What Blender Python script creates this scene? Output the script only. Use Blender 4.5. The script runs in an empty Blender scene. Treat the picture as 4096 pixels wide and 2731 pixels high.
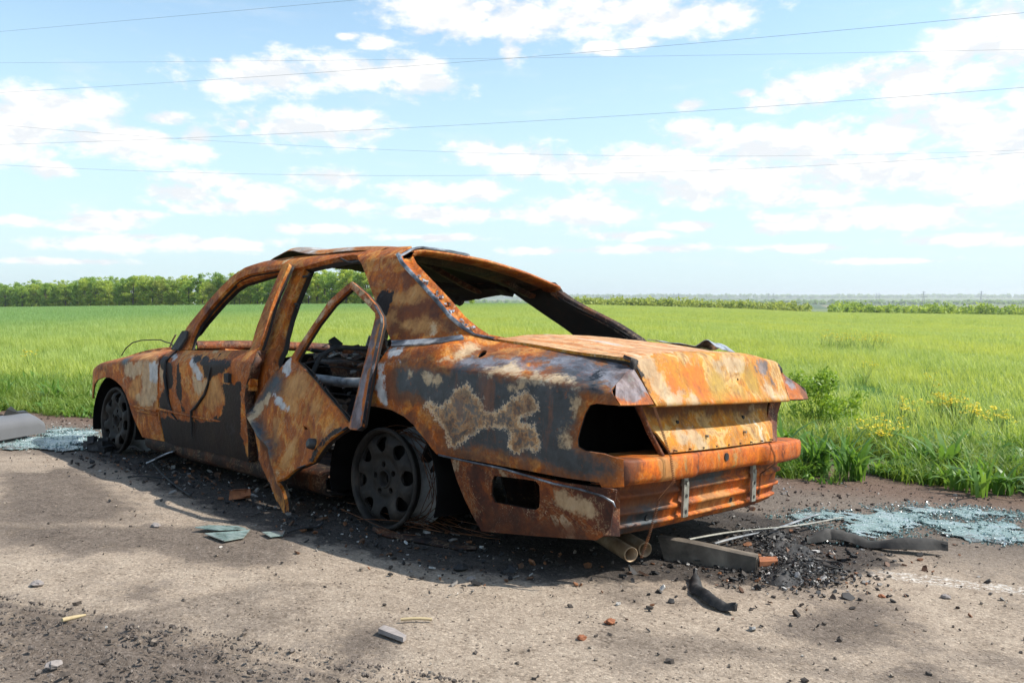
import bpy, math, random
import numpy as np
from mathutils import Matrix, Vector
from mathutils.geometry import delaunay_2d_cdt

scene = bpy.context.scene
col = scene.collection
rnd = random.Random(7)
rng = np.random.default_rng(7)
R = math.radians

# ------------------------------------------------------------------ camera
CAM = Vector((-2.7925, 2.9906, 1.0574))
cam_data = bpy.data.cameras.new('camera')
cam_data.sensor_width = 36.0
cam_data.lens = 29.06
cam_data.clip_start = 0.05
cam_data.clip_end = 30000
cam = bpy.data.objects.new('camera', cam_data)
cam.location = CAM
cam.rotation_euler = (R(90 - 3.0387), 0, math.atan2(-.67477, -.73612))
col.objects.link(cam)
scene.camera = cam
FH = np.array([.67572, -.73716]); RH = np.array([-.73716, -.67572])    # view direction and right of it, on the ground

# ------------------------------------------------------------------ node helpers
def nd(nt, kind, props=None, **ins):
    n = nt.nodes.new(kind)
    for k, v in (props or {}).items():
        setattr(n, k, v)
    for k, v in ins.items():
        key = int(k[1:]) if k[0] == 'i' and k[1:].isdigit() else k.replace('_', ' ')
        s = n.inputs[key]
        if isinstance(v, bpy.types.NodeSocket):
            nt.links.new(v, s)
        else:
            s.default_value = v
    return n
def math_(nt, op, a, b=0.0, c=None, clamp=False):
    n = nt.nodes.new('ShaderNodeMath'); n.operation = op; n.use_clamp = clamp
    for i, v in enumerate((a, b, c)):
        if v is None: continue
        if isinstance(v, bpy.types.NodeSocket): nt.links.new(v, n.inputs[i])
        else: n.inputs[i].default_value = v
    return n.outputs[0]
def vmath(nt, op, a, b=None, c=None, out=0):
    n = nt.nodes.new('ShaderNodeVectorMath'); n.operation = op
    for i, v in enumerate((a, b, c)):
        if v is None: continue
        if isinstance(v, bpy.types.NodeSocket): nt.links.new(v, n.inputs[i])
        else: n.inputs[i].default_value = v
    return n.outputs[out]
def smooth(nt, v, lo, hi):
    n = nt.nodes.new('ShaderNodeMapRange'); n.interpolation_type = 'SMOOTHSTEP'
    nt.links.new(v, n.inputs[0]); n.inputs[1].default_value = lo; n.inputs[2].default_value = hi
    return n.outputs[0]
def noise(nt, vec, scale, detail=6, rough=.6, dist=0.0):
    n = nd(nt, 'ShaderNodeTexNoise', None, Vector=vec, Scale=scale, Detail=detail, Roughness=rough, Distortion=dist)
    return n.outputs[0]
def ramp(nt, fac, stops, interp='LINEAR'):
    n = nt.nodes.new('ShaderNodeValToRGB'); cr = n.color_ramp; cr.interpolation = interp
    while len(cr.elements) < len(stops): cr.elements.new(1.0)
    for e, (p, c) in zip(cr.elements, stops):
        e.position = p; e.color = (*c, 1) if len(c) == 3 else c
    nt.links.new(fac, n.inputs[0])
    return n.outputs[0]
def mix(nt, fac, a, b, mode='MIX'):
    n = nt.nodes.new('ShaderNodeMix'); n.data_type = 'RGBA'; n.blend_type = mode
    for s, v in ((n.inputs[0], fac), (n.inputs[6], a), (n.inputs[7], b)):
        if isinstance(v, bpy.types.NodeSocket): nt.links.new(v, s)
        elif isinstance(v, (int, float)): s.default_value = v
        else: s.default_value = (*v, 1)
    return n.outputs[2]
def material(name):
    m = bpy.data.materials.new(name); m.use_nodes = True
    nt = m.node_tree
    return m, nt, nt.nodes['Principled BSDF']
def setin(nt, s, v):
    if isinstance(v, bpy.types.NodeSocket): nt.links.new(v, s)
    elif isinstance(v, (tuple, list)) and len(v) == 3: s.default_value = (*v, 1)
    else: s.default_value = v

# ------------------------------------------------------------------ world: daylight sky with cumulus
SUN = np.array([-.49771, -.44432, .74489])
world = bpy.data.worlds.new('World'); scene.world = world
world.use_nodes = True
wt = world.node_tree
bg = wt.nodes['Background']
sky = wt.nodes.new('ShaderNodeTexSky'); sky.sky_type = 'NISHITA'; sky.sun_disc = False
sky.sun_elevation = math.asin(SUN[2]); sky.sun_rotation = math.atan2(SUN[0], SUN[1])
sky.air_density = 1.0; sky.dust_density = .6; sky.ozone_density = 1.6
tc = wt.nodes.new('ShaderNodeTexCoord')
dirv = tc.outputs['Generated']
ax = vmath(wt, 'DOT_PRODUCT', dirv, (RH[0], RH[1], 0), out=1)
ay = vmath(wt, 'DOT_PRODUCT', dirv, (FH[0], FH[1], 0), out=1)
az = math_(wt, 'ARCTAN2', ax, ay)
el = math_(wt, 'ARCSINE', vmath(wt, 'DOT_PRODUCT', dirv, (0, 0, 1), out=1))
ael = nd(wt, 'ShaderNodeCombineXYZ', None, X=az, Y=el).outputs[0]
# clouds: bearing from the view axis, elevation, half sizes (degrees)
CLOUDS = [(-29.0,10.8,3.5,1.24),(-26.7,11.4,1.9,1.13),(-30.1,10.0,2.5,1.11),(-25.7,9.7,4.8,1.29),(-28.5,11.6,1.6,0.62),(-22.5,11.1,1.3,0.52),(-20.6,10.2,1.2,0.59),(-21.5,9.2,2.6,0.64),(-28.6,7.6,1.4,0.51),(-16.1,14.1,4.5,1.11),(-11.0,14.8,4.9,1.07),(-7.6,14.9,3.2,1.21),(-5.8,14.1,2.8,0.87),(-18.8,13.3,1.9,0.66),(-17.7,14.1,2.2,0.58),(-19.2,14.9,0.6,0.23),(-11.0,16.9,0.8,0.26),(-9.3,16.6,1.2,0.47),(-13.3,11.1,4.3,1.24),(-11.4,11.6,2.3,0.97),(-15.3,10.9,1.7,0.68),(-17.8,11.1,0.5,0.32),(-3.7,18.6,5.0,1.54),(0.7,18.2,5.0,1.43),(6.6,18.5,5.8,1.54),(11.2,18.0,5.3,1.28),(-6.9,19.0,2.0,0.77),(-0.2,16.0,0.9,0.75),(6.0,16.4,1.5,0.48),(8.7,16.6,1.4,0.4),(-20.2,7.5,2.4,0.6),(-17.8,6.9,2.6,0.83),(-21.3,6.5,2.4,0.82),(-19.5,5.9,3.3,0.55),(-12.3,7.9,2.6,0.74),(-26.1,4.7,2.7,0.74),(-30.7,4.6,1.2,0.36),(-24.6,5.2,2.0,0.32),(-27.1,4.3,1.9,0.37),(-26.1,3.3,3.7,0.48),(-20.0,3.5,4.1,0.5),(-23.9,3.8,1.5,0.27),(-0.8,10.0,3.3,0.71),(-5.3,7.2,4.2,0.7),(-2.3,7.2,1.8,0.76),(-11.1,6.2,2.3,0.43),(-4.7,5.7,5.1,0.53),(-12.6,4.6,3.2,0.35),(5.2,6.0,4.4,1.17),(3.1,5.8,2.7,0.73),(0.1,9.4,4.5,0.63),(3.7,8.8,5.9,0.86),(8.1,8.3,3.5,0.72),(12.2,10.7,2.1,1.05),(14.1,10.9,1.0,0.5),(11.9,12.6,1.0,0.44),(15.6,13.2,0.8,0.32),(16.6,12.4,1.6,0.59),(18.5,13.1,2.1,1.05),(21.9,13.5,2.8,0.97),(25.1,13.3,3.1,1.13),(27.9,14.7,2.0,2.15),(30.2,14.8,2.4,2.56),(29.1,13.1,2.6,1.21),(16.7,9.7,4.0,1.23),(20.7,9.8,4.3,1.34),(24.5,10.3,3.6,1.55),(28.0,10.5,3.2,1.75),(31.0,9.0,3.2,1.72),(9.6,9.4,4.3,0.85),(15.3,8.1,7.5,1.12),(23.3,7.7,7.6,1.33),(29.3,6.8,4.3,1.15),(12.5,7.1,4.5,1.0),(19.4,6.6,5.1,0.83),(20.8,5.1,3.8,0.61),(27.0,5.1,3.5,0.79),(8.2,4.2,2.6,0.35),(12.5,4.8,2.3,0.35),(17.6,4.5,1.9,0.42),(28.2,3.5,4.2,0.37),(9.6,3.3,4.3,0.29),(18.9,3.2,3.2,0.28),(2.2,3.2,3.0,0.3),(-5.3,4.1,3.6,0.27),(24.6,2.3,3.8,0.22),(-28.3,2.2,3.4,0.21),(32.4,11.9,2.5,1.42),(-32.8,9.5,2.6,1.44),(60,24,12,5),(85,15,14,3),(120,30,16,6),(160,18,14,4),(-60,22,12,4),(-95,28,14,6),(-135,20,16,5),(-170,34,14,6),(40,38,14,6),(-30,42,14,5)]
dens = None
for (a, e, ra, re) in CLOUDS:
    a, e, ra, re = R(a), R(e), R(ra) * 1.12, R(re) * 1.15
    v = vmath(wt, 'MULTIPLY_ADD', ael, (1 / ra, 1 / re, 0), (-a / ra, -e / re, 0))
    d = vmath(wt, 'LENGTH', v, out=1)
    dens = d if dens is None else math_(wt, 'SMOOTH_MIN', dens, d, .12)
cl_v = vmath(wt, 'MULTIPLY', ael, (1.0, 1.9, 1.0))
n1 = noise(wt, cl_v, 16, 9, .58, .25)
n2 = noise(wt, cl_v, 52, 6, .6)
edge = math_(wt, 'ADD', math_(wt, 'MULTIPLY', math_(wt, 'SUBTRACT', n1, .5), 2.7), math_(wt, 'MULTIPLY', math_(wt, 'SUBTRACT', n2, .5), 1.15))
body = math_(wt, 'ADD', math_(wt, 'SUBTRACT', 1.0, dens), edge)
cmask = smooth(wt, body, -.20, .62)
wisp = math_(wt, 'MULTIPLY', smooth(wt, noise(wt, vmath(wt, 'MULTIPLY', ael, (1, 4, 1)), 9, 7, .6), .52, .80), .22)
cmask = math_(wt, 'MAXIMUM', cmask, wisp)
# undersides of the clouds are a little greyer: offset copy of the same field
n3 = noise(wt, vmath(wt, 'ADD', cl_v, (0, .035, 0)), 16, 5, .58, .25)
under = smooth(wt, math_(wt, 'SUBTRACT', n3, n1), -.05, .12)
ccol = mix(wt, math_(wt, 'MULTIPLY', under, .85), (7.1, 7.1, 7.1), (5.45, 5.75, 6.05))
skyc = mix(wt, 1.0, sky.outputs[0], (1.62, 1.66, 1.48), 'MULTIPLY')
hazy = math_(wt, 'MULTIPLY', smooth(wt, el, .42, -.02), .86)
skyc = mix(wt, hazy, skyc, (4.15, 5.45, 6.25))
wt.links.new(mix(wt, cmask, skyc, ccol), bg.inputs[0])
bg.inputs[1].default_value = 0.112

sun_data = bpy.data.lights.new('sun', 'SUN')
sun_data.energy = 4.7; sun_data.angle = R(.53); sun_data.color = (1.0, .95, .87)
sun = bpy.data.objects.new('sun', sun_data); col.objects.link(sun)
sun.rotation_euler = Vector(-SUN).to_track_quat('-Z', 'Y').to_euler()

scene.view_settings.view_transform = 'Standard'
scene.view_settings.look = 'None'
scene.view_settings.exposure = 0.50
scene.view_settings.gamma = 1.0
scene.render.engine = 'CYCLES'
scene.cycles.use_adaptive_sampling = True
scene.cycles.adaptive_threshold = .012
scene.cycles.use_denoising = True
scene.cycles.max_bounces = 6
scene.cycles.diffuse_bounces = 3
scene.cycles.glossy_bounces = 3
scene.cycles.transmission_bounces = 4
scene.cycles.transparent_max_bounces = 12

# ------------------------------------------------------------------ object helpers
MC = Matrix(((0.99998, 0.0005, 0.00657, 0), (0, 0.9971, -0.07606, 0), (-0.00659, 0.07606, 0.99708, 0), (0, 0, 0, 1)))  # the tilted road shoulder the car stands on
MCn = np.array(MC)[:3, :3]
def tag(o, label=None, cat=None, group=None, kind=None):
    if label: o['label'] = label
    if cat: o['category'] = cat
    if group: o['group'] = group
    if kind: o['kind'] = kind
    return o
def empty(name, mat=None, parent=None):
    o = bpy.data.objects.new(name, None); o.empty_display_size = .1
    col.objects.link(o)
    if mat is not None: o.matrix_world = mat
    if parent: o.parent = parent
    return o
class MB:
    """collects vertices and faces, links them as one mesh object"""
    def __init__(s): s.v = []; s.f = []; s.sm = []; s.at = {}
    def add(s, vs, fs, smooth=False):
        b = len(s.v); s.v += [tuple(map(float, p)) for p in vs]
        s.f += [tuple(int(i) + b for i in f) for f in fs]; s.sm += [smooth] * len(fs)
        return b
    def box(s, c, size, rot=None, taper=1.0, jitter=0):
        hx, hy, hz = [d / 2 for d in size]
        p = [Vector((x * hx * (taper if z > 0 else 1), y * hy * (taper if z > 0 else 1), z * hz)) for z in (-1, 1) for y in (-1, 1) for x in (-1, 1)]
        if jitter: p = [q + Vector((rnd.uniform(-1, 1) * jitter, rnd.uniform(-1, 1) * jitter, rnd.uniform(-1, 1) * jitter)) for q in p]
        if rot is not None: p = [rot @ q for q in p]
        c = Vector(c)
        s.add([q + c for q in p], [(0, 2, 3, 1), (4, 5, 7, 6), (0, 1, 5, 4), (2, 6, 7, 3), (0, 4, 6, 2), (1, 3, 7, 5)])
    def tube(s, path, r, n=8, cap=True, hollow=None, flat=1.0, upv=(0, 0, 1)):
        path = [Vector(p) for p in path]; rs = r if isinstance(r, (list, tuple)) else [r] * len(path)
        rings = []; up = Vector(upv)
        for i, p in enumerate(path):
            t = (path[min(i + 1, len(path) - 1)] - path[max(i - 1, 0)])
            if t.length < 1e-9: t = Vector((1, 0, 0))
            t.normalize()
            a = t.cross(up)
            if a.length < 1e-3: a = t.cross(Vector((1, 0, 0)))
            a.normalize(); b = a.cross(t)
            rings.append([p + a * math.cos(2 * math.pi * k / n) * rs[i] + b * math.sin(2 * math.pi * k / n) * rs[i] * flat for k in range(n)])
        vs = [q for ring in rings for q in ring]; fs = []
        for i in range(len(rings) - 1):
            for k in range(n):
                fs.append((i * n + k, i * n + (k + 1) % n, (i + 1) * n + (k + 1) % n, (i + 1) * n + k))
        s.add(vs, fs, True)
        if cap:
            s.add(rings[0], [tuple(range(n))]); s.add(rings[-1], [tuple(range(n - 1, -1, -1))])
    def lathe(s, prof, n=48, axis_y=True, close=False):
        """profile of (radius, offset) turned about the local y axis"""
        m = len(prof); vs = []; fs = []
        for k in range(n):
            c, sn = math.cos(2 * math.pi * k / n), math.sin(2 * math.pi * k / n)
            for (r_, o) in prof: vs.append((r_ * c, o, r_ * sn))
        for k in range(n):
            k2 = (k + 1) % n
            for i in range(m - 1): fs.append((k * m + i, k * m + i + 1, k2 * m + i + 1, k2 * m + i))
        s.add(vs, fs, True)
    def grid(s, P, smooth=True, flip=False):
        nu, nv = len(P), len(P[0])
        vs = [p for row in P for p in row]
        fs = [(i * nv + j, i * nv + j + 1, (i + 1) * nv + j + 1, (i + 1) * nv + j) for i in range(nu - 1) for j in range(nv - 1)]
        if flip: fs = [f[::-1] for f in fs]
        s.add(vs, fs, smooth)
    def build(s, name, mat, parent=None, attrs=None):
        return make(name, s.v, s.f, mat, parent, attrs, s.sm)
def make(name, v, f, mat, parent=None, attrs=None, sm=True, sharp=None):
    me = bpy.data.meshes.new(name)
    me.from_pydata([tuple(p) for p in v], [], [tuple(q) for q in f])
    if sm is not False and len(me.polygons):
        me.polygons.foreach_set('use_smooth', [True] * len(me.polygons) if sm is True else list(sm))
    for k, a in (attrs or {}).items():
        at = me.attributes.new(k, 'FLOAT', 'POINT'); at.data.foreach_set('value', np.asarray(a, dtype=np.float32))
    if sharp is not None:
        at = me.attributes.new('sharp_edge', 'BOOLEAN', 'EDGE')
        sh = set(sharp); vals = [tuple(sorted(e.vertices)) in sh for e in me.edges]
        at.data.foreach_set('value', vals)
    me.materials.append(mat); me.update()
    o = bpy.data.objects.new(name, me); col.objects.link(o)
    if parent is not None: o.parent = parent
    return o

# numpy value noise (for real displacement of surfaces)
_tab = rng.random((256, 256))
def vnoise(x, y):
    x = np.asarray(x, float); y = np.asarray(y, float)
    xi = np.floor(x).astype(int); yi = np.floor(y).astype(int); fx = x - xi; fy = y - yi
    fx = fx * fx * (3 - 2 * fx); fy = fy * fy * (3 - 2 * fy)
    g = lambda a, b: _tab[a & 255, b & 255]
    return (g(xi, yi) * (1 - fx) + g(xi + 1, yi) * fx) * (1 - fy) + (g(xi, yi + 1) * (1 - fx) + g(xi + 1, yi + 1) * fx) * fy
def fbm(x, y, o=4):
    t = 0; a = .5
    for i in range(o):
        t = t + a * vnoise(np.asarray(x) * 2 ** i + 17.3 * i, np.asarray(y) * 2 ** i + 5.1 * i); a *= .5
    return t

def in_poly(P, poly):
    poly = np.asarray(poly, float); x, y = P[:, 0], P[:, 1]; c = np.zeros(len(P), bool)
    x1, y1 = poly[-1]
    for x2, y2 in poly:
        m = (y2 > y) != (y1 > y)
        with np.errstate(divide='ignore', invalid='ignore'):
            xs = (x1 - x2) * (y - y2) / (y1 - y2) + x2
        c ^= m & (x < xs); x1, y1 = x2, y2
    return c
def sd_poly(P, poly):
    """distance to the outline, positive inside"""
    poly = np.asarray(poly, float); d = np.full(len(P), 1e9)
    for i in range(len(poly)):
        a, b = poly[i - 1], poly[i]; ab = b - a; L = max(ab @ ab, 1e-12)
        t = np.clip(((P - a) @ ab) / L, 0, 1)
        d = np.minimum(d, np.hypot(*(P - (a + t[:, None] * ab)).T))
    return np.where(in_poly(P, poly), d, -d)
def layer_attrs(P, patches, width=.1):
    out = {}
    for k, polys in (patches or {}).items():
        v = np.full(len(P), -1e9)
        for poly in polys: v = np.maximum(v, sd_poly(P, poly))
        out['L_' + k] = np.clip(.5 + .5 * v / (width * .45 if k == 'lace' else width), 0, 1)
    return out

def _ip(x, xs, ys):
    return np.interp(x, xs, ys)
def crease_z(x):
    return _ip(x, [-1.25, -1.05, -.6, -.15, 0, 1.1, 2.05, 2.4, 3.0, 3.4], [.675, .69, .712, .722, .715, .655, .622, .607, .555, .47])
def belt_z(x):
    return _ip(x, [-1.25, -1.156, -.935, -.685, -.383, 0, 1.1, 2.05, 2.4, 2.8, 3.1, 3.3, 3.4], [.765, .77, .79, .814, .843, .81, .745, .712, .69, .648, .60, .545, .50])
def sstep(a, b, x):
    t = np.clip((x - a) / (b - a), 0, 1)
    return t * t * (3 - 2 * t)
def side_y(x, z):
    """half width of the body at station x and height z (car frame)"""
    x = np.asarray(x, float); z = np.asarray(z, float)
    zc = crease_z(x); zb = belt_z(x)
    d = np.clip(zc - z, 0, 1)
    low = .85 - .20 * d ** 2
    t = np.clip((z - zc) / (zb - zc), 0, 1)
    up = np.clip(z - zb, 0, 1)
    rail = np.clip(z - 1.19, 0, .2)
    door = low - .075 * t ** 1.25 - .38 * up - 13 * rail ** 2
    pil = door - .09 * np.clip((.15 - x) / .55, 0, 1) ** 2 * sstep(-.02, .03, z - zb + .02)
    deck = low - .25 * t ** 1.04 - .6 * up
    fend = low - .19 * t ** 2.2 - .6 * up
    y = pil + (deck - pil) * sstep(-.33, -.47, x)
    y = y + (fend - y) * sstep(2.0, 2.15, x)
    y = y - .045 * (np.clip(x - 2.2, 0, 2) / 1.15) ** 2 - .055 * (np.clip(-.3 - x, 0, 2) / .9) ** 2
    q = np.clip((-1.13 - x) / .085, 0, 1)
    y = y - .055 * (1 - np.sqrt(np.clip(1 - q * q, 0, 1)))
    return y
_old_side_y = side_y
def side_y(x, z):
    return _old_side_y(x, z) - .085 * (np.clip(np.asarray(x, float) - 3.0, 0, 1) / .35) ** 2

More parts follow.
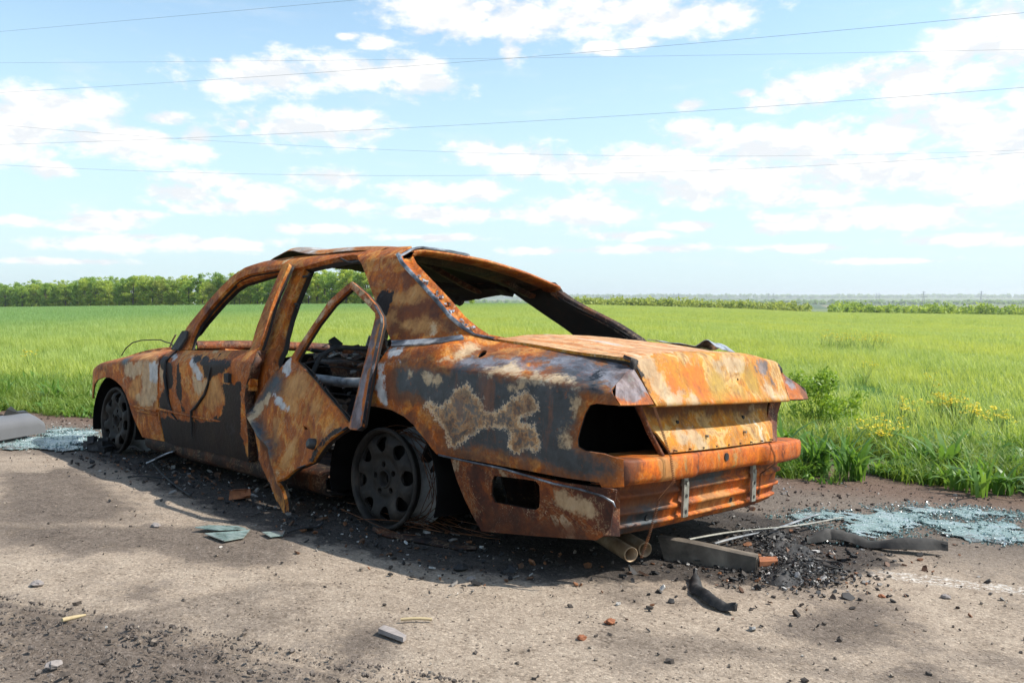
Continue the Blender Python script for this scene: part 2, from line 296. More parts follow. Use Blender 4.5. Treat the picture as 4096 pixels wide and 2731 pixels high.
DATA = {
 'fender': [[2.14,0.712],[2.3,0.708],[2.5,0.697],[2.7,0.678],[2.889,0.65],[3.089,0.612],[3.24,0.58],[3.34,0.545],[3.355,0.5],[3.33,0.43],[3.27,0.335],[3.17,0.325],[3.16,0.36],[3.1,0.425],[3.02,0.462],[2.91,0.484],[2.8,0.492],[2.69,0.477],[2.595,0.447],[2.522,0.397],[2.47,0.334],[2.435,0.283],[2.391,0.227],[2.322,0.15],[2.031,0.156],[2.053,0.237],[2.068,0.338],[2.069,0.424],[2.06,0.522],[2.055,0.614],[2.085,0.67]],
 'front_door': [[2.125,0.708],[2.07,0.67],[2.04,0.614],[2.045,0.523],[2.054,0.425],[2.053,0.338],[2.038,0.237],[2.016,0.157],[1.854,0.149],[1.527,0.161],[1.248,0.169],[1.014,0.164],[0.992,0.292],[0.997,0.401],[1.01,0.49],[0.992,0.562],[0.958,0.622],[0.951,0.687],[1.006,0.734],[1.065,0.735],[1.339,0.723],[1.643,0.712],[1.806,0.706],[1.95,0.704]],
 'front_frame': [[2.03,0.712],[1.978,0.815],[1.917,0.89],[1.839,0.991],[1.748,1.075],[1.644,1.142],[1.6,1.164],[1.503,1.177],[1.307,1.191],[1.054,1.2],[1.041,1.191],[1.043,1.153],[1.057,1.048],[1.049,0.952],[1.022,0.83],[1.015,0.77],[1.006,0.734],[1.09,0.733],[1.101,0.761],[1.123,0.855],[1.128,0.966],[1.117,1.056],[1.113,1.148],[1.11,1.174],[1.286,1.165],[1.466,1.152],[1.556,1.13],[1.6,1.109],[1.683,1.039],[1.77,0.952],[1.836,0.86],[1.843,0.776],[1.813,0.709]],
 'mirror_triangle': [[1.989,0.708],[1.947,0.818],[1.887,0.82],[1.866,0.78],[1.885,0.734],[1.884,0.707]],
 'b_pillar': [[1.094,1.2],[0.985,1.19],[0.995,1.0],[0.99,0.915],[0.968,0.82],[0.93,0.74],[0.86,0.66],[0.8,0.5],[0.8,0.15],[1.12,0.15],[1.12,0.5],[1.09,0.75],[1.1,0.82],[1.106,0.914],[1.103,1.0],[1.097,1.1]],
 'quarter': [[0.517,1.225],[0.436,1.179],[0.349,1.107],[0.239,1.009],[0.139,0.923],[0.088,0.88],[0.015,0.818],[-0.015,0.793],[-0.019,0.772],[-0.013,0.726],[0.008,0.692],[0.017,0.685],[0.053,0.606],[0.084,0.529],[0.001,0.531],[-0.101,0.526],[-0.183,0.506],[-0.246,0.476],[-0.262,0.46],[-0.307,0.429],[-0.344,0.397],[-0.376,0.374],[-0.596,0.373],[-0.802,0.37],[-1.009,0.365],[-1.142,0.367],[-1.15,0.352],[-1.212,0.358],[-1.212,0.452],[-1.161,0.466],[-1.084,0.468],[-1.058,0.478],[-1.055,0.504],[-1.065,0.54],[-1.083,0.594],[-1.103,0.626],[-1.132,0.634],[-1.205,0.632],[-1.19,0.66],[-1.165,0.7],[-1.14,0.735],[-1.13,0.757],[-1.125,0.771],[-0.935,0.789],[-0.872,0.795],[-0.685,0.814],[-0.45,0.833],[-0.388,0.853],[-0.352,0.879],[-0.277,0.925],[-0.174,0.998],[-0.064,1.067],[0.019,1.116],[0.109,1.168],[0.18,1.211],[0.18,1.262],[0.3,1.266],[0.45,1.268],[0.52,1.268]],
 'filler': [[-0.488,0.769],[-0.475,0.778],[-0.468,0.788],[-0.476,0.793],[-0.488,0.793],[-0.504,0.785],[-0.513,0.776],[-0.514,0.767],[-0.507,0.763]],
 'strip': [[-0.002,0.816],[-0.131,0.824],[-0.276,0.838],[-0.355,0.852],[-0.378,0.834],[-0.329,0.817],[-0.172,0.803],[-0.033,0.793]],
 'skirt': [[-0.434,0.361],[-0.641,0.36],[-0.825,0.351],[-0.993,0.343],[-1.164,0.347],[-1.187,0.343],[-1.162,0.216],[-1.158,0.207],[-1.132,0.176],[-1.105,0.158],[-1.031,0.148],[-0.803,0.12],[-0.57,0.093],[-0.526,0.156],[-0.492,0.211],[-0.458,0.283]],
 'skirt_hole': [[-0.661,0.324],[-0.703,0.327],[-0.8,0.331],[-0.859,0.332],[-0.876,0.318],[-0.875,0.276],[-0.869,0.237],[-0.853,0.224],[-0.815,0.221],[-0.724,0.221],[-0.654,0.22],[-0.639,0.244],[-0.647,0.304]],
 'hang_strip': [[-0.412,0.376],[-0.48,0.373],[-0.615,0.369],[-0.741,0.366],[-0.859,0.354],[-0.969,0.342],[-1.075,0.338],[-1.17,0.327],[-1.204,0.311],[-1.213,0.295]],
 'cable': [[3.15,0.638],[3.083,0.678],[2.979,0.721],[2.844,0.741],[2.669,0.75],[2.557,0.753],[2.473,0.74],[2.377,0.727]],
 'wiper': [[2.422,0.707],[2.386,0.748],[2.341,0.789]],
 'hd_o': [0.679,0.82,0.7164],
 'hd_e1': [-0.9137,0.1508,-0.3773],
 'hd_e2': [-0.399,-0.1579,0.9032],
 'hd': [[-0.016,0.0],[0.011,0.098],[0.046,0.216],[0.079,0.332],[0.139,0.419],[0.192,0.481],[0.345,0.48],[0.447,0.469],[0.533,0.446],[0.562,0.421],[0.601,0.332],[0.654,0.219],[0.712,0.111],[0.759,0.026],[0.74,-0.003],[0.694,-0.025],[0.666,-0.026],[0.619,-0.086],[0.577,-0.154],[0.56,-0.219],[0.544,-0.273],[0.507,-0.308],[0.445,-0.365],[0.41,-0.419],[0.393,-0.463],[0.396,-0.509],[0.422,-0.56],[0.45,-0.604],[0.43,-0.61],[0.334,-0.602],[0.225,-0.586],[0.128,-0.567],[0.027,-0.547],[-0.048,-0.502],[-0.09,-0.452],[-0.121,-0.402],[-0.134,-0.402],[-0.16,-0.349],[-0.155,-0.288],[-0.145,-0.232],[-0.117,-0.16],[-0.078,-0.084],[-0.027,-0.021]],
 'hd_win': [[0.033,-0.007],[0.042,0.058],[0.075,0.206],[0.126,0.334],[0.206,0.453],[0.351,0.448],[0.479,0.439],[0.496,0.425],[0.522,0.362],[0.562,0.268],[0.595,0.182],[0.636,0.081],[0.665,0.003],[0.655,-0.016],[0.568,-0.011],[0.437,-0.007],[0.277,-0.004],[0.111,-0.005]],
 'hd_fold': [[-0.121,-0.402],[0.04,-0.416],[0.184,-0.4],[0.249,-0.425],[0.331,-0.452],[0.393,-0.47]],
 'hd_knob': [[0.495,-0.21]],
 'hd_hole': [[0.344,-0.195],[0.375,-0.188],[0.39,-0.19],[0.376,-0.203],[0.358,-0.204]],
 'rail': [[0.52,1.268],[0.75,1.272],[1.0,1.268],[1.25,1.255],[1.45,1.235],[1.6,1.2],[1.7,1.155],[1.8,1.075],[1.9,0.97],[1.99,0.86],[2.06,0.74],[2.06,0.7],[1.96,0.7],[1.93,0.79],[1.882,0.816],[1.841,0.878],[1.783,0.941],[1.709,1.018],[1.638,1.079],[1.573,1.108],[1.471,1.125],[1.256,1.157],[0.954,1.185],[0.762,1.219],[0.6,1.238],[0.517,1.225]],
 'patches': {"quarter":{"grey":[[[-0.18,0.71],[-0.411,0.704],[-0.623,0.703],[-0.784,0.692],[-0.954,0.687],[-1.023,0.682],[-1.06,0.658],[-1.047,0.6],[-1.028,0.528],[-1.006,0.472],[-1.064,0.455],[-1.161,0.442],[-1.18,0.405],[-1.113,0.379],[-1.01,0.388],[-0.929,0.4],[-0.879,0.417],[-0.786,0.415],[-0.702,0.434],[-0.572,0.419],[-0.483,0.408],[-0.422,0.487],[-0.342,0.566],[-0.256,0.61],[-0.184,0.631]],[[-0.464,0.705],[-0.453,0.747],[-0.467,0.764],[-0.619,0.755],[-0.664,0.72],[-0.611,0.713]],[[-0.755,0.791],[-0.895,0.783],[-1.069,0.762],[-1.195,0.655],[-1.11,0.67],[-0.997,0.698],[-0.923,0.725]],[[-0.138,0.694],[-0.378,0.699],[-0.414,0.628],[-0.244,0.6],[-0.159,0.61]]],"lace":[[[-0.311,0.563],[-0.349,0.581],[-0.416,0.567],[-0.455,0.59],[-0.479,0.631],[-0.546,0.662],[-0.574,0.633],[-0.614,0.612],[-0.647,0.566],[-0.691,0.565],[-0.74,0.598],[-0.787,0.629],[-0.833,0.656],[-0.862,0.644],[-0.894,0.601],[-0.864,0.576],[-0.812,0.553],[-0.824,0.535],[-0.875,0.536],[-0.898,0.51],[-0.903,0.47],[-0.88,0.44],[-0.846,0.45],[-0.805,0.427],[-0.769,0.432],[-0.758,0.463],[-0.771,0.502],[-0.728,0.519],[-0.666,0.511],[-0.601,0.485],[-0.547,0.45],[-0.483,0.411],[-0.455,0.42],[-0.429,0.477],[-0.386,0.514]]],"slate":[[[-0.795,0.78],[-0.942,0.783],[-1.081,0.766],[-1.209,0.656],[-1.178,0.658],[-1.127,0.702],[-0.922,0.74]],[[-0.451,0.743],[-0.47,0.762],[-0.622,0.754],[-0.733,0.739],[-0.887,0.719],[-0.776,0.716],[-0.632,0.726]],[[-0.752,0.801],[-0.93,0.783],[-1.12,0.764],[-1.175,0.736],[-1.227,0.652],[-1.196,0.65],[-1.131,0.706],[-0.997,0.725],[-0.826,0.758]],[[-0.562,0.73],[-0.587,0.767],[-0.765,0.771],[-0.854,0.736],[-0.719,0.738]]],"pale":[[[-0.035,0.781],[-0.058,0.786],[-0.083,0.77],[-0.121,0.772],[-0.124,0.759],[-0.077,0.753],[-0.061,0.736]],[[-0.029,0.714],[-0.092,0.73],[-0.147,0.724],[-0.068,0.712],[-0.054,0.683],[-0.049,0.651],[-0.041,0.615],[-0.002,0.612],[-0.013,0.673]],[[-0.018,0.719],[-0.054,0.715],[-0.049,0.656],[-0.042,0.623],[-0.072,0.558],[-0.025,0.557],[0.001,0.599],[0.002,0.653]]],"ash":[[[-0.355,0.734],[-0.37,0.762],[-0.387,0.767],[-0.429,0.73],[-0.43,0.717],[-0.375,0.72]],[[-0.392,0.759],[-0.407,0.792],[-0.419,0.813],[-0.429,0.798],[-0.431,0.758],[-0.426,0.738]],[[-0.607,0.719],[-0.665,0.725],[-0.68,0.738],[-0.763,0.726],[-0.829,0.711],[-0.938,0.703],[-1.057,0.691],[-0.899,0.694],[-0.723,0.702]],[[-1.037,0.608],[-1.056,0.638],[-1.077,0.638],[-1.062,0.615],[-1.047,0.6]],[[-0.975,0.532],[-1.007,0.539],[-1.028,0.519],[-1.017,0.491],[-0.985,0.49]],[[-0.307,0.696],[-0.405,0.691],[-0.399,0.656],[-0.317,0.656]],[[-0.213,0.701],[-0.261,0.698],[-0.23,0.676]],[[-0.177,0.894],[-0.208,0.903],[-0.238,0.891],[-0.236,0.871],[-0.218,0.854],[-0.197,0.87]],[[-0.749,0.675],[-0.785,0.68],[-0.826,0.673],[-0.809,0.659],[-0.762,0.66]]],"ochre":[[[0.133,1.025],[0.014,1.02],[-0.015,1.072],[-0.073,1.045],[-0.118,1.019],[-0.057,0.994],[-0.007,0.976],[0.089,0.98]],[[0.109,0.919],[0.043,0.954],[0.022,0.898],[0.069,0.88]],[[-0.011,0.895],[-0.163,0.914],[-0.247,0.904],[-0.272,0.864],[-0.158,0.852],[-0.029,0.87]]],"dark":[[[0.076,0.98],[-0.061,0.998],[-0.118,1.019],[-0.218,0.953],[-0.308,0.906],[-0.354,0.859],[-0.258,0.851],[0.018,0.83],[0.103,0.932]],[[0.096,1.118],[0.059,1.135],[-0.003,1.072],[0.023,1.037]],[[-0.188,0.892],[-0.211,0.897],[-0.228,0.889],[-0.22,0.875],[-0.204,0.876]],[[-0.387,0.374],[-0.531,0.404],[-0.803,0.394],[-0.901,0.397],[-1.062,0.372],[-1.176,0.374],[-0.802,0.365],[-0.596,0.368]],[[0.084,0.532],[-0.059,0.544],[-0.199,0.524],[-0.314,0.467],[-0.312,0.425],[-0.182,0.496],[-0.059,0.517],[0.084,0.521]],[[-0.161,0.546],[-0.241,0.521],[-0.317,0.476],[-0.382,0.417],[-0.424,0.386],[-0.357,0.378],[-0.263,0.471],[-0.16,0.498]],[[-0.059,0.706],[-0.156,0.701],[-0.202,0.625],[-0.154,0.594],[-0.06,0.616]],[[-0.049,0.656],[-0.315,0.641],[-0.316,0.564],[-0.126,0.549],[-0.064,0.566]],[[-0.052,0.759],[-0.21,0.775],[-0.308,0.786],[-0.348,0.73],[-0.177,0.725]]],"soot":[[[0.234,1.021],[0.184,1.052],[0.113,1.025],[0.107,0.976],[0.11,0.932],[0.166,0.958]],[[-1.031,0.732],[-1.038,0.746],[-1.139,0.677],[-1.11,0.683]]]},"front_door":{"soot":[[[2.077,0.306],[1.86,0.309],[1.611,0.316],[1.38,0.323],[1.164,0.332],[1.065,0.312],[1.005,0.147],[2.051,0.093],[2.126,0.171]],[[1.893,0.311],[1.643,0.313],[1.318,0.337],[1.08,0.341],[1.069,0.25],[1.072,0.13],[1.915,0.053]],[[2.096,0.675],[1.894,0.632],[1.849,0.612],[1.857,0.534],[1.883,0.477],[1.911,0.419],[1.895,0.337],[2.045,0.312],[2.032,0.41],[1.948,0.484],[1.957,0.573],[2.02,0.603]],[[1.641,0.676],[1.415,0.675],[1.17,0.685],[1.156,0.645],[1.28,0.599],[1.456,0.563],[1.484,0.629]],[[1.255,0.552],[1.164,0.564],[1.042,0.578],[1.055,0.33],[1.076,0.283],[1.393,0.248],[1.346,0.348],[1.207,0.448]],[[1.809,0.647],[1.784,0.659],[1.749,0.54],[1.738,0.432],[1.69,0.36],[1.74,0.351],[1.782,0.429],[1.799,0.537]]],"pale":[[[1.651,0.665],[1.555,0.637],[1.469,0.583],[1.479,0.546],[1.537,0.553],[1.599,0.603]],[[1.962,0.686],[1.904,0.688],[1.834,0.646],[1.885,0.643]]],"ash":[[[1.611,0.602],[1.537,0.553],[1.422,0.56],[1.478,0.505],[1.537,0.474],[1.584,0.529]],[[2.033,0.597],[1.964,0.572],[1.975,0.516],[2.029,0.467],[2.049,0.522]]],"ochre":[[[1.434,0.565],[1.301,0.578],[1.245,0.52],[1.257,0.459],[1.337,0.407],[1.54,0.416],[1.478,0.489]],[[1.442,0.7],[1.268,0.702],[1.272,0.686],[1.373,0.671]]],"dark":[[[1.547,0.402],[1.557,0.388],[1.579,0.381],[1.599,0.384],[1.607,0.397],[1.597,0.411],[1.575,0.418],[1.555,0.415]],[[1.345,0.537],[1.351,0.527],[1.365,0.522],[1.379,0.525],[1.385,0.534],[1.38,0.544],[1.366,0.548],[1.351,0.545]],[[1.332,0.489],[1.342,0.473],[1.366,0.465],[1.39,0.47],[1.399,0.484],[1.389,0.5],[1.365,0.508],[1.342,0.504]]]},"fender":{"ash":[[[2.542,0.596],[2.298,0.613],[2.068,0.618],[2.09,0.405],[2.152,0.366],[2.301,0.339],[2.35,0.386],[2.277,0.473],[2.292,0.543],[2.475,0.503],[2.564,0.479]]],"ochre":[[[2.402,0.501],[2.319,0.541],[2.277,0.473],[2.35,0.386],[2.45,0.378],[2.52,0.433]],[[2.769,0.653],[2.419,0.694],[2.041,0.636],[2.253,0.627]]],"dark":[[[2.464,0.575],[2.378,0.58],[2.347,0.54],[2.445,0.474],[2.489,0.484]],[[2.172,0.428],[2.088,0.451],[2.097,0.348],[2.191,0.363]],[[2.43,0.314],[2.093,0.325],[2.096,0.31],[2.42,0.29]],[[2.258,0.594],[2.264,0.584],[2.281,0.578],[2.298,0.582],[2.306,0.592],[2.3,0.603],[2.284,0.608],[2.266,0.604]],[[2.288,0.51],[2.294,0.499],[2.311,0.494],[2.328,0.497],[2.335,0.507],[2.328,0.517],[2.312,0.522],[2.295,0.519]],[[2.36,0.456],[2.369,0.444],[2.389,0.437],[2.409,0.441],[2.417,0.452],[2.408,0.465],[2.388,0.471],[2.368,0.467]],[[2.341,0.369],[2.35,0.357],[2.368,0.351],[2.386,0.354],[2.392,0.365],[2.383,0.376],[2.365,0.382],[2.347,0.379]],[[2.162,0.465],[2.169,0.455],[2.184,0.45],[2.2,0.453],[2.206,0.462],[2.2,0.472],[2.184,0.478],[2.168,0.475]],[[2.847,0.544],[2.853,0.534],[2.87,0.53],[2.888,0.533],[2.896,0.541],[2.89,0.55],[2.873,0.555],[2.855,0.552]],[[2.905,0.541],[2.912,0.53],[2.932,0.525],[2.953,0.528],[2.963,0.538],[2.956,0.548],[2.936,0.553],[2.915,0.55]]],"pale":[[[2.177,0.607],[2.068,0.618],[2.081,0.509],[2.171,0.492]]],"grey":[[[2.645,0.622],[2.53,0.627],[2.494,0.58],[2.555,0.577]]]},"hd":{"pale":[[[-0.073,-0.089],[-0.028,-0.035],[0.039,-0.056],[0.041,-0.104],[-0.035,-0.106]],[[-0.008,-0.192],[0.079,-0.19],[0.162,-0.203],[0.06,-0.235],[-0.016,-0.232]]],"grey":[[[-0.082,-0.143],[0.002,-0.123],[0.053,-0.183],[-0.032,-0.233],[-0.087,-0.297],[-0.087,-0.377],[-0.139,-0.383],[-0.144,-0.297]],[[-0.097,-0.397],[0.069,-0.394],[0.205,-0.388],[0.248,-0.432],[0.125,-0.426],[-0.031,-0.42]]],"ash":[[[-0.129,-0.326],[-0.058,-0.243],[0.013,-0.21],[-0.065,-0.3],[-0.064,-0.38],[-0.089,-0.407]],[[0.183,0.476],[0.228,0.487],[0.344,0.481],[0.452,0.471],[0.492,0.463],[0.44,0.45],[0.354,0.457],[0.239,0.462]],[[0.011,0.098],[0.046,0.216],[0.079,0.332],[0.103,0.338],[0.07,0.216],[0.038,0.103]]],"ochre":[[[0.03,-0.117],[0.132,-0.012],[0.291,-0.041],[0.217,-0.133],[0.264,-0.19],[0.167,-0.207]],[[0.313,-0.09],[0.368,-0.056],[0.405,-0.063],[0.383,-0.127],[0.355,-0.129]],[[0.297,-0.363],[0.322,-0.254],[0.366,-0.323],[0.373,-0.387],[0.337,-0.428]],[[0.064,-0.297],[0.098,-0.265],[0.206,-0.373],[0.16,-0.371]]],"soot":[[[0.666,-0.007],[0.604,-0.085],[0.571,-0.148],[0.551,-0.211],[0.553,-0.281],[0.498,-0.314],[0.525,-0.2],[0.575,-0.111]]],"dark":[[[-0.01,-0.437],[0.213,-0.425],[0.35,-0.469],[0.397,-0.597],[0.241,-0.569]]],"slate":[[[0.526,0.429],[0.542,0.413],[0.581,0.324],[0.634,0.21],[0.691,0.1],[0.74,0.016],[0.696,-0.027],[0.642,0.075],[0.614,0.172],[0.572,0.264],[0.524,0.363]]]}},  # hd dark patch: shade of the downward-facing part below the fold put into colour
 'ground': {"soil":[[[-0.083,2.258],[-0.161,2.181],[-0.299,2.104],[-0.461,2.048],[-0.642,2.023],[-0.796,1.958],[-0.911,1.986],[-1.009,1.972],[-1.044,1.869],[-1.185,1.961],[-0.759,2.449]],[[-0.949,1.739],[-0.885,1.626],[-0.915,1.504],[-0.999,1.488],[-1.083,1.549],[-1.136,1.66],[-1.111,1.783],[-1.024,1.779]],[[-0.84,1.328],[-0.884,1.232],[-0.979,1.217],[-1.006,1.282],[-0.948,1.334]],[[-1.04,1.866],[-1.131,1.797],[-1.229,1.843],[-1.147,1.936]],[[0.76,2.021],[0.499,1.97],[0.295,1.912],[0.315,1.817],[0.183,1.642],[0.008,1.677],[-0.183,1.539],[-0.245,1.347],[0.265,1.014],[0.941,1.97]],[[-0.203,1.968],[-0.137,1.873],[-0.236,1.839],[-0.327,1.917],[-0.293,1.979]],[[-1.737,0.63],[-1.723,0.411],[-1.76,0.069],[-1.899,0.087],[-1.942,0.288],[-2.029,0.279],[-2.046,0.438],[-1.933,0.654],[-1.881,0.715],[-1.792,0.706]],[[-2.09,0.851],[-2.083,0.674],[-2.139,0.565],[-2.221,0.7]],[[2.568,1.511],[2.279,1.2],[1.464,1.311],[0.948,1.406],[0.783,1.636],[1.004,1.952]]],"burn":[[[-1.0,0.8],[-0.6,1.0],[0,1.12],[0.6,1.2],[1.3,1.1],[2.3,1.0],[3.2,0.85],[3.2,-1],[-1.4,-1.0],[-1.7,-0.5],[-1.66,0],[-1.45,0.25]]],"tan":[[[-0.144,1.281],[-0.429,1.202],[-0.652,1.154],[-0.837,1.089],[-0.992,0.941],[-1.088,0.674],[-1.603,1.373],[-1.304,1.718],[-0.936,1.424],[-0.806,1.583],[-0.828,1.728]],[[2.879,1.423],[2.86,1.143],[2.374,1.166],[2.196,1.429],[2.379,1.564]]]},
 'g_beam': [[-1.06,0.195],[-1.39,0.086]],
 'g_rod': [[-1.13,0.146],[-1.23,-1.2],[-1.096,-0.124],[-1.108,-1.208]],
 'g_rubber1': [[-1.314,-0.546],[-1.363,-0.666],[-1.46,-0.717],[-1.623,-0.728],[-1.803,-0.868]],
 'g_rubber2': [[-1.287,0.369],[-1.39,0.533],[-1.502,0.617],[-1.585,0.631]],
 'g_ring': [[-1.532,-0.208]],
 'g_glassR': [[-0.949,-0.979],[-0.97,-1.361],[-1.116,-1.662],[-1.301,-2.117],[-1.478,-2.333],[-1.801,-2.409],[-1.969,-2.25],[-2.1,-1.443],[-1.839,-1.257],[-1.669,-1.198],[-1.616,-0.927],[-1.454,-0.735],[-1.325,-0.614],[-1.285,-0.864],[-1.136,-0.863]],
 'g_glassL': [[3.92,1.017],[4.287,0.755],[4.28,0.566],[4.11,0.32],[3.24,0.66],[2.905,0.869],[2.974,1.098],[3.137,1.276],[3.286,1.383],[3.694,1.273]],
 'g_sh1': [[0.305,1.428],[0.299,1.29],[0.304,1.228],[0.178,1.329],[0.146,1.43]],
 'g_sh2': [[0.382,1.431],[0.413,1.353],[0.362,1.254],[0.3,1.25],[0.316,1.366]],
 'g_sh3': [[0.202,1.234],[0.188,1.135],[0.114,1.192],[0.125,1.244]],
 'g_flake': [[-1.011,1.598],[-0.999,1.57],[-1.031,1.558],[-1.102,1.574],[-1.111,1.593],[-1.067,1.595]],
 'g_straw': [[-0.968,1.482],[-1.026,1.412]],
 'g_twig': [[-0.395,2.197],[-0.389,2.132]],
 'g_s1': [[0.004,2.132]],
 'g_s2': [[-0.694,2.318]],
 'g_s3': [[-1.401,1.187]],
 'g_s4': [[-1.375,1.014]],
 'g_s5': [[-0.681,0.963]],
 'g_s6': [[-1.831,0.038]],
 'g_s7': [[-1.988,-0.142]],
 'g_s8': [[-0.791,1.019]],
 'g_s9': [[0.571,1.506]],
 'g_chip1': [[-1.328,-0.059],[-1.375,-0.121],[-1.408,-0.058],[-1.365,0.008]],
 'g_trim': [[3.468,1.244],[3.78,0.903]],
 'g_cal': [[2.869,0.847]],
 'g_box': [[0.903,0.941]],
 'g_plate': [[2.025,0.779]],
 'g_w1': [[2.251,0.784],[1.097,1.112]],
 'g_w2': [[1.696,1.135],[1.621,0.93]],
 'g_w3': [[0.107,1.156],[0.219,0.936]],
}

def resample(poly, step):
    out = []
    for i in range(len(poly)):
        a = np.array(poly[i - 1], float); b = np.array(poly[i], float)
        n = max(1, int(round(np.hypot(*(b - a)) / step)))
        for k in range(n): out.append(tuple(a + (b - a) * k / n))
    return out
def triangulate(poly, holes=(), step=.02):
    loops = [resample(poly, step)] + [resample(h, step * .7) for h in holes]
    pts = []; edges = []
    for L in loops:
        b = len(pts); pts += L; edges += [(b + i, b + (i + 1) % len(L)) for i in range(len(L))]
    A = np.array(loops[0]); lo, hi = A.min(0), A.max(0)
    gx = np.arange(lo[0], hi[0], step); gy = np.arange(lo[1], hi[1], step * .87)
    g = np.array([(x + (step / 2 if j % 2 else 0), y) for j, y in enumerate(gy) for x in gx])
    g = g[in_poly(g, loops[0])]
    for L in loops[1:]: g = g[~in_poly(g, L)]
    if len(g):
        bd = np.array(pts); keep = np.ones(len(g), bool)
        for i in range(0, len(g), 500):
            keep[i:i + 500] = (np.hypot(g[i:i + 500, None, 0] - bd[None, :, 0], g[i:i + 500, None, 1] - bd[None, :, 1]).min(1) > step * .55)
        pts += [tuple(p) for p in g[keep]]
    r = delaunay_2d_cdt([Vector(p) for p in pts], edges, [], 0, 1e-5)
    V = np.array([tuple(p) for p in r[0]]); F = np.array([tuple(t) for t in r[2] if len(t) == 3])
    C = V[F].mean(1); k = in_poly(C, loops[0])
    for L in loops[1:]: k &= ~in_poly(C, L)
    F = F[k]; a = V[F]
    ar = (a[:, 1, 0] - a[:, 0, 0]) * (a[:, 2, 1] - a[:, 0, 1]) - (a[:, 2, 0] - a[:, 0, 0]) * (a[:, 1, 1] - a[:, 0, 1])
    F[ar < 0] = F[ar < 0][:, ::-1]; F = F[np.abs(ar) > 1e-9]
    return V, F
def shell(name, V3, F, thick, mat, parent, attrs, out_dir):
    """sheet metal: a front skin, a back skin and rims"""
    V3 = np.asarray(V3, float); F = np.asarray(F)
    fn = np.cross(V3[F[:, 1]] - V3[F[:, 0]], V3[F[:, 2]] - V3[F[:, 0]])
    if (fn.sum(0) @ np.asarray(out_dir, float)) < 0: F = F[:, ::-1]; fn = -fn
    N = np.zeros_like(V3)
    for k in range(3): np.add.at(N, F[:, k], fn)
    N /= np.maximum(np.linalg.norm(N, axis=1, keepdims=True), 1e-12)
    n = len(V3); B = V3 - N * thick
    from collections import Counter
    de = {}
    for t in F.tolist():
        for a, b in ((t[0], t[1]), (t[1], t[2]), (t[2], t[0])): de[(a, b)] = 1
    rim = [(a, b) for (a, b) in de if (b, a) not in de]
    faces = [tuple(t) for t in F.tolist()] + [(c + n, b + n, a + n) for a, b, c in F.tolist()] + [(b, a, a + n, b + n) for a, b in rim]
    sharp = [tuple(sorted(e)) for a, b in rim for e in ((a, b), (a + n, b + n))]
    at = {k: np.concatenate([v, v * 0]) for k, v in (attrs or {}).items()}
    at['inner'] = np.concatenate([np.zeros(n), np.ones(n)])
    return make(name, np.vstack([V3, B]), faces, mat, parent, at, True, sharp)

def dents(x, z, amp=.004, sc=5):
    return amp * (fbm(x * sc + 3.1, z * sc + 7.7, 3) - .45) * 2
def sag(x, z):
    """the far side of the roof has slumped in the heat"""
    return .074 * sstep(.86, 1.2, z) * (1 - sstep(.9, 1.5, x))
def side_panel(name, poly, mat, parent, holes=(), off=0.0, thick=.012, step=.022, patches=None, mirror=False, amp=.004):
    V, F = triangulate(poly, holes, step)
    x, z = V[:, 0], V[:, 1]
    y = side_y(x, z) + (off(x) if callable(off) else off) + dents(x, z, amp)
    s = -1 if mirror else 1
    V3 = np.stack([x, s * y, z - (sag(x, z) if mirror else 0)], 1)
    return shell(name, V3, F, thick, mat, parent, layer_attrs(V, patches), (0, s, .2))
def plane_panel(name, poly, origin, e1, e2, mat, parent, holes=(), thick=.03, step=.02, patches=None, disp=None, out=None):
    V, F = triangulate(poly, holes, step)
    o, a, b = map(np.array, (origin, e1, e2)); n = np.cross(a, b)
    if out is not None and n @ np.array(out) < 0: n = -n
    d = disp(V) if disp else np.zeros(len(V))
    V3 = o + V[:, :1] * a + V[:, 1:] * b + d[:, None] * n
    return shell(name, V3, F, thick, mat, parent, layer_attrs(V, patches), n)
def grid_panel(name, P, mat, parent, out, thick=.01, attrs=None):
    P = np.asarray(P, float); nu, nv = P.shape[:2]
    idx = np.arange(nu * nv).reshape(nu, nv)
    a, b, c, d = idx[:-1, :-1].ravel(), idx[:-1, 1:].ravel(), idx[1:, 1:].ravel(), idx[1:, :-1].ravel()
    F = np.vstack([np.stack([a, b, c], 1), np.stack([a, c, d], 1)])
    return shell(name, P.reshape(-1, 3), F, thick, mat, parent, attrs, out)

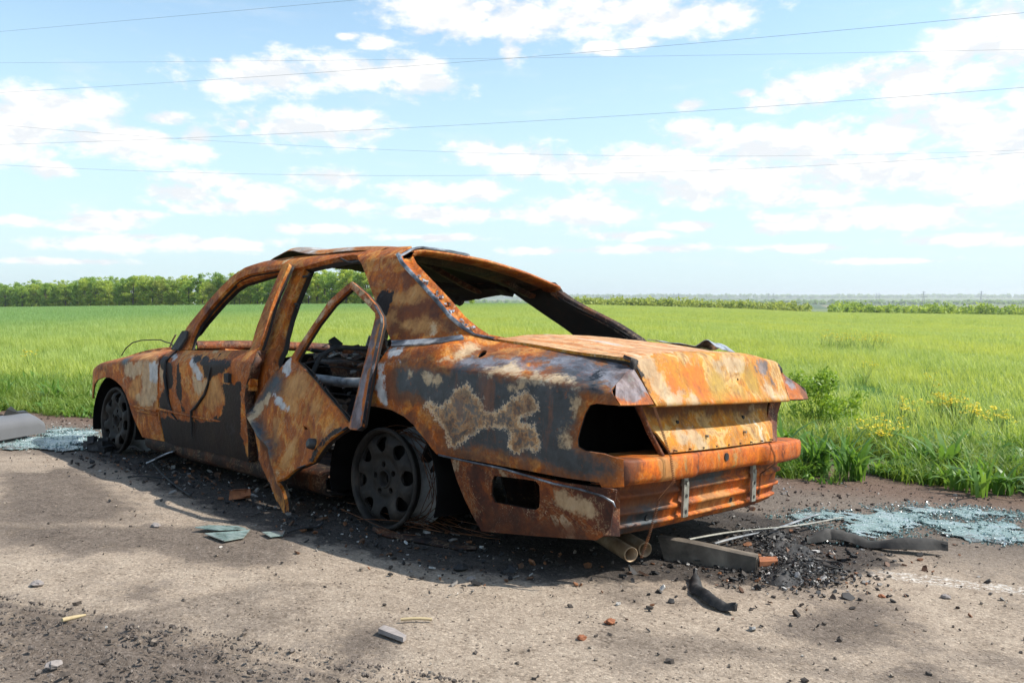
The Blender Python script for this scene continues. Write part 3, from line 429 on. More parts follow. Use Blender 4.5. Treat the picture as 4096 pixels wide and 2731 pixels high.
# ------------------------------------------------------------------ materials
def attr(nt, name):
    n = nt.nodes.new('ShaderNodeAttribute'); n.attribute_name = name
    return n.outputs['Fac']
COL = dict(ash=(.47, .33, .19), pale=(.46, .46, .45), grey=(.048, .066, .078), soot=(.012, .012, .014), ochre=(.42, .22, .075), dark=(.085, .03, .014))
def burnt(name, stops, scale=3.2, streak=(1, 1, 1), bright=1.0, dist=.6, seed=0.0, speck=.28, rough=.72, grain=1.0):
    m, nt, b = material(name)
    obj = nt.nodes.new('ShaderNodeTexCoord').outputs['Object']
    p = vmath(nt, 'ADD', obj, (seed, seed * 1.7, seed * .6))
    ps = vmath(nt, 'MULTIPLY', p, streak)
    big = noise(nt, ps, scale, 8, .62, dist)
    mid = noise(nt, ps, scale * 4.5, 7, .65, .4)
    fine = noise(nt, p, 95, 5, .7)
    big = noise(nt, ps, scale, 7, .56, dist * 1.8)
    f = math_(nt, 'ADD', math_(nt, 'MULTIPLY', big, .74), math_(nt, 'ADD', math_(nt, 'MULTIPLY', mid, .24), math_(nt, 'MULTIPLY', fine, .05)))
    c = ramp(nt, f, stops)
    # scale and scorch: coarse and fine tone changes of the oxide
    tone = noise(nt, vmath(nt, 'ADD', ps, (7.1, 3.3, 1.9)), scale * 2.1, 9, .68, .8)
    c = mix(nt, grain, c, ramp(nt, tone, [(.30, (.30, .27, .26)), (.44, (.74, .70, .66)), (.56, (1.05, 1.05, 1.05)), (.70, (1.40, 1.32, 1.22))]), 'MULTIPLY')
    c = mix(nt, grain, c, ramp(nt, fine, [(.34, (.55, .52, .50)), (.52, (1.0, 1.0, 1.0)), (.68, (1.25, 1.25, 1.25))]), 'MULTIPLY')
    # thin tide lines round old scorch marks
    tl = math_(nt, 'ABSOLUTE', math_(nt, 'SUBTRACT', tone, .505))
    c = mix(nt, math_(nt, 'MULTIPLY', smooth(nt, tl, .010, .003), .45), c, (.40, .29, .17))
    # run marks: thin vertical streaks of darker rust
    st = noise(nt, vmath(nt, 'MULTIPLY', p, (26, 26, 2.2)), 1.0, 5, .6)
    c = mix(nt, math_(nt, 'MULTIPLY', smooth(nt, st, .52, .72), .35), c, (.10, .035, .014))
    # pitted flakes
    vor = nd(nt, 'ShaderNodeTexVoronoi', None, Vector=p, Scale=120.0).outputs['Distance']
    flake = math_(nt, 'MULTIPLY', smooth(nt, vor, .34, .18), smooth(nt, noise(nt, p, 9, 6, .7), .53, .64))
    c = mix(nt, math_(nt, 'MULTIPLY', flake, speck), c, (.50, .40, .28))
    c = mix(nt, math_(nt, 'MULTIPLY', smooth(nt, fine, .58, .75), .45), c, (.05, .022, .012))
    # round heat spots with a pale rim
    pw = vmath(nt, 'MULTIPLY_ADD', nd(nt, 'ShaderNodeTexNoise', None, Vector=p, Scale=14.0, Detail=4.0).outputs[1], (.07, .07, .07), p)
    vs_ = nd(nt, 'ShaderNodeTexVoronoi', None, Vector=pw, Scale=8.5)
    vd = vs_.outputs['Distance']; vr = nd(nt, 'ShaderNodeSeparateColor', None, Color=vs_.outputs['Color']).outputs[0]
    rad = math_(nt, 'MULTIPLY', math_(nt, 'SUBTRACT', vr, .45), .55)
    dd_ = math_(nt, 'SUBTRACT', rad, vd)
    c = mix(nt, math_(nt, 'MULTIPLY', smooth(nt, dd_, -.015, .02), .42), c, mix(nt, mid, (.07, .028, .012), (.24, .10, .03)))
    c = mix(nt, math_(nt, 'MULTIPLY', math_(nt, 'MULTIPLY', smooth(nt, dd_, -.035, -.012), smooth(nt, dd_, .012, -.008)), .30), c, (.42, .28, .13))
    w1 = math_(nt, 'SUBTRACT', noise(nt, p, 11, 8, .62, .3), .5)
    w2 = math_(nt, 'SUBTRACT', noise(nt, p, 70, 5, .7), .5)
    w = math_(nt, 'ADD', math_(nt, 'MULTIPLY', w1, .62), math_(nt, 'MULTIPLY', w2, .22))
    rg = None; hgt = None
    def layer(c, nm, fcol, soft=.03, amount=.95, warp=1.0):
        v = math_(nt, 'ADD', attr(nt, 'L_' + nm), math_(nt, 'MULTIPLY', w, warp))
        has = math_(nt, 'GREATER_THAN', attr(nt, 'L_' + nm), .01)
        k = math_(nt, 'MULTIPLY', smooth(nt, v, .5 - soft, .5 + soft), has)
        return mix(nt, math_(nt, 'MULTIPLY', k, amount), c, fcol), k, v, has
    mott = mid
    c, k, v, h = layer(c, 'dark', ramp(nt, mott, [(.3, (.045, .018, .010)), (.6, (.12, .042, .016)), (.8, (.20, .075, .022))]), .10, .85)
    c, k, v, h = layer(c, 'ochre', ramp(nt, mott, [(.3, (.26, .12, .035)), (.6, (.43, .24, .09)), (.8, (.50, .36, .19))]), .10, .85)
    c, k, v, h = layer(c, 'orange', ramp(nt, mott, [(.3, (.42, .11, .012)), (.6, (.56, .18, .016)), (.8, (.55, .24, .04))]), .12, .85)
    c, k, v, h = layer(c, 'olive', ramp(nt, mott, [(.3, (.24, .16, .035)), (.6, (.38, .26, .05)), (.8, (.48, .34, .08))]), .14, .8)
    gcol = ramp(nt, mott, [(.25, (.010, .014, .018)), (.55, (.022, .032, .040)), (.8, (.050, .064, .076))])
    # a worn pale halo where paint has burnt back
    vg = math_(nt, 'ADD', attr(nt, 'L_grey'), math_(nt, 'MULTIPLY', w, 1.0))
    hg = math_(nt, 'GREATER_THAN', attr(nt, 'L_grey'), .01)
    halo = math_(nt, 'MULTIPLY', math_(nt, 'MULTIPLY', smooth(nt, vg, .40, .47), hg), smooth(nt, noise(nt, p, 19, 5, .6), .46, .62))
    c = mix(nt, math_(nt, 'MULTIPLY', halo, .35), c, (.34, .20, .09))
    c = mix(nt, math_(nt, 'MULTIPLY', math_(nt, 'MULTIPLY', smooth(nt, vg, .14, .47), hg), .72), c, ramp(nt, mott, [(.3, (.045, .024, .014)), (.55, (.10, .050, .024)), (.8, (.16, .085, .045))]))
    c, kg, v, h = layer(c, 'grey', gcol, .09, .95)
    c, k, v, h = layer(c, 'slate', ramp(nt, tone, [(.34, (.028, .027, .032)), (.46, (.075, .075, .088)), (.52, (.125, .125, .145)), (.60, (.18, .18, .20)), (.66, (.11, .075, .065))]), .05, .85)
    # rust freckles inside the paint
    fr = math_(nt, 'MULTIPLY', kg, math_(nt, 'MAXIMUM', smooth(nt, noise(nt, p, 34, 7, .7), .60, .66), math_(nt, 'MULTIPLY', smooth(nt, noise(nt, vmath(nt, 'MULTIPLY', p, (14, 14, 2.4)), 1.0, 6, .65), .56, .68), .7)))
    c = mix(nt, math_(nt, 'MULTIPLY', fr, .8), c, (.15, .06, .025))
    # the blistered pale-edged burn: lacy bright rim, brown-grey inside
    vl = math_(nt, 'ADD', attr(nt, 'L_lace'), math_(nt, 'MULTIPLY', math_(nt, 'ADD', math_(nt, 'MULTIPLY', w1, .50), math_(nt, 'MULTIPLY', w2, 1.0)), 1.0))
    hl = math_(nt, 'GREATER_THAN', attr(nt, 'L_lace'), .01)
    kl = math_(nt, 'MULTIPLY', smooth(nt, vl, .40, .56), hl)
    kl = math_(nt, 'MULTIPLY', kl, math_(nt, 'ADD', .45, math_(nt, 'MULTIPLY', smooth(nt, mid, .36, .56), .5)))
    lin = ramp(nt, math_(nt, 'ADD', math_(nt, 'MULTIPLY', tone, .6), math_(nt, 'MULTIPLY', w2, .22)), [(.20, (.040, .040, .040)), (.26, (.085, .068, .055)), (.29, (.20, .10, .045)), (.315, (.34, .21, .10)), (.34, (.15, .115, .085)), (.40, (.075, .075, .075))])
    lcol = mix(nt, smooth(nt, vl, .56, .74), ramp(nt, vl, [(.46, (.52, .46, .38)), (.54, (.50, .38, .23)), (.64, (.40, .25, .12))]), lin)
    c = mix(nt, kl, c, lcol)
    c, k2, v, h = layer(c, 'ash', ramp(nt, mott, [(.3, (.32, .23, .13)), (.55, (.43, .33, .20)), (.8, (.50, .46, .38))]), .07, .82, 1.35)
    c, k3, v, h = layer(c, 'pale', ramp(nt, mott, [(.3, (.26, .27, .29)), (.55, (.40, .41, .41)), (.8, (.50, .50, .48))]), .045, .9)
    c, ks, v, h = layer(c, 'soot', ramp(nt, mott, [(.3, (.003, .003, .0035)), (.60, (.006, .0065, .0075)), (.80, (.035, .038, .045))]), .03, .97)
    c = mix(nt, .75, c, ramp(nt, noise(nt, vmath(nt, 'MULTIPLY', p, (1, 1, .6)), 27, 7, .72, .5), [(.32, (.45, .41, .38)), (.47, (.88, .87, .86)), (.58, (1.05, 1.05, 1.05)), (.70, (1.30, 1.28, 1.25))]), 'MULTIPLY')
    inner = attr(nt, 'inner')
    ic = ramp(nt, mid, [(.3, (.005, .0045, .004)), (.55, (.012, .009, .007)), (.70, (.035, .017, .010)), (.85, (.09, .04, .018))])
    c = mix(nt, smooth(nt, inner, .4, .6), c, ic)
    hsv = nd(nt, 'ShaderNodeHueSaturation', None, Hue=.494, Saturation=1.07, Value=bright, Color=c)
    nt.links.new(hsv.outputs[0], b.inputs['Base Color'])
    rr = math_(nt, 'SUBTRACT', rough, math_(nt, 'MULTIPLY', kg, .22))
    rr = math_(nt, 'SUBTRACT', rr, math_(nt, 'MULTIPLY', ks, .12))
    nt.links.new(math_(nt, 'SUBTRACT', .45, math_(nt, 'MULTIPLY', ks, .22)), b.inputs['Specular IOR Level'])
    rr = math_(nt, 'ADD', rr, math_(nt, 'MULTIPLY', math_(nt, 'SUBTRACT', mid, .5), .3))
    nt.links.new(rr, b.inputs['Roughness'])
    h = math_(nt, 'ADD', math_(nt, 'MULTIPLY', fine, .5), math_(nt, 'ADD', math_(nt, 'MULTIPLY', mid, .7), math_(nt, 'MULTIPLY', ks, noise(nt, p, 60, 4, .6))))
    h = math_(nt, 'ADD', h, math_(nt, 'MULTIPLY', flake, .4))
    bp = nd(nt, 'ShaderNodeBump', None, Strength=.35, Distance=.006, Height=h)
    nt.links.new(bp.outputs[0], b.inputs['Normal'])
    return m
RUST = [(.33, (.060, .022, .010)), (.41, (.15, .047, .012)), (.425, (.25, .075, .014)), (.475, (.33, .105, .016)), (.49, (.22, .066, .014)), (.53, (.37, .115, .016)), (.545, (.42, .175, .040)), (.575, (.44, .22, .065)), (.59, (.32, .098, .016)), (.64, (.40, .14, .024)), (.655, (.42, .30, .16))]
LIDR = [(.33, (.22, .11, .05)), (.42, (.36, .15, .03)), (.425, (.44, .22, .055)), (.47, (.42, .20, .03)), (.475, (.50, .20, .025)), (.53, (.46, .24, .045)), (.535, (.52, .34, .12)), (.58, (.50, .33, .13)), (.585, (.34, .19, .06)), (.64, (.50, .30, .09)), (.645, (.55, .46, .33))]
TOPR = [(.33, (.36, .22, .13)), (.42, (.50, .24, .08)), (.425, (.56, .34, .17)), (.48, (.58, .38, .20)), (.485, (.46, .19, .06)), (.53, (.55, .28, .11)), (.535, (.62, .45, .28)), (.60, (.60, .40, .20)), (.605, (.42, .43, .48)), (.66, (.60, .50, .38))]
TAILR = [(.33, (.055, .022, .014)), (.42, (.19, .055, .014)), (.425, (.36, .092, .011)), (.48, (.52, .135, .009)), (.53, (.58, .18, .011)), (.535, (.44, .115, .011)), (.59, (.54, .17, .015)), (.595, (.40, .20, .05)), (.65, (.34, .23, .13))]
SKIRTR = [(.33, (.030, .012, .008)), (.42, (.075, .023, .010)), (.48, (.125, .038, .013)), (.485, (.19, .060, .016)), (.54, (.22, .075, .020)), (.545, (.12, .036, .013)), (.62, (.20, .07, .020)), (.625, (.34, .25, .16))]
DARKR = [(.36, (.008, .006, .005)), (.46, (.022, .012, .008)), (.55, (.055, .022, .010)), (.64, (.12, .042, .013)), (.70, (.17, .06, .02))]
M = {}
M['rust'] = burnt('burnt_rusty_steel', RUST, grain=.6, bright=1.22)
M['rust2'] = burnt('burnt_rusty_steel_door', RUST, scale=2.8, seed=4.3, streak=(1, 1, .7), grain=.65, bright=1.22)
M['roof'] = burnt('burnt_roof_steel', [(.36, (.12, .05, .02)), (.44, (.30, .11, .025)), (.52, (.38, .15, .03)), (.525, (.36, .22, .11)), (.58, (.33, .30, .28)), (.66, (.36, .37, .39))], scale=2.2, seed=9.1)
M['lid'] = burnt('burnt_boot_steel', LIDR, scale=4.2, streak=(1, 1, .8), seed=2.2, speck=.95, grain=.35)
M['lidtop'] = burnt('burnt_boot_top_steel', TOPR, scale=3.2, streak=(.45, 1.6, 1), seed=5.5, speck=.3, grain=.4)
M['tail'] = burnt('burnt_orange_steel', TAILR, scale=3.0, streak=(1, 1.2, .8), seed=7.7, grain=.55)
M['skirt'] = burnt('burnt_dark_skirt_steel', SKIRTR, scale=3.0, seed=1.4, speck=.9)
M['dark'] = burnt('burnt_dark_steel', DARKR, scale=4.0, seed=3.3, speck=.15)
def simple(name, stops, scale=12, rough=.7, metal=0.0, bump=.3, bscale=60, spec=.5, dist=.004):
    m, nt, b = material(name)
    obj = nt.nodes.new('ShaderNodeTexCoord').outputs['Object']
    n = noise(nt, obj, scale, 8, .65, .3)
    nt.links.new(ramp(nt, n, stops), b.inputs['Base Color'])
    b.inputs['Roughness'].default_value = rough; b.inputs['Metallic'].default_value = metal
    b.inputs['Specular IOR Level'].default_value = spec
    if bump:
        bp = nd(nt, 'ShaderNodeBump', None, Strength=bump, Distance=dist, Height=noise(nt, obj, bscale, 6, .65))
        nt.links.new(bp.outputs[0], b.inputs['Normal'])
    return m
M['trim'] = simple('blued_bare_trim', [(.38, (.035, .037, .042)), (.5, (.12, .13, .15)), (.58, (.33, .35, .37)), (.66, (.46, .47, .48))], 9, .42, .5)
M['galv'] = simple('dull_zinc', [(.35, (.20, .19, .16)), (.6, (.36, .35, .30))], 25, .5, .4)
M['rim'] = simple('sooty_alloy', [(.35, (.010, .0085, .0075)), (.55, (.023, .0195, .017)), (.7, (.055, .042, .033))], 8, .66, .0, .25, 60, .25)
M['ashwhite'] = simple('ash_grey_barrel', [(.3, (.12, .12, .12)), (.45, (.45, .45, .45)), (.65, (.60, .60, .59))], 7, .85)
M['char'] = simple('charred_black', [(.35, (.008, .008, .008)), (.55, (.022, .021, .021)), (.75, (.07, .06, .055))], 22, .75, 0, .6, 40)
M['tube'] = simple('burnt_grey_tube', [(.35, (.10, .10, .10)), (.55, (.30, .31, .32)), (.75, (.45, .42, .38))], 16, .5, .4)
M['pipe'] = simple('tan_burnt_pipe', [(.35, (.22, .14, .075)), (.55, (.40, .28, .17)), (.7, (.52, .42, .30))], 12, .55, .35)
M['spring'] = simple('rusty_spring_wire', [(.4, (.08, .03, .012)), (.7, (.25, .09, .025))], 30, .7, .2, 0)
M['jamb'] = simple('scorched_blue_black_steel', [(.35, (.008, .009, .012)), (.55, (.022, .024, .032)), (.68, (.12, .13, .16))], 26, .45, .2)
M['void'] = simple('soot_and_shade_black', [(.3, (.004, .004, .004)), (.7, (.010, .009, .009))], 9, .9, 0, 0, 60, .05)  # for sooty parts and for black sheets that stand in for shade
M['melt'] = simple('melted_alloy', [(.35, (.10, .09, .09)), (.5, (.40, .41, .43)), (.65, (.60, .61, .62))], 20, .3, .75)
M['rubber'] = simple('charred_rubber', [(.35, (.014, .013, .012)), (.6, (.045, .042, .038)), (.78, (.16, .14, .12))], 9, .8, 0, .6, 30)
M['beam'] = simple('sooty_beam', [(.35, (.040, .032, .025)), (.55, (.12, .098, .075)), (.72, (.24, .20, .155))], 7, .7, .1)
M['plastic'] = simple('grey_plastic', [(.3, (.115, .115, .12)), (.7, (.14, .14, .145))], 3, .5, 0, .05)
M['blackplastic'] = simple('black_plastic', [(.3, (.012, .012, .013)), (.7, (.03, .03, .031))], 5, .5)
M['stone'] = simple('grey_stone', [(.3, (.16, .14, .13)), (.7, (.34, .30, .28))], 30, .9)
M['straw'] = simple('dry_straw', [(.3, (.34, .26, .14)), (.7, (.46, .37, .22))], 30, .8)
M['chip'] = simple('orange_rust_chip', [(.3, (.16, .055, .025)), (.7, (.36, .13, .05))], 30, .85)
M['cable'] = simple('power_cable', [(.3, (.20, .23, .28)), (.7, (.24, .27, .32))], 5, .6, 0, 0)
M['wood'] = simple('grey_wood', [(.3, (.10, .08, .065)), (.7, (.28, .23, .18))], 14, .8)

# ================================================================== THE BURNT CAR (x forward, y to its left, z up from the road)
car = empty('burnt_car', MC)
tag(car, 'burnt-out rusty four-door saloon car with its rear door hanging loose', 'car')
P_ = DATA['patches']
q = side_panel('quarter_panel', DATA['quarter'], M['rust'], car, [DATA['filler']], thick=.014, step=.018, patches=P_['quarter'])
q['label'] = 'rear quarter panel with slate paint left and a pale lacy burn mark'
far_q = [p for p in DATA['quarter'] if not (p[0] < -.90 and p[1] < .62)]
i_ = next(i for i, p in enumerate(far_q) if p[0] < -1.1)
far_q = far_q[:i_] + [(-.86, .372), (-.90, .50), (-.93, .615)] + far_q[i_:]
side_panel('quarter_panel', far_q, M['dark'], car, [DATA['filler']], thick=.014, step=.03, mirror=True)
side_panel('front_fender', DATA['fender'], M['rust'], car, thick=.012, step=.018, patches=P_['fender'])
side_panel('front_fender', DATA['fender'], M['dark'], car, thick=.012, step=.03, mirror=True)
# inner gutter of the left fender: rolls over towards the missing bonnet
def gutter(s, mat):
    xs = np.linspace(2.14, 3.35, 26); top = np.interp(xs, [2.14, 2.30, 2.5, 2.7, 2.889, 3.089, 3.24, 3.34], [.712, .708, .697, .678, .65, .612, .58, .545])
    rows = []
    for t, (dy, dz) in enumerate([(0, 0), (.02, .006), (.05, .010), (.075, .006), (.085, -.03), (.087, -.10)]):
        y = side_y(xs, top - .002) - dy
        rows.append(np.stack([xs, s * y, top + dz], 1))
    grid_panel('fender_gutter', np.array(rows), mat, car, (0, 0, 1), .006)
gutter(1, M['rust']); gutter(-1, M['dark'])
doff = lambda x: .035 * np.clip((2.05 - x) / 1.0, 0, 1)
fd = side_panel('front_door', DATA['front_door'], M['rust2'], car, off=doff, thick=.02, step=.018, patches=P_['front_door'])
fd['label'] = 'front door streaked with black soot'
fr = side_panel('window_frame', DATA['front_frame'], M['rust2'], fd, off=doff, thick=.035, step=.02, amp=.002)
mt = side_panel('mirror_plate', DATA['mirror_triangle'], M['rubber'], fd, off=.034, thick=.012, step=.02, amp=.001)
# door edge flange, lock and hinge holes
m = MB()
zs = np.linspace(.17, .735, 24)
def dedge(z): return np.interp(z, [.164, .292, .401, .49, .562, .622, .687, .734], [1.014, .992, .997, 1.01, .992, .958, .942, .999])
rows = []
for dx, dy in ((0.0, .002), (-.005, -.003), (-.005, -.05), (.01, -.055)):
    x = dedge(zs) + dx; rows.append(np.stack([x, side_y(x, zs) + doff(x) + dy, zs], 1))
grid_panel('door_edge', np.array(rows), M['dark'], fd, (-1, 0, 0), .004)
m = MB(); m.tube([(1.09, .86, .66), (1.09, .845, .655)], .013, 10); m.build('lock_hole', M['char'], fd)
m = MB(); m.box((1.17, .885, .585), (.045, .03, .045), jitter=.004); m.build('door_handle', M['char'], fd)
# beads of molten rubber that ran down the door
def surf_path(pts, off): return [(x, float(side_y(x, z)) + off, z) for x, z in pts]
m = MB()
m.tube(surf_path([(1.93, .70), (1.955, .64), (1.95, .55), (1.925, .46), (1.895, .39), (1.86, .33), (1.80, .30)], .012), [.009, .011, .010, .008, .008, .008, .004], 7, flat=.6)
m.build('melted_seal', M['char'], fd); m = MB()
m.tube(surf_path([(1.36, .705), (1.385, .62), (1.40, .54), (1.44, .48), (1.54, .405), (1.60, .375), (1.605, .31), (1.62, .22)], .026), [.007, .008, .008, .010, .010, .008, .008, .004], 7, flat=.6)
m.build('melted_seal', M['char'], fd)
m = MB()
m.tube(surf_path([(2.02, .352), (1.8, .347), (1.6, .345), (1.4, .345), (1.2, .35), (1.02, .355)], .02), .007, 6); m.build('side_moulding', M['rust'], fd)
# fender moulding
m = MB()
m.tube(surf_path([(2.44, .337), (2.3, .336), (2.08, .335)], .004), .007, 6); m.build('fender_moulding', M['rust'], car); m = MB(); m.tube(surf_path([(2.43, .315), (2.3, .312), (2.08, .31)], .003), .006, 6)
m.build('fender_moulding', M['rust'], car)
# pillars and roof rails
for s in (1, -1):
    k = dict(mirror=s < 0, thick=.05, step=.025, amp=.002)
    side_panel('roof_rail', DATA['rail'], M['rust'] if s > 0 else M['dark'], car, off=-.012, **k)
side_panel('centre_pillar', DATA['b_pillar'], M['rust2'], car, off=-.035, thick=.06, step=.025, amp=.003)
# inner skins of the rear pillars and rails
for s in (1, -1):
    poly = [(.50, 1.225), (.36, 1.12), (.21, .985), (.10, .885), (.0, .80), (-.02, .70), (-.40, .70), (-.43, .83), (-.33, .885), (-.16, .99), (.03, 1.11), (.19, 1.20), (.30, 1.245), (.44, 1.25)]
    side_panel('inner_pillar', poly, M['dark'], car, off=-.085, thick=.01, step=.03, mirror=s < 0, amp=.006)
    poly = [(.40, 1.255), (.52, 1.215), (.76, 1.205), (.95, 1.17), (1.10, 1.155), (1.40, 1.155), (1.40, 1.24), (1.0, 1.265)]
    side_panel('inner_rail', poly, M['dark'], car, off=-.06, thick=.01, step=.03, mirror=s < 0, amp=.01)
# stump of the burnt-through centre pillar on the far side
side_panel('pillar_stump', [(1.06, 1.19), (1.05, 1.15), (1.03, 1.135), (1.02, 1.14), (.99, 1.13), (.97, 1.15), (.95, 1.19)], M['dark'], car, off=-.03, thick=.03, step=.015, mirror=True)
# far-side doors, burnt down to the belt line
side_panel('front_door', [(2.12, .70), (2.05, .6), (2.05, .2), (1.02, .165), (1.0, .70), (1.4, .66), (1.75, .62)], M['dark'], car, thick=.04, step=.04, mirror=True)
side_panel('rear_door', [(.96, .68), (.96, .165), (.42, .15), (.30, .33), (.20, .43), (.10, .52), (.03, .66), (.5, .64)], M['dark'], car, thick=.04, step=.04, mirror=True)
# sills and floor
for s in (1, -1):
    rows = []
    xs = np.linspace(2.30, .40, 40)
    for y, z in ((.70, .20), (.785, .185), (.80, .155), (.795, .10), (.76, .075), (.68, .07)):
        rows.append(np.stack([xs, np.full_like(xs, s * y) + dents(xs, xs * 0 + z, .006), np.full_like(xs, z) + dents(xs, xs * 0 + y, .006)], 1))
    grid_panel('sill', np.array(rows), M['dark'], car, (0, s, 0), .01)  # dark steel on the near sill: shade under the door put into colour
xs = np.linspace(-.92, 3.1, 60); ys = np.linspace(-.66, .66, 30)
X, Y = np.meshgrid(xs, ys, indexing='ij')
Z = .12 + .16 * np.exp(-(Y / .13) ** 2) * (X > -.3) + .22 * sstep(-.05, -.25, X) * (1 - sstep(-.55, -.65, X)) + .03 * fbm(X * 6, Y * 6)
grid_panel('floor_pan', np.stack([X, Y, Z], 2), M['dark'], car, (0, 0, 1), .01)
# rear bulkhead behind the seat, parcel shelf
ys = np.linspace(-.70, .70, 24); rows = [np.stack([np.full_like(ys, x), ys * w, np.full_like(ys, z) + .01 * fbm(ys * 9, ys * 0 + z * 9)], 1) for x, z, w in ((-.12, .26, 1), (-.22, .50, 1), (-.30, .76, .98), (-.33, .80, .93), (-.47, .83, .86))]
grid_panel('parcel_shelf', np.array(rows), M['dark'], car, (1, 0, .3), .012)
# wheel housings (dark inner arches) front and rear
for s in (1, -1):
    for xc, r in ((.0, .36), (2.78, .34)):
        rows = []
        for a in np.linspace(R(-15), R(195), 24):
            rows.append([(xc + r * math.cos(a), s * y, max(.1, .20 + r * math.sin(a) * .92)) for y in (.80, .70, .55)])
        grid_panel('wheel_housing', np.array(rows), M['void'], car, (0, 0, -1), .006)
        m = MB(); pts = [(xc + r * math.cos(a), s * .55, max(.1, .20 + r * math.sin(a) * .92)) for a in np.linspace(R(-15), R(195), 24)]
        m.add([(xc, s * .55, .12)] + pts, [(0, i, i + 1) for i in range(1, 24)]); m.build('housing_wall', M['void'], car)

# ---- roof: torn and curled at its front edge
def rear_z(y): return np.interp(y, [-.56, -.43, -.2, .09, .35, .50, .56], [1.168, 1.182, 1.213, 1.242, 1.254, 1.254, 1.240])
nu, nv = 44, 40
P = np.zeros((nu, nv, 3))
for j, v in enumerate(np.linspace(-1, 1, nv)):
    y = v * (.522 if v > 0 else .552)
    xr = .165 - .06 * (1 - v * v); xf = 1.50 - .03 * v * v + .05 * (vnoise(np.array([j * .55]), np.array([3.3]))[0] - .5) + .03 * (rnd.random() - .5)
    for i, u in enumerate(np.linspace(0, 1, nu)):
        x = xr + (xf - xr) * u
        zs_ = np.interp(x, [0, .18, .5, 1.0, 1.25, 1.5], [1.262, 1.268, 1.280, 1.275, 1.258, 1.205]) + .052 * (1 - v * v) ** .8
        k_ = float(sstep(.05, .75, x)); z = rear_z(y) * (1 - k_) + (zs_ - .105 * float(sstep(.15, -.5, y)) * (1 - float(sstep(.9, 1.5, x)))) * k_
        curl = .040 * float(sstep(.95, 1.28, x)) * float(sstep(-.2, .75, v)) - .05 * float(sstep(1.38, 1.52, x)) * float(sstep(-.2, .6, v)) * .4
        buck = .030 * (fbm(np.array([x * 3.2]), np.array([y * 3.2 + 9]), 3)[0] - .43) * float(sstep(.55, 1.0, x))
        z += curl + buck
        if abs(v) > .93: z -= .012 * (abs(v) - .93) / .07
        P[i, j] = (x, y, z)
roof_attr = {'L_pale': np.clip(.5 + 5 * (.10 - np.hypot((P[..., 0] - 1.05) / 2.4, (P[..., 1] - .25) / 2.0)), 0, 1).ravel(),
             'L_soot': np.clip(.5 + 5 * (.03 - np.abs(P[..., 0] - .25 + .3 * P[..., 1])), 0, 1).ravel() * 0}
roof = grid_panel('roof', P, M['roof'], car, (0, 0, 1), .006, roof_attr)
roof['label'] = 'roof skin torn and curled up at its front edge'
# roof bows under the skin
for bx in (.32, .75, 1.15):
    ys = np.linspace(-.5, .5, 16); rows = [np.stack([np.full_like(ys, bx + dx), ys, 1.252 + .045 * (1 - (ys / .52) ** 2) - .11 * sstep(.15, -.5, ys) * (1 - sstep(.9, 1.5, bx)) - .03 * (bx < .5) + dz], 1) for dx, dz in ((-.03, 0), (-.02, -.02), (.02, -.02), (.03, 0))]
    grid_panel('roof_bow', np.array(rows), M['dark'], roof, (0, 0, -1), .004)
# rear window header: flange below the roof edge
vs = np.linspace(-1, 1, 36); rows = []
for dx, dz in ((.0, .002), (-.014, -.004), (-.018, -.014), (.010, -.024), (.05, -.030), (.09, -.026)):
    y = vs * .545; x = .165 - .06 * (1 - vs ** 2) + dx
    rows.append(np.stack([x, y, rear_z(y) + dz - .022 * np.clip(np.abs(vs) - .9, 0, 1) / .1 * (dx > 0)], 1))
grid_panel('rear_header', np.array(rows), M['rust'], car, (-1, 0, -.3), .005)
rows = []
for dx, dz in ((.07, -.022), (.20, -.045), (.34, -.03)):
    y = vs * .53; x = .165 - .06 * (1 - vs ** 2) + dx; rows.append(np.stack([x, y, rear_z(y) + .3 * dx * (1.262 + .05 * (1 - vs ** 2) - rear_z(y)) + dz], 1))
grid_panel('inner_header', np.array(rows), M['dark'], car, (0, 0, -1), .006)
# rear window surround: channel, inner lip and blued trim strips
wedge = [(-.45, .842), (-.388, .853), (-.352, .879), (-.277, .925), (-.174, .998), (-.064, 1.067), (.019, 1.116), (.109, 1.168), (.175, 1.215)]
for s in (1, -1):
    A = np.array(resample(wedge, .03)[:0] or [(x, z) for x, z in wedge]); x, z = A[:, 0], A[:, 1]
    y = side_y(x, z)
    n = len(x); rows = []
    for dx, dy, dz in ((0, 0, 0), (-.006, -.012, -.004), (.006, -.030, -.016), (.002, -.062, -.010), (-.010, -.070, .006), (.004, -.082, .004), (.03, -.086, -.02)):
        rows.append(np.stack([x + dx, s * (y + dy), z + dz - (sag(x, z) if s < 0 else 0)], 1))
    grid_panel('window_channel', np.array(rows), M['rust2'] if s > 0 else M['dark'], car, (-1, 0, .5), .005)
def strip(name, path, width, thick, mat, parent, wdir):
    path = [Vector(p) for p in path]; rows = []
    for p in path: rows.append(p)
    rows = np.array([tuple(p) for p in path]); w = np.asarray(wdir, float)
    if w.ndim == 1: w = np.repeat(w[None], len(rows), 0)
    w = w / np.linalg.norm(w, axis=1, keepdims=True)
    t = np.gradient(rows, axis=0); nrm = np.cross(t, w); nrm /= np.maximum(np.linalg.norm(nrm, axis=1, keepdims=True), 1e-9)
    L = [rows - w * width / 2, rows - w * width / 4 + nrm * thick * .7, rows + nrm * thick, rows + w * width / 4 + nrm * thick * .7, rows + w * width / 2]
    return grid_panel(name, np.array(L), mat, parent, nrm.mean(0), thick * .8)
A = np.array(wedge); px, pz = A[:, 0], A[:, 1]; py = side_y(px, pz)
strip('window_trim', np.stack([px + .004, py + .006, pz + .002], 1), .021, .006, M['trim'], car, (1, .35, -.5))
vs = np.linspace(1.12, .42, 14); yy = vs * .545; xx = .165 - .06 * (1 - vs ** 2) - .008
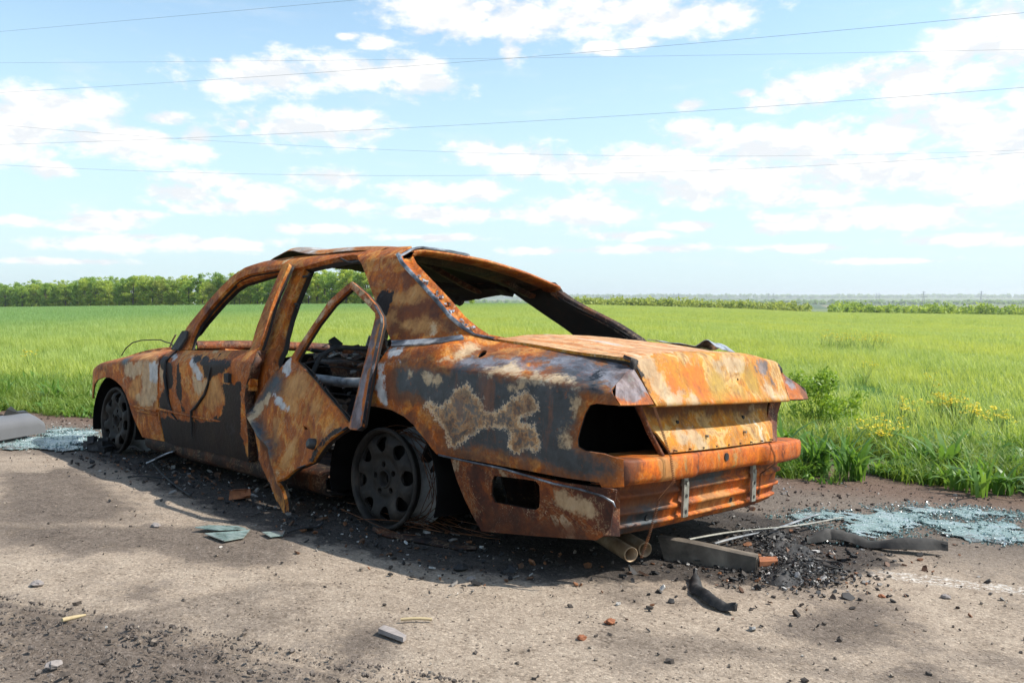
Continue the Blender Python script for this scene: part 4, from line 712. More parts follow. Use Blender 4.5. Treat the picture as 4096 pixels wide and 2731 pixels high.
zz = rear_z(yy) + .006 - .040 * np.clip(vs - 1.0, 0, 1) / .12
strip('window_trim', np.stack([xx, yy, zz], 1), .022, .005, M['trim'], car, (1, 0, .25))
# crumbs of glass left in the channel
m = MB()
for k in range(26):
    t = rnd.uniform(.25, .75); i = t * 8; a = int(i); fq = i - a
    p = Vector((px[a] * (1 - fq) + px[a + 1] * fq + rnd.uniform(-.01, .01), (py[a] * (1 - fq) + py[a + 1] * fq) - rnd.uniform(.018, .055), pz[a] * (1 - fq) + pz[a + 1] * fq - .004))
    m.box(p, (rnd.uniform(.008, .02), rnd.uniform(.008, .016), rnd.uniform(.006, .012)), Matrix.Rotation(rnd.uniform(0, 3), 3, 'Z') @ Matrix.Rotation(rnd.uniform(0, 3), 3, 'X'), jitter=.003)
gc = m.build('glass_crumbs', M['melt'], car); gc['kind'] = 'stuff'
# belt trim strip on the pillar
sp = DATA['strip']; V, F = triangulate(sp, (), .015); y = side_y(V[:, 0], V[:, 1]) + .012
shell('belt_trim', np.stack([V[:, 0], y, V[:, 1]], 1), F, .008, M['trim'], car, {}, (0, 1, 0))
# filler hole dish
m = MB(); c = Vector((-.503, float(side_y(-.503, .779)), .779)); m.box(c + Vector((.0, -.07, -.05)), (.12, .06, .09)); m.build('filler_neck', M['char'], car)

# ---- boot lid
prof = [(-.455, .0), (-.60, .0), (-.80, .0), (-.95, .0), (-1.05, .0), (-1.095, -.001), (-1.118, -.006), (-1.133, -.017), (-1.142, -.035), (-1.155, -.062), (-1.172, -.098), (-1.188, -.128), (-1.204, -.152), (-1.211, -.163), (-1.205, -.170), (-1.17, -.172)]
nv = 46; P = np.zeros((0, nv, 3))
prof_d = []
for (a, b), (c_, d_) in zip(prof[:-1], prof[1:]):
    n = max(1, int(math.hypot(c_ - a, d_ - b) / .022))
    prof_d += [(a + (c_ - a) * k / n, b + (d_ - b) * k / n) for k in range(n)]
prof_d.append(prof[-1])
rows = []
for x0, dz in prof_d:
    row = []
    for v in np.linspace(-1, 1, nv):
        drop = min(1, max(0, -dz / .163)); w = .592 - .036 * drop - .0 * drop
        y = v * w
        zt = float(np.interp(max(x0, -1.10), [-1.10, -.935, -.685, -.455], [.792, .800, .822, .842]))
        crown = .032 * (1 - abs(v) ** 2.6) + .016 * (1 - v) / 2
        z = zt + dz * (1.0 - .0) + crown * (1 - .92 * drop)
        x = x0 - .026 * (1 - v * v) * float(sstep(-.9, -1.14, x0)) + (.03 * (1 - v * v) * float(sstep(-.7, -.46, x0)))
        z += .006 * (fbm(np.array([x * 4.2]), np.array([y * 4.2]), 3)[0] - .43) * 2 * (1 - drop)
        x += .010 * (fbm(np.array([y * 3 + 5]), np.array([z * 5]), 3)[0] - .43) * drop
        row.append((x, y, z))
    rows.append(row)
P = np.array(rows)
split = next(i for i, (x, dz) in enumerate(prof_d) if x < -1.085)
Pt = P.copy()
lid_attr = {'top': np.repeat(sstep(-.012, -.002, np.array([d for x, d in prof_d]))[:, None], nv, 1).ravel()}
yy, zz = P[..., 1].ravel(), P[..., 2].ravel(); face = (P[..., 0] < -1.09).ravel()
lp = {'orange':[[(0.344,0.762),(0.255,0.782),(0.18,0.761),(0.181,0.682),(0.206,0.639),(0.293,0.65)],[(0.133,0.679),(-0.032,0.666),(-0.239,0.633),(-0.037,0.622),(0.195,0.626)],[(-0.644,0.754),(-0.715,0.755),(-0.672,0.634),(-0.625,0.634)],[(0.453,0.744),(0.383,0.734),(0.385,0.643),(0.435,0.644)]],'olive':[[(0.139,0.747),(0.072,0.765),(0.016,0.666),(0.152,0.639),(0.179,0.696)],[(-0.11,0.761),(-0.251,0.784),(-0.27,0.72),(-0.236,0.658),(-0.13,0.683)],[(0.018,0.695),(-0.08,0.683),(-0.109,0.635),(-0.022,0.648)]],'ash':[[(0.562,0.809),(0.482,0.803),(0.462,0.744),(0.427,0.67),(0.403,0.624),(0.48,0.625),(0.524,0.686),(0.595,0.758)],[(0.097,0.79),(-0.094,0.802),(-0.224,0.79),(-0.074,0.749),(0.07,0.747)],[(-0.272,0.701),(-0.352,0.72),(-0.429,0.663),(-0.562,0.655),(-0.635,0.694),(-0.656,0.641),(-0.334,0.629)],[(0.377,0.669),(0.307,0.685),(0.281,0.625),(0.353,0.623)]],'slate':[[(-0.279,0.769),(-0.331,0.794),(-0.43,0.792),(-0.449,0.749),(-0.365,0.737)],[(-0.395,0.72),(-0.453,0.707),(-0.441,0.682),(-0.405,0.688)]],'soot':[[(0.6,0.8),(0.572,0.79),(0.565,0.73),(0.56,0.685),(0.578,0.68),(0.6,0.74)]]}
LA = layer_attrs(np.stack([yy, zz], 1), lp)
for k in LA: LA[k] = np.where(face, LA[k], 0)
lid_attr.update(LA)
# one material for the lid: paler top, orange rear face
def lid_material():
    m, nt, b = material('burnt_boot_lid')
    return m
lid = grid_panel('boot_lid', P, M['lid'], car, (-.5, 0, 1), .022, lid_attr)
lid['label'] = 'boot lid burnt to orange and cream rust'
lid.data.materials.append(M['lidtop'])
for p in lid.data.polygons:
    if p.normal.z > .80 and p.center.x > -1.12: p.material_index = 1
# holes of the missing badge and lock, keyhole scar
for y, z in ((-.075, .722), (-.06, .692), (-.095, .692)):
    m = MB(); m.tube([(-1.197, y, z), (-1.15, y, z)], .0036, 8); m.build('badge_hole', M['char'], lid)
# melted alloy sheet lying on the lid's far side
ys = np.linspace(-.30, -.56, 10); xs_ = np.linspace(-.60, -.80, 12); X, Y = np.meshgrid(xs_, ys, indexing='ij')
Zb = np.interp(X, [-1.10, -.935, -.685, -.455], [.792, .800, .822, .842]) + .032 * (1 - np.abs(Y / .592) ** 2.6) + .016 * (1 - Y / .592) / 2
grid_panel('melted_trim', np.stack([X, Y, Zb + .006 + .012 * fbm(X * 14, Y * 14)], 2), M['melt'], car, (0, 0, 1), .003)
xs_ = np.linspace(-.78, -.93, 12); ys = np.linspace(-.40, -.585, 10); X, Y = np.meshgrid(xs_, ys, indexing='ij')
Zb = np.interp(X, [-1.10, -.935, -.685, -.455], [.792, .800, .822, .842]) + .032 * (1 - np.abs(Y / .592) ** 2.6) + .016 * (1 - Y / .592) / 2
u = (X + .78) / -.15
grid_panel('melted_trim', np.stack([X, Y, Zb + .006 + .040 * np.exp(-((u - .55) / .28) ** 2) * (.6 + .4 * fbm(X * 30, Y * 30)) + .014 * fbm(X * 25, Y * 25)], 2), M['melt'], car, (0, 0, 1), .003)
# number-plate panel below the lip
rows = []
for z, x, w0, w1 in ((.628, -1.120, .548, .548), (.60, -1.122, .528, .528), (.565, -1.132, .503, .503), (.535, -1.150, .482, .482), (.52, -1.168, .471, .471), (.49, -1.181, .45, .45), (.462, -1.192, .430, .430), (.452, -1.196, .424, .424)):
    ys = np.linspace(-w0, w1, 40); rows.append(np.stack([x + .004 * (fbm(ys * 7, ys * 0 + z * 9) - .45) * 2 - .012 * (1 - (ys / w0) ** 2), ys, np.full_like(ys, z)], 1))
pp = np.array(rows); yy, zz = pp[..., 1].ravel(), pp[..., 2].ravel()
LA = layer_attrs(np.stack([yy, zz], 1), {'dark': [[(.54, .64), (-.54, .64), (-.50, .575), (.50, .572)]], 'ash': [[(.38, .52), (.20, .52), (.16, .47), (.36, .46)], [(-.33, .60), (-.45, .60), (-.45, .57), (-.34, .57)]]})  # dark band along the top edge: lip shadow put into the colour
plate = grid_panel('plate_panel', pp, M['lid'], car, (-1, 0, 0), .014, LA)
for y, z, x in ((.20, .588, -1.122), (.155, .50, -1.190), (-.165, .502, -1.190)):
    m = MB(); m.tube([(x - .010, y, z), (x + .03, y, z)], .0048, 10); m.build('stud', M['galv'], plate)
for y, z, r, x in ((.30, .553, .009, -1.142), (-.235, .556, .009, -1.142), (-.145, .602, .007, -1.118)):
    m = MB(); m.tube([(x - .007, y, z), (x + .02, y, z)], r, 10); m.build('bolt_hole', M['char'], plate)
for y in np.linspace(-.40, .40, 9):
    m = MB(); m.tube([(-1.2105, y, .459), (-1.18, y, .459)], .003, 6); m.build('rivet_hole', M['char'], plate)
# posts beside the plate panel, inner edge of the lamp openings
for s in (1,):
    rows = [[(x, s * y, z) for y, z, x in ((.600, .632, x0), (.548, .53, x0 - .02), (.497, .447, x0 - .045))] for x0 in (-1.165, -1.148)]
    rows.insert(0, [(x - 1e-3, s * (y - .014), z) for y, z, x in ((.600, .632, -1.165), (.548, .53, -1.185), (.497, .447, -1.21))])
    grid_panel('lamp_post', np.array(rows), M['skirt'] if s > 0 else M['dark'], car, (0, s, 0), .006)
rows = []
for t in np.linspace(0, 1, 5): rows.append([(x + .01 * t, y0 + (y1 - y0) * t, z) for z, x, y0, y1 in ((.632, -1.13, -.530, -.675), (.56, -1.14, -.485, -.610), (.50, -1.165, -.440, -.550), (.447, -1.20, -.410, -.485))])
grid_panel('lamp_recess', np.array(rows), M['skirt'], car, (-1, 0, 0), .01)
rows = []
for z in np.linspace(.30, .73, 8): rows.append([(-.90 + .03 * math.sin(9 * y_ + 7 * z), y_, z) for y_ in np.linspace(-.58, .68, 24)])
grid_panel('boot_dark_sheet', np.array(rows), M['void'], car, (-1, 0, 0), .006)  # added black sheet, stands in for the darkness inside the boot
# tail ends of the quarter panels above the lamp openings
for s in (1, -1):
    edge = [(-1.206, .634), (-1.19, .66), (-1.165, .70), (-1.14, .735), (-1.13, .757), (-1.122, .771), (-1.09, .779)]
    rows = []
    for t in np.linspace(0, 1, 8):
        row = []
        for i, (x, z) in enumerate(edge):
            y0 = float(side_y(min(max(x, -1.2), -1.0), min(z, .768))) - .004; dr = min(1, max(0, (.775 - z) / .14)); y1 = .600 - .036 * dr
            row.append((x - .010 * math.sin(math.pi * t), y0 + (y1 - y0) * t, z + .012 * t * (1 - dr)))
        rows.append([(a, s * b, c) for a, b, c in row])
    P = np.array(rows); LA = layer_attrs(P[..., 1:].reshape(-1, 2), {'slate': [[(.9, .9), (.5, .9), (.5, .66), (.9, .66)]]}) if s > 0 else layer_attrs(P[..., 1:].reshape(-1, 2), {'slate': [[(-.70, .8), (-.62, .8), (-.60, .70), (-.66, .68)]], 'dark': [[(-.8, .8), (-.68, .8), (-.70, .6), (-.8, .6)]]})
    grid_panel('quarter_tail', P, M['rust'], car, (-1, 0, .2), .012, LA)
# lower tail: sill under the lamps and the ribbed valance
def tail_grid(prof, wl, wr, ny=90, mod=None):
    rows = []
    for i, (x, z) in enumerate(prof):
        f_ = i / (len(prof) - 1); a = np.interp(f_, [0, 1], wl); b_ = np.interp(f_, [0, 1], wr)
        ys = np.linspace(b_, a, ny); dx = mod(ys, z, i) if mod else 0
        rows.append(np.stack([x + dx + .004 * (fbm(ys * 6, ys * 0 + z * 12) - .45) * 2, ys, np.full_like(ys, z)], 1))
    return np.array(rows)
def bar_mod(y, z, i):
    rec = .026 * sstep(.282, .262, y) * (1 - sstep(-.28, -.31, y))
    curve = .035 * np.clip((np.abs(y) - .35) / .40, 0, 1) ** 2
    cor = .06 * np.clip((np.abs(y) - .69) / .06, 0, 1) ** 2
    return (rec if 2 <= i <= 9 else 0) + curve + cor
prof = [(-1.00, .432), (-1.10, .438), (-1.205, .445), (-1.228, .443), (-1.234, .434), (-1.236, .405), (-1.235, .378), (-1.230, .364), (-1.220, .356), (-1.19, .352), (-1.16, .35)]
P = tail_grid(prof, (.748, .742), (-.738, -.72), mod=bar_mod)
LA = layer_attrs(P[..., 1:].reshape(-1, 2), {'dark': [[(.80, .47), (.62, .47), (.66, .34), (.80, .34)], [(.29, .47), (.24, .47), (.24, .34), (.29, .34)], [(-.70, .47), (-.80, .47), (-.80, .34), (-.69, .34)]], 'ochre': [[(.55, .45), (.42, .44), (.44, .36), (.52, .36)]]})
bar = grid_panel('tail_sill', P, M['tail'], car, (-1, 0, .5), .008, LA)
prof = [(-1.158, .352), (-1.152, .34), (-1.150, .325), (-1.146, .314), (-1.164, .307), (-1.165, .294), (-1.146, .287), (-1.142, .262), (-1.141, .252), (-1.161, .246), (-1.162, .234), (-1.143, .227), (-1.139, .205), (-1.138, .199), (-1.154, .194), (-1.154, .185), (-1.138, .180), (-1.132, .166), (-1.11, .153), (-1.06, .15), (-1.0, .152)]
def val_mod(y, z, i):
    rib = i in (4, 5, 9, 10, 14, 15)
    gap = np.exp(-((y - .262) / .035) ** 2) + np.exp(-((y + .305) / .035) ** 2)
    curve = .045 * np.clip((np.abs(y) - .3) / .40, 0, 1) ** 2
    return curve + (.010 * np.clip(gap, 0, 1) if rib else 0)
P = tail_grid(prof, (.705, .615), (-.69, -.60), mod=val_mod)
LA = layer_attrs(P[..., 1:].reshape(-1, 2), {'dark': [[(.75, .36), (.30, .36), (.26, .32), (.34, .25), (.45, .15), (.75, .15)], [(.75, .165), (-.75, .165), (-.75, .12), (.75, .12)], [(.24, .35), (-.62, .35), (-.62, .325), (.24, .325)]], 'grey': [[(.22, .335), (-.05, .335), (-.05, .315), (.2, .315)], [(.56, .25), (.40, .25), (.40, .20), (.60, .16)]], 'ochre': [[(.12, .26), (-.12, .28), (-.10, .20), (.10, .19)]]})
val = grid_panel('rear_valance', P, M['tail'], car, (-1, 0, 0), .008, LA)
for y, z in ((.205, .213), (-.165, .213), (-.43, .220), (.46, .207)):
    m = MB(); m.tube([(-1.1425 + .045 * max(0, (abs(y) - .3) / .4) ** 2, y, z), (-1.11, y, z)], .0125, 12); m.build('bolt_hole', M['char'], val)
m = MB(); m.tube([(-1.2125, .02, .412), (-1.18, .02, .412)], .016, 14); m.build('key_hole', M['char'], bar)
# bumper brackets
for y in (.262, -.305):
    m = MB(); m.box((-1.172, y, .257), (.010, .036, .125)); m.box((-1.168, y, .335), (.012, .030, .045)); m.tube([(-1.182, y, .325), (-1.165, y, .325)], .009, 6)
    b_ = m.build('bumper_bracket', M['galv'], car)
    for z in (.215, .275):
        m = MB(); m.tube([(-1.1785, y, z), (-1.17, y, z)], .008, 10); m.build('bracket_hole', M['char'], b_)
# end flange at the left of the valance
m = MB(); m.box((-1.128, .690, .262), (.016, .062, .175), Matrix.Rotation(R(-38), 3, 'Z') @ Matrix.Rotation(R(10), 3, 'Y'), jitter=.005); m.build('end_flange', M['skirt'], car)
# lower skirt behind the rear wheel
sk = side_panel('rear_skirt', DATA['skirt'], M['skirt'], car, [DATA['skirt_hole']], off=-.02, thick=.012, step=.02, patches={'ash': [[(-.93, .315), (-1.10, .31), (-1.13, .24), (-.96, .235)]], 'dark': [[(-.6, .2), (-1.05, .2), (-1.1, .14), (-.58, .09)]]})
m = MB(); side_poly = DATA['skirt']
side_panel('rear_skirt', [(-.434, .361), (-.85, .351), (-.80, .12), (-.57, .093), (-.526, .156), (-.458, .283)], M['dark'], car, off=-.02, thick=.012, step=.04, mirror=True)
m = MB(); m.tube([(a, float(side_y(max(a, -1.19), z)) + (.022 if a > -1.16 else .03), z) for a, z in DATA['hang_strip']], [.0042] * 8 + [.004, .002], 6); m.build('side_moulding', M['trim'], car)
# loose coil springs hanging over the tail
def coil(path, r, turns, wire):
    path = [np.array(p, float) for p in path]; L = np.concatenate([[0], np.cumsum([np.linalg.norm(path[i + 1] - path[i]) for i in range(len(path) - 1)])])
    n = turns * 7; out = []
    for k in range(n + 1):
        t = k / n * L[-1]; p = np.array([np.interp(t, L, [q_[c] for q_ in path]) for c in range(3)]); a = 2 * math.pi * k / 7
        out.append(p + np.array([math.cos(a) * r, math.sin(a) * r, 0]))
    m = MB(); m.tube([tuple(o) for o in out], wire, 4, cap=False)
    return m
coil([(-1.215, .575, .625), (-1.232, .53, .52), (-1.246, .50, .447), (-1.256, .49, .36), (-1.20, .49, .29), (-1.19, .505, .22), (-1.185, .525, .16), (-1.18, .56, .085)], .005, 95, .0011).build('hanging_spring', M['spring'], car)
coil([(-1.222, -.33, .455), (-1.252, -.33, .40), (-1.25, -.34, .365), (-1.185, -.345, .31), (-1.18, -.345, .21)], .005, 52, .0011).build('hanging_spring', M['spring'], car)
# twin tail pipes
for (x, y, z, l) in ((-1.077, .470, .062, .34), (-1.067, .360, .062, .30)):
    m = MB(); d = Vector((.90, -.40, .07)).normalized(); a = Vector((x, y, z)); o_, i_ = .0285, .0255
    n = 24; t = d.cross(Vector((0, 0, 1))).normalized(); b2 = t.cross(d)
    ring = lambda c, r: [c + t * math.cos(2 * math.pi * k / n) * r + b2 * math.sin(2 * math.pi * k / n) * r for k in range(n)]
    rr = [ring(a + d * l, o_ * .96), ring(a + d * .01, o_), ring(a, o_), ring(a, i_), ring(a + d * .12, i_)]
    m.grid([r_ + [r_[0]] for r_ in rr]); m.add(ring(a + d * .12, i_), [tuple(range(n))])
    m.build('tail_pipe', M['pipe'], car)

# ---- the rear door hanging from one hinge
o_, e1, e2 = DATA['hd_o'], DATA['hd_e1'], DATA['hd_e2']
fold = np.array(DATA['hd_fold'])
def hd_disp(V):
    fz = np.interp(V[:, 0], fold[:, 0], fold[:, 1]); d = V[:, 1] - fz
    w = .034 * np.exp(-(d / .022) ** 2) - .045 * sstep(0, -.12, d) + .02 * np.exp(-((V[:, 0] - .05) / .10) ** 2 - ((V[:, 1] + .22) / .12) ** 2)
    w += .036 * (fbm(V[:, 0] * 5 + 2, V[:, 1] * 5, 3) - .43) * sstep(.02, -.1, V[:, 1])
    return w - .02 * np.clip(V[:, 1], 0, 1) ** 2
hd = plane_panel('rear_door', DATA['hd'], o_, e1, e2, M['rust2'], car, [DATA['hd_win'], DATA['hd_hole']], .028, .016, P_['hd'], hd_disp, out=(0, 1, .2))
hd['label'] = 'rear door with empty window frame hanging crooked from one hinge'
ho, h1, h2 = map(np.array, (o_, e1, e2)); hn = np.cross(h1, h2); hn = hn if hn[1] > 0 else -hn
hp = lambda a, b, c=0: tuple(ho + a * h1 + b * h2 + c * hn)
kx, ky = DATA['hd_knob'][0]
m = MB(); m.tube([hp(kx, ky, .005), hp(kx, ky, .03), hp(kx, ky, .036)], [.026, .024, .015], 10); m.build('door_knob', M['blackplastic'], hd)
m = MB(); rows = []
# inner door shell with its dark cavity
V, F = triangulate([(a * .96 + .012, b) for a, b in DATA['hd']], [DATA['hd_win']], .03)
V3 = ho + V[:, :1] * h1 + V[:, 1:] * h2 + hn * np.minimum(hd_disp(V), .01)[:, None] - hn * (.034 + .016 * sstep(-.42, -.15, V[:, 1:])) + (.02 * (fbm(V[:, 0] * 8, V[:, 1] * 8) - .4))[:, None] * hn
F = F[V[F][:, :, 1].mean(1) < -.015]
shell('inner_door_panel', V3, F, .01, M['dark'], hd, {}, -hn)
edge_pts = DATA['hd'][7:25]
rows = [[hp(a, b, c) for a, b in edge_pts] for c in (.0, -.005, -.010, -.014)]
jl = layer_attrs(np.array([(a, b) for c in range(4) for a, b in edge_pts]), {'soot': [[(-1, -1), (1, -1), (1, 1), (-1, 1)]]}, 10)
grid_panel('door_jamb', np.array(rows), M['jamb'], hd, h1, .004)
edge_pts = DATA['hd'][25:]
ed_ = hd_disp(np.array(edge_pts))
rows = [[hp(a, b, c + e_) for (a, b), e_ in zip(edge_pts, ed_)] for c in (.0, -.012, -.026)]
grid_panel('door_bottom', np.array(rows), M['dark'], hd, -h2, .004)
m = MB(); m.box((1.0, .855, .575), (.07, .05, .03), jitter=.004); m.box((.99, .85, .545), (.02, .045, .03)); m.build('door_hinge', M['rust'], car)
m = MB(); m.tube([(.97, .60, 1.13), (.95, .58, 1.135), (.93, .58, 1.15)], .007, 6); m.build('belt_guide', M['char'], car); m = MB(); m.tube([(.985, .62, .97), (.97, .62, .955), (.955, .625, .965), (.96, .625, .985), (.985, .63, .985)], .006, 6); m.build('belt_anchor', M['char'], car)
m = MB(); m.tube([(.66, .585, 1.215), (.62, .575, 1.20), (.58, .575, 1.195), (.50, .58, 1.20)], .006, 6); m.build('grab_handle', M['char'], car)

# ---- wheels: bare alloys, tyres burnt away
def wheel(x, y, z, s, name='wheel', rot=0.0, tilt=0.0):
    w = empty(name, None, car); w.location = (x, y, z); w.rotation_euler = (0, rot, 0) if s > 0 else (0, rot, math.pi)
    # face: local +y is outwards
    outer = [(.196 * math.cos(a), .196 * math.sin(a)) for a in np.linspace(0, 2 * math.pi, 61)[:-1]]
    holes = []
    for k in range(8):
        a0 = k * math.pi / 4 + .2; h_ = []
        for t in np.linspace(0, 2 * math.pi, 19)[:-1]:
            u = .031 * math.sin(t) * (1.0 + .22 * math.cos(t)); r_ = .150 + .034 * math.cos(t)
            h_.append((r_ * math.cos(a0) - u * math.sin(a0), r_ * math.sin(a0) + u * math.cos(a0)))
        holes.append(h_)
    holes.append([(.034 * math.cos(a), .034 * math.sin(a)) for a in np.linspace(0, 2 * math.pi, 25)[:-1]])
    for k in range(5):
        a0 = k * 2 * math.pi / 5 + .5; holes.append([(.063 * math.cos(a0) + .0135 * math.cos(t), .063 * math.sin(a0) + .0135 * math.sin(t)) for t in np.linspace(0, 2 * math.pi, 13)[:-1]])
    V, F = triangulate(outer, holes, .010)
    r_ = np.hypot(V[:, 0], V[:, 1]); ang = np.arctan2(V[:, 1], V[:, 0])
    spoke = np.cos(8 * (ang - .2)) * sstep(.09, .15, r_) * (1 - sstep(.175, .196, r_))
    d = np.interp(r_, [0, .03, .04, .070, .085, .115, .16, .185, .196], [-.006, -.004, .002, .002, -.004, .010, .012, -.002, -.012]) - .008 * spoke
    V3 = np.stack([V[:, 0], d, V[:, 1]], 1)
    rf = shell('rim_face', V3, F, .014, M['rim'], w, {}, (0, 1, 0))
    m = MB(); m.lathe([(.196, -.020), (.200, .008), (.206, .016), (.216, .018), (.221, .012), (.221, .004), (.212, -.004), (.205, -.010), (.203, -.03)], 72); m.build('rim_lip', M['rim'], w)
    m = MB(); m.lathe([(.203, -.03), (.190, -.045), (.172, -.07), (.168, -.12), (.190, -.155), (.198, -.17), (.214, -.176), (.220, -.182), (.221, -.188), (.205, -.19), (.19, -.16), (.165, -.12), (.165, -.07)], 64); m.build('rim_barrel', M['ashwhite'], w)
    m = MB(); m.lathe([(.0, -.045), (.135, -.045), (.14, -.05), (.14, -.062), (.13, -.065), (.0, -.065)], 48); m.build('brake_disc', M['dark'], w)
    m = MB(); m.lathe([(.0, -.035), (.026, -.034), (.029, -.012), (.033, .006), (.037, .009), (.041, .004), (.040, -.01)], 28); m.build('hub', M['rim'], w)
    m = MB(); m.lathe([(.0, -.030), (.192, -.032), (.192, -.036)], 40); m.build('dark_backing_disc', M['void'], w)  # black backing disc, added so the rim holes look dark
    return w
w1 = wheel(0.0, .775, .218, 1, rot=.35); wheel(2.79, .775, .208, 1, rot=.1)
wheel(0.0, -.775, .218, -1, rot=.9); wheel(2.79, -.775, .208, -1, rot=1.4)
# steel cords of the burnt tyres lying round the rims
m = MB()
for k in range(26):
    a0 = rnd.uniform(0, 6.28); rr = rnd.uniform(.19, .235); y0 = rnd.uniform(.60, .73)
    m.tube([(rr * math.cos(a0 + t), y0 + .03 * math.sin(3 * t + k), max(.006, .215 + rr * math.sin(a0 + t) * .98)) for t in np.linspace(0, rnd.uniform(1.2, 3.5), 14)], .0016, 4, cap=False)
for k in range(16):
    x0, y0 = rnd.uniform(-.55, -.1), rnd.uniform(.55, .82)
    m.tube([(x0 + t, y0 + .03 * math.sin(5 * t + k), .015 + .05 * abs(math.sin(3 * t + k))) for t in np.linspace(0, .45, 10)], .0016, 4, cap=False)
tw = m.build('tyre_cords', M['spring'], car); tw['kind'] = 'stuff'

# ---- front end, cowl and what is left inside
rows = []
ys = np.linspace(-.68, .66, 40)
for x, z in ((2.16, .735), (2.13, .752), (2.05, .760), (2.02, .752), (2.01, .715), (2.03, .70)):
    rows.append(np.stack([x - .05 * (ys / .66) ** 2 + .02 * (fbm(ys * 5, ys * 0 + z * 5) - .45), ys, z + .022 * (1 - (ys / .66) ** 2) + .012 * (fbm(ys * 4, ys * 0 + 3) - .45)], 1))
grid_panel('cowl_beam', np.array(rows), M['skirt'], car, (-.5, 0, 1), .008)
rows = [np.stack([np.full_like(ys, x), ys, np.full_like(ys, z)], 1) for x, z in ((2.10, .16), (2.16, .35), (2.14, .62), (2.08, .665))]
grid_panel('bulkhead', np.array(rows), M['void'], car, (-1, 0, 0), .01)
m = MB(); m.box((1.98, .42, .70), (.10, .16, .02), Matrix.Rotation(.15, 3, 'Y'), jitter=.012); m.build('dash_bracket', M['rust'], car)
m = MB(); m.tube([(3.15, .62, .625), (3.083, .62, .678), (2.979, .62, .721), (2.844, .62, .741), (2.669, .62, .750), (2.557, .62, .753), (2.473, .62, .740), (2.40, .62, .735), (2.30, .64, .70)], .004, 6); m.build('bonnet_cable', M['char'], car)
m = MB(); m.tube([(2.42, .62, .700), (2.386, .62, .748), (2.341, .62, .792)], .006, 5, flat=.5); m.build('wiper_arm', M['wood'], car)
m = MB(); m.box((3.12, .70, .30), (.05, .05, .20), Matrix.Rotation(.1, 3, 'Y'), jitter=.01); m.build('bumper_mount', M['char'], car)
m = MB()
m.box((2.75, 0, .40), (.55, .50, .40), jitter=.06); m.box((2.5, .2, .52), (.3, .2, .15), jitter=.05); m.tube([(2.9, -.3, .5), (2.9, .3, .55)], .05, 10)
m.build('engine_block', M['dark'], car)
# seat frames
def seat(y0, tilt):
    m = MB(); c = Vector((.98, y0, .28))
    T = Matrix.Rotation(tilt, 4, 'Y'); P0 = lambda x, y, z: c + (T @ Vector((x, y, z)))
    m.tube([P0(0, -.22, 0), P0(0, -.24, .25), P0(0, -.20, .47), P0(0, -.12, .52), P0(0, .12, .52), P0(0, .20, .47), P0(0, .24, .25), P0(0, .22, 0)], .013, 7)
    for k in range(9): m.tube([P0(0, -.22 + .003 * k, .06 + .05 * k), P0(-.03, -.08, .05 + .05 * k), P0(-.03, .08, .07 + .05 * k), P0(0, .22, .06 + .05 * k)], .0035, 4, cap=False)
    m.tube([c + Vector((0, -.22, 0)), c + Vector((.45, -.23, .04)), c + Vector((.48, .0, .05)), c + Vector((.45, .23, .04)), c + Vector((0, .22, 0))], .015, 7)
    for k in range(8): m.tube([c + Vector((.05 + .05 * k, -.21, .02)), c + Vector((.05 + .05 * k, .21, .02))], .004, 4, cap=False)
    m.box(c + Vector((.2, -.24, -.08)), (.5, .03, .10)); m.box(c + Vector((.2, .24, -.08)), (.5, .03, .10))
    return m
seat(.37, -.35).build('seat_frame', M['char'], car); seat(-.37, -.2).build('seat_frame', M['char'], car)
# recliner disc and rear bench frame
m = MB()
n = 26
pr = [(.12 * (1 + .05 * (k % 2)) * math.cos(2 * math.pi * k / n), .12 * (1 + .05 * (k % 2)) * math.sin(2 * math.pi * k / n)) for k in range(n)]
m.add([(.62 + a, .44, .42 + b) for a, b in pr] + [(.62 + a, .40, .42 + b) for a, b in pr], [tuple(range(n)), tuple(range(2 * n - 1, n - 1, -1))] + [(k, (k + 1) % n, n + (k + 1) % n, n + k) for k in range(n)])
m.build('recliner_disc', M['char'], car)
m = MB()
m.tube([(.95, .62, .60), (.75, .63, .605), (.55, .62, .60), (.25, .64, .615)], .024, 12); m.build('door_beam', M['tube'], car)
m = MB()
for k in range(7): m.tube([(.05 + .09 * k, -.6, .34 + .02 * (k % 2)), (.05 + .09 * k, .6, .34 - .01 * (k % 3))], .006, 5, cap=False)
m.tube([(0, -.62, .36), (.6, -.62, .33), (.62, .62, .33), (0, .62, .36), (0, -.62, .36)], .012, 6)
m.build('rear_seat_frame', M['char'], car)
# heap of burnt trim and upholstery inside
def flakes(n, fn, size, mat_name, parent=None, kind='stuff', thick=.25, name='debris'):
    m = MB(); tint = []
    for k in range(n):
        c, sc = fn(k)
        a = [rnd.uniform(.5, 1.0) for _ in range(6)]; s0 = size * sc * (rnd.random() ** 1.6 * 1.5 + .35)
        T = Matrix.Rotation(rnd.uniform(0, 6.28), 3, 'Z') @ Matrix.Rotation(rnd.gauss(0, .5), 3, 'X') @ Matrix.Rotation(rnd.gauss(0, .5), 3, 'Y')
        nn = rnd.choice((4, 5, 5, 6)); top = []; bot = []; el_ = rnd.uniform(.35, 1)
        for i in range(nn):
            t = 2 * math.pi * i / nn; p = Vector((math.cos(t) * s0 * a[i], math.sin(t) * s0 * a[i] * el_, s0 * thick * rnd.uniform(.2, .5)))
            top.append(Vector(c) + T @ p); p2 = p.copy(); p2.z = -s0 * thick * rnd.uniform(.2, .5); bot.append(Vector(c) + T @ p2)
        m.add(top + bot, [tuple(range(nn)), tuple(range(2 * nn - 1, nn - 1, -1))] + [(i, nn + i, nn + (i + 1) % nn, (i + 1) % nn) for i in range(nn)])
        tint += [rnd.random()] * (2 * nn)
    return m, tint
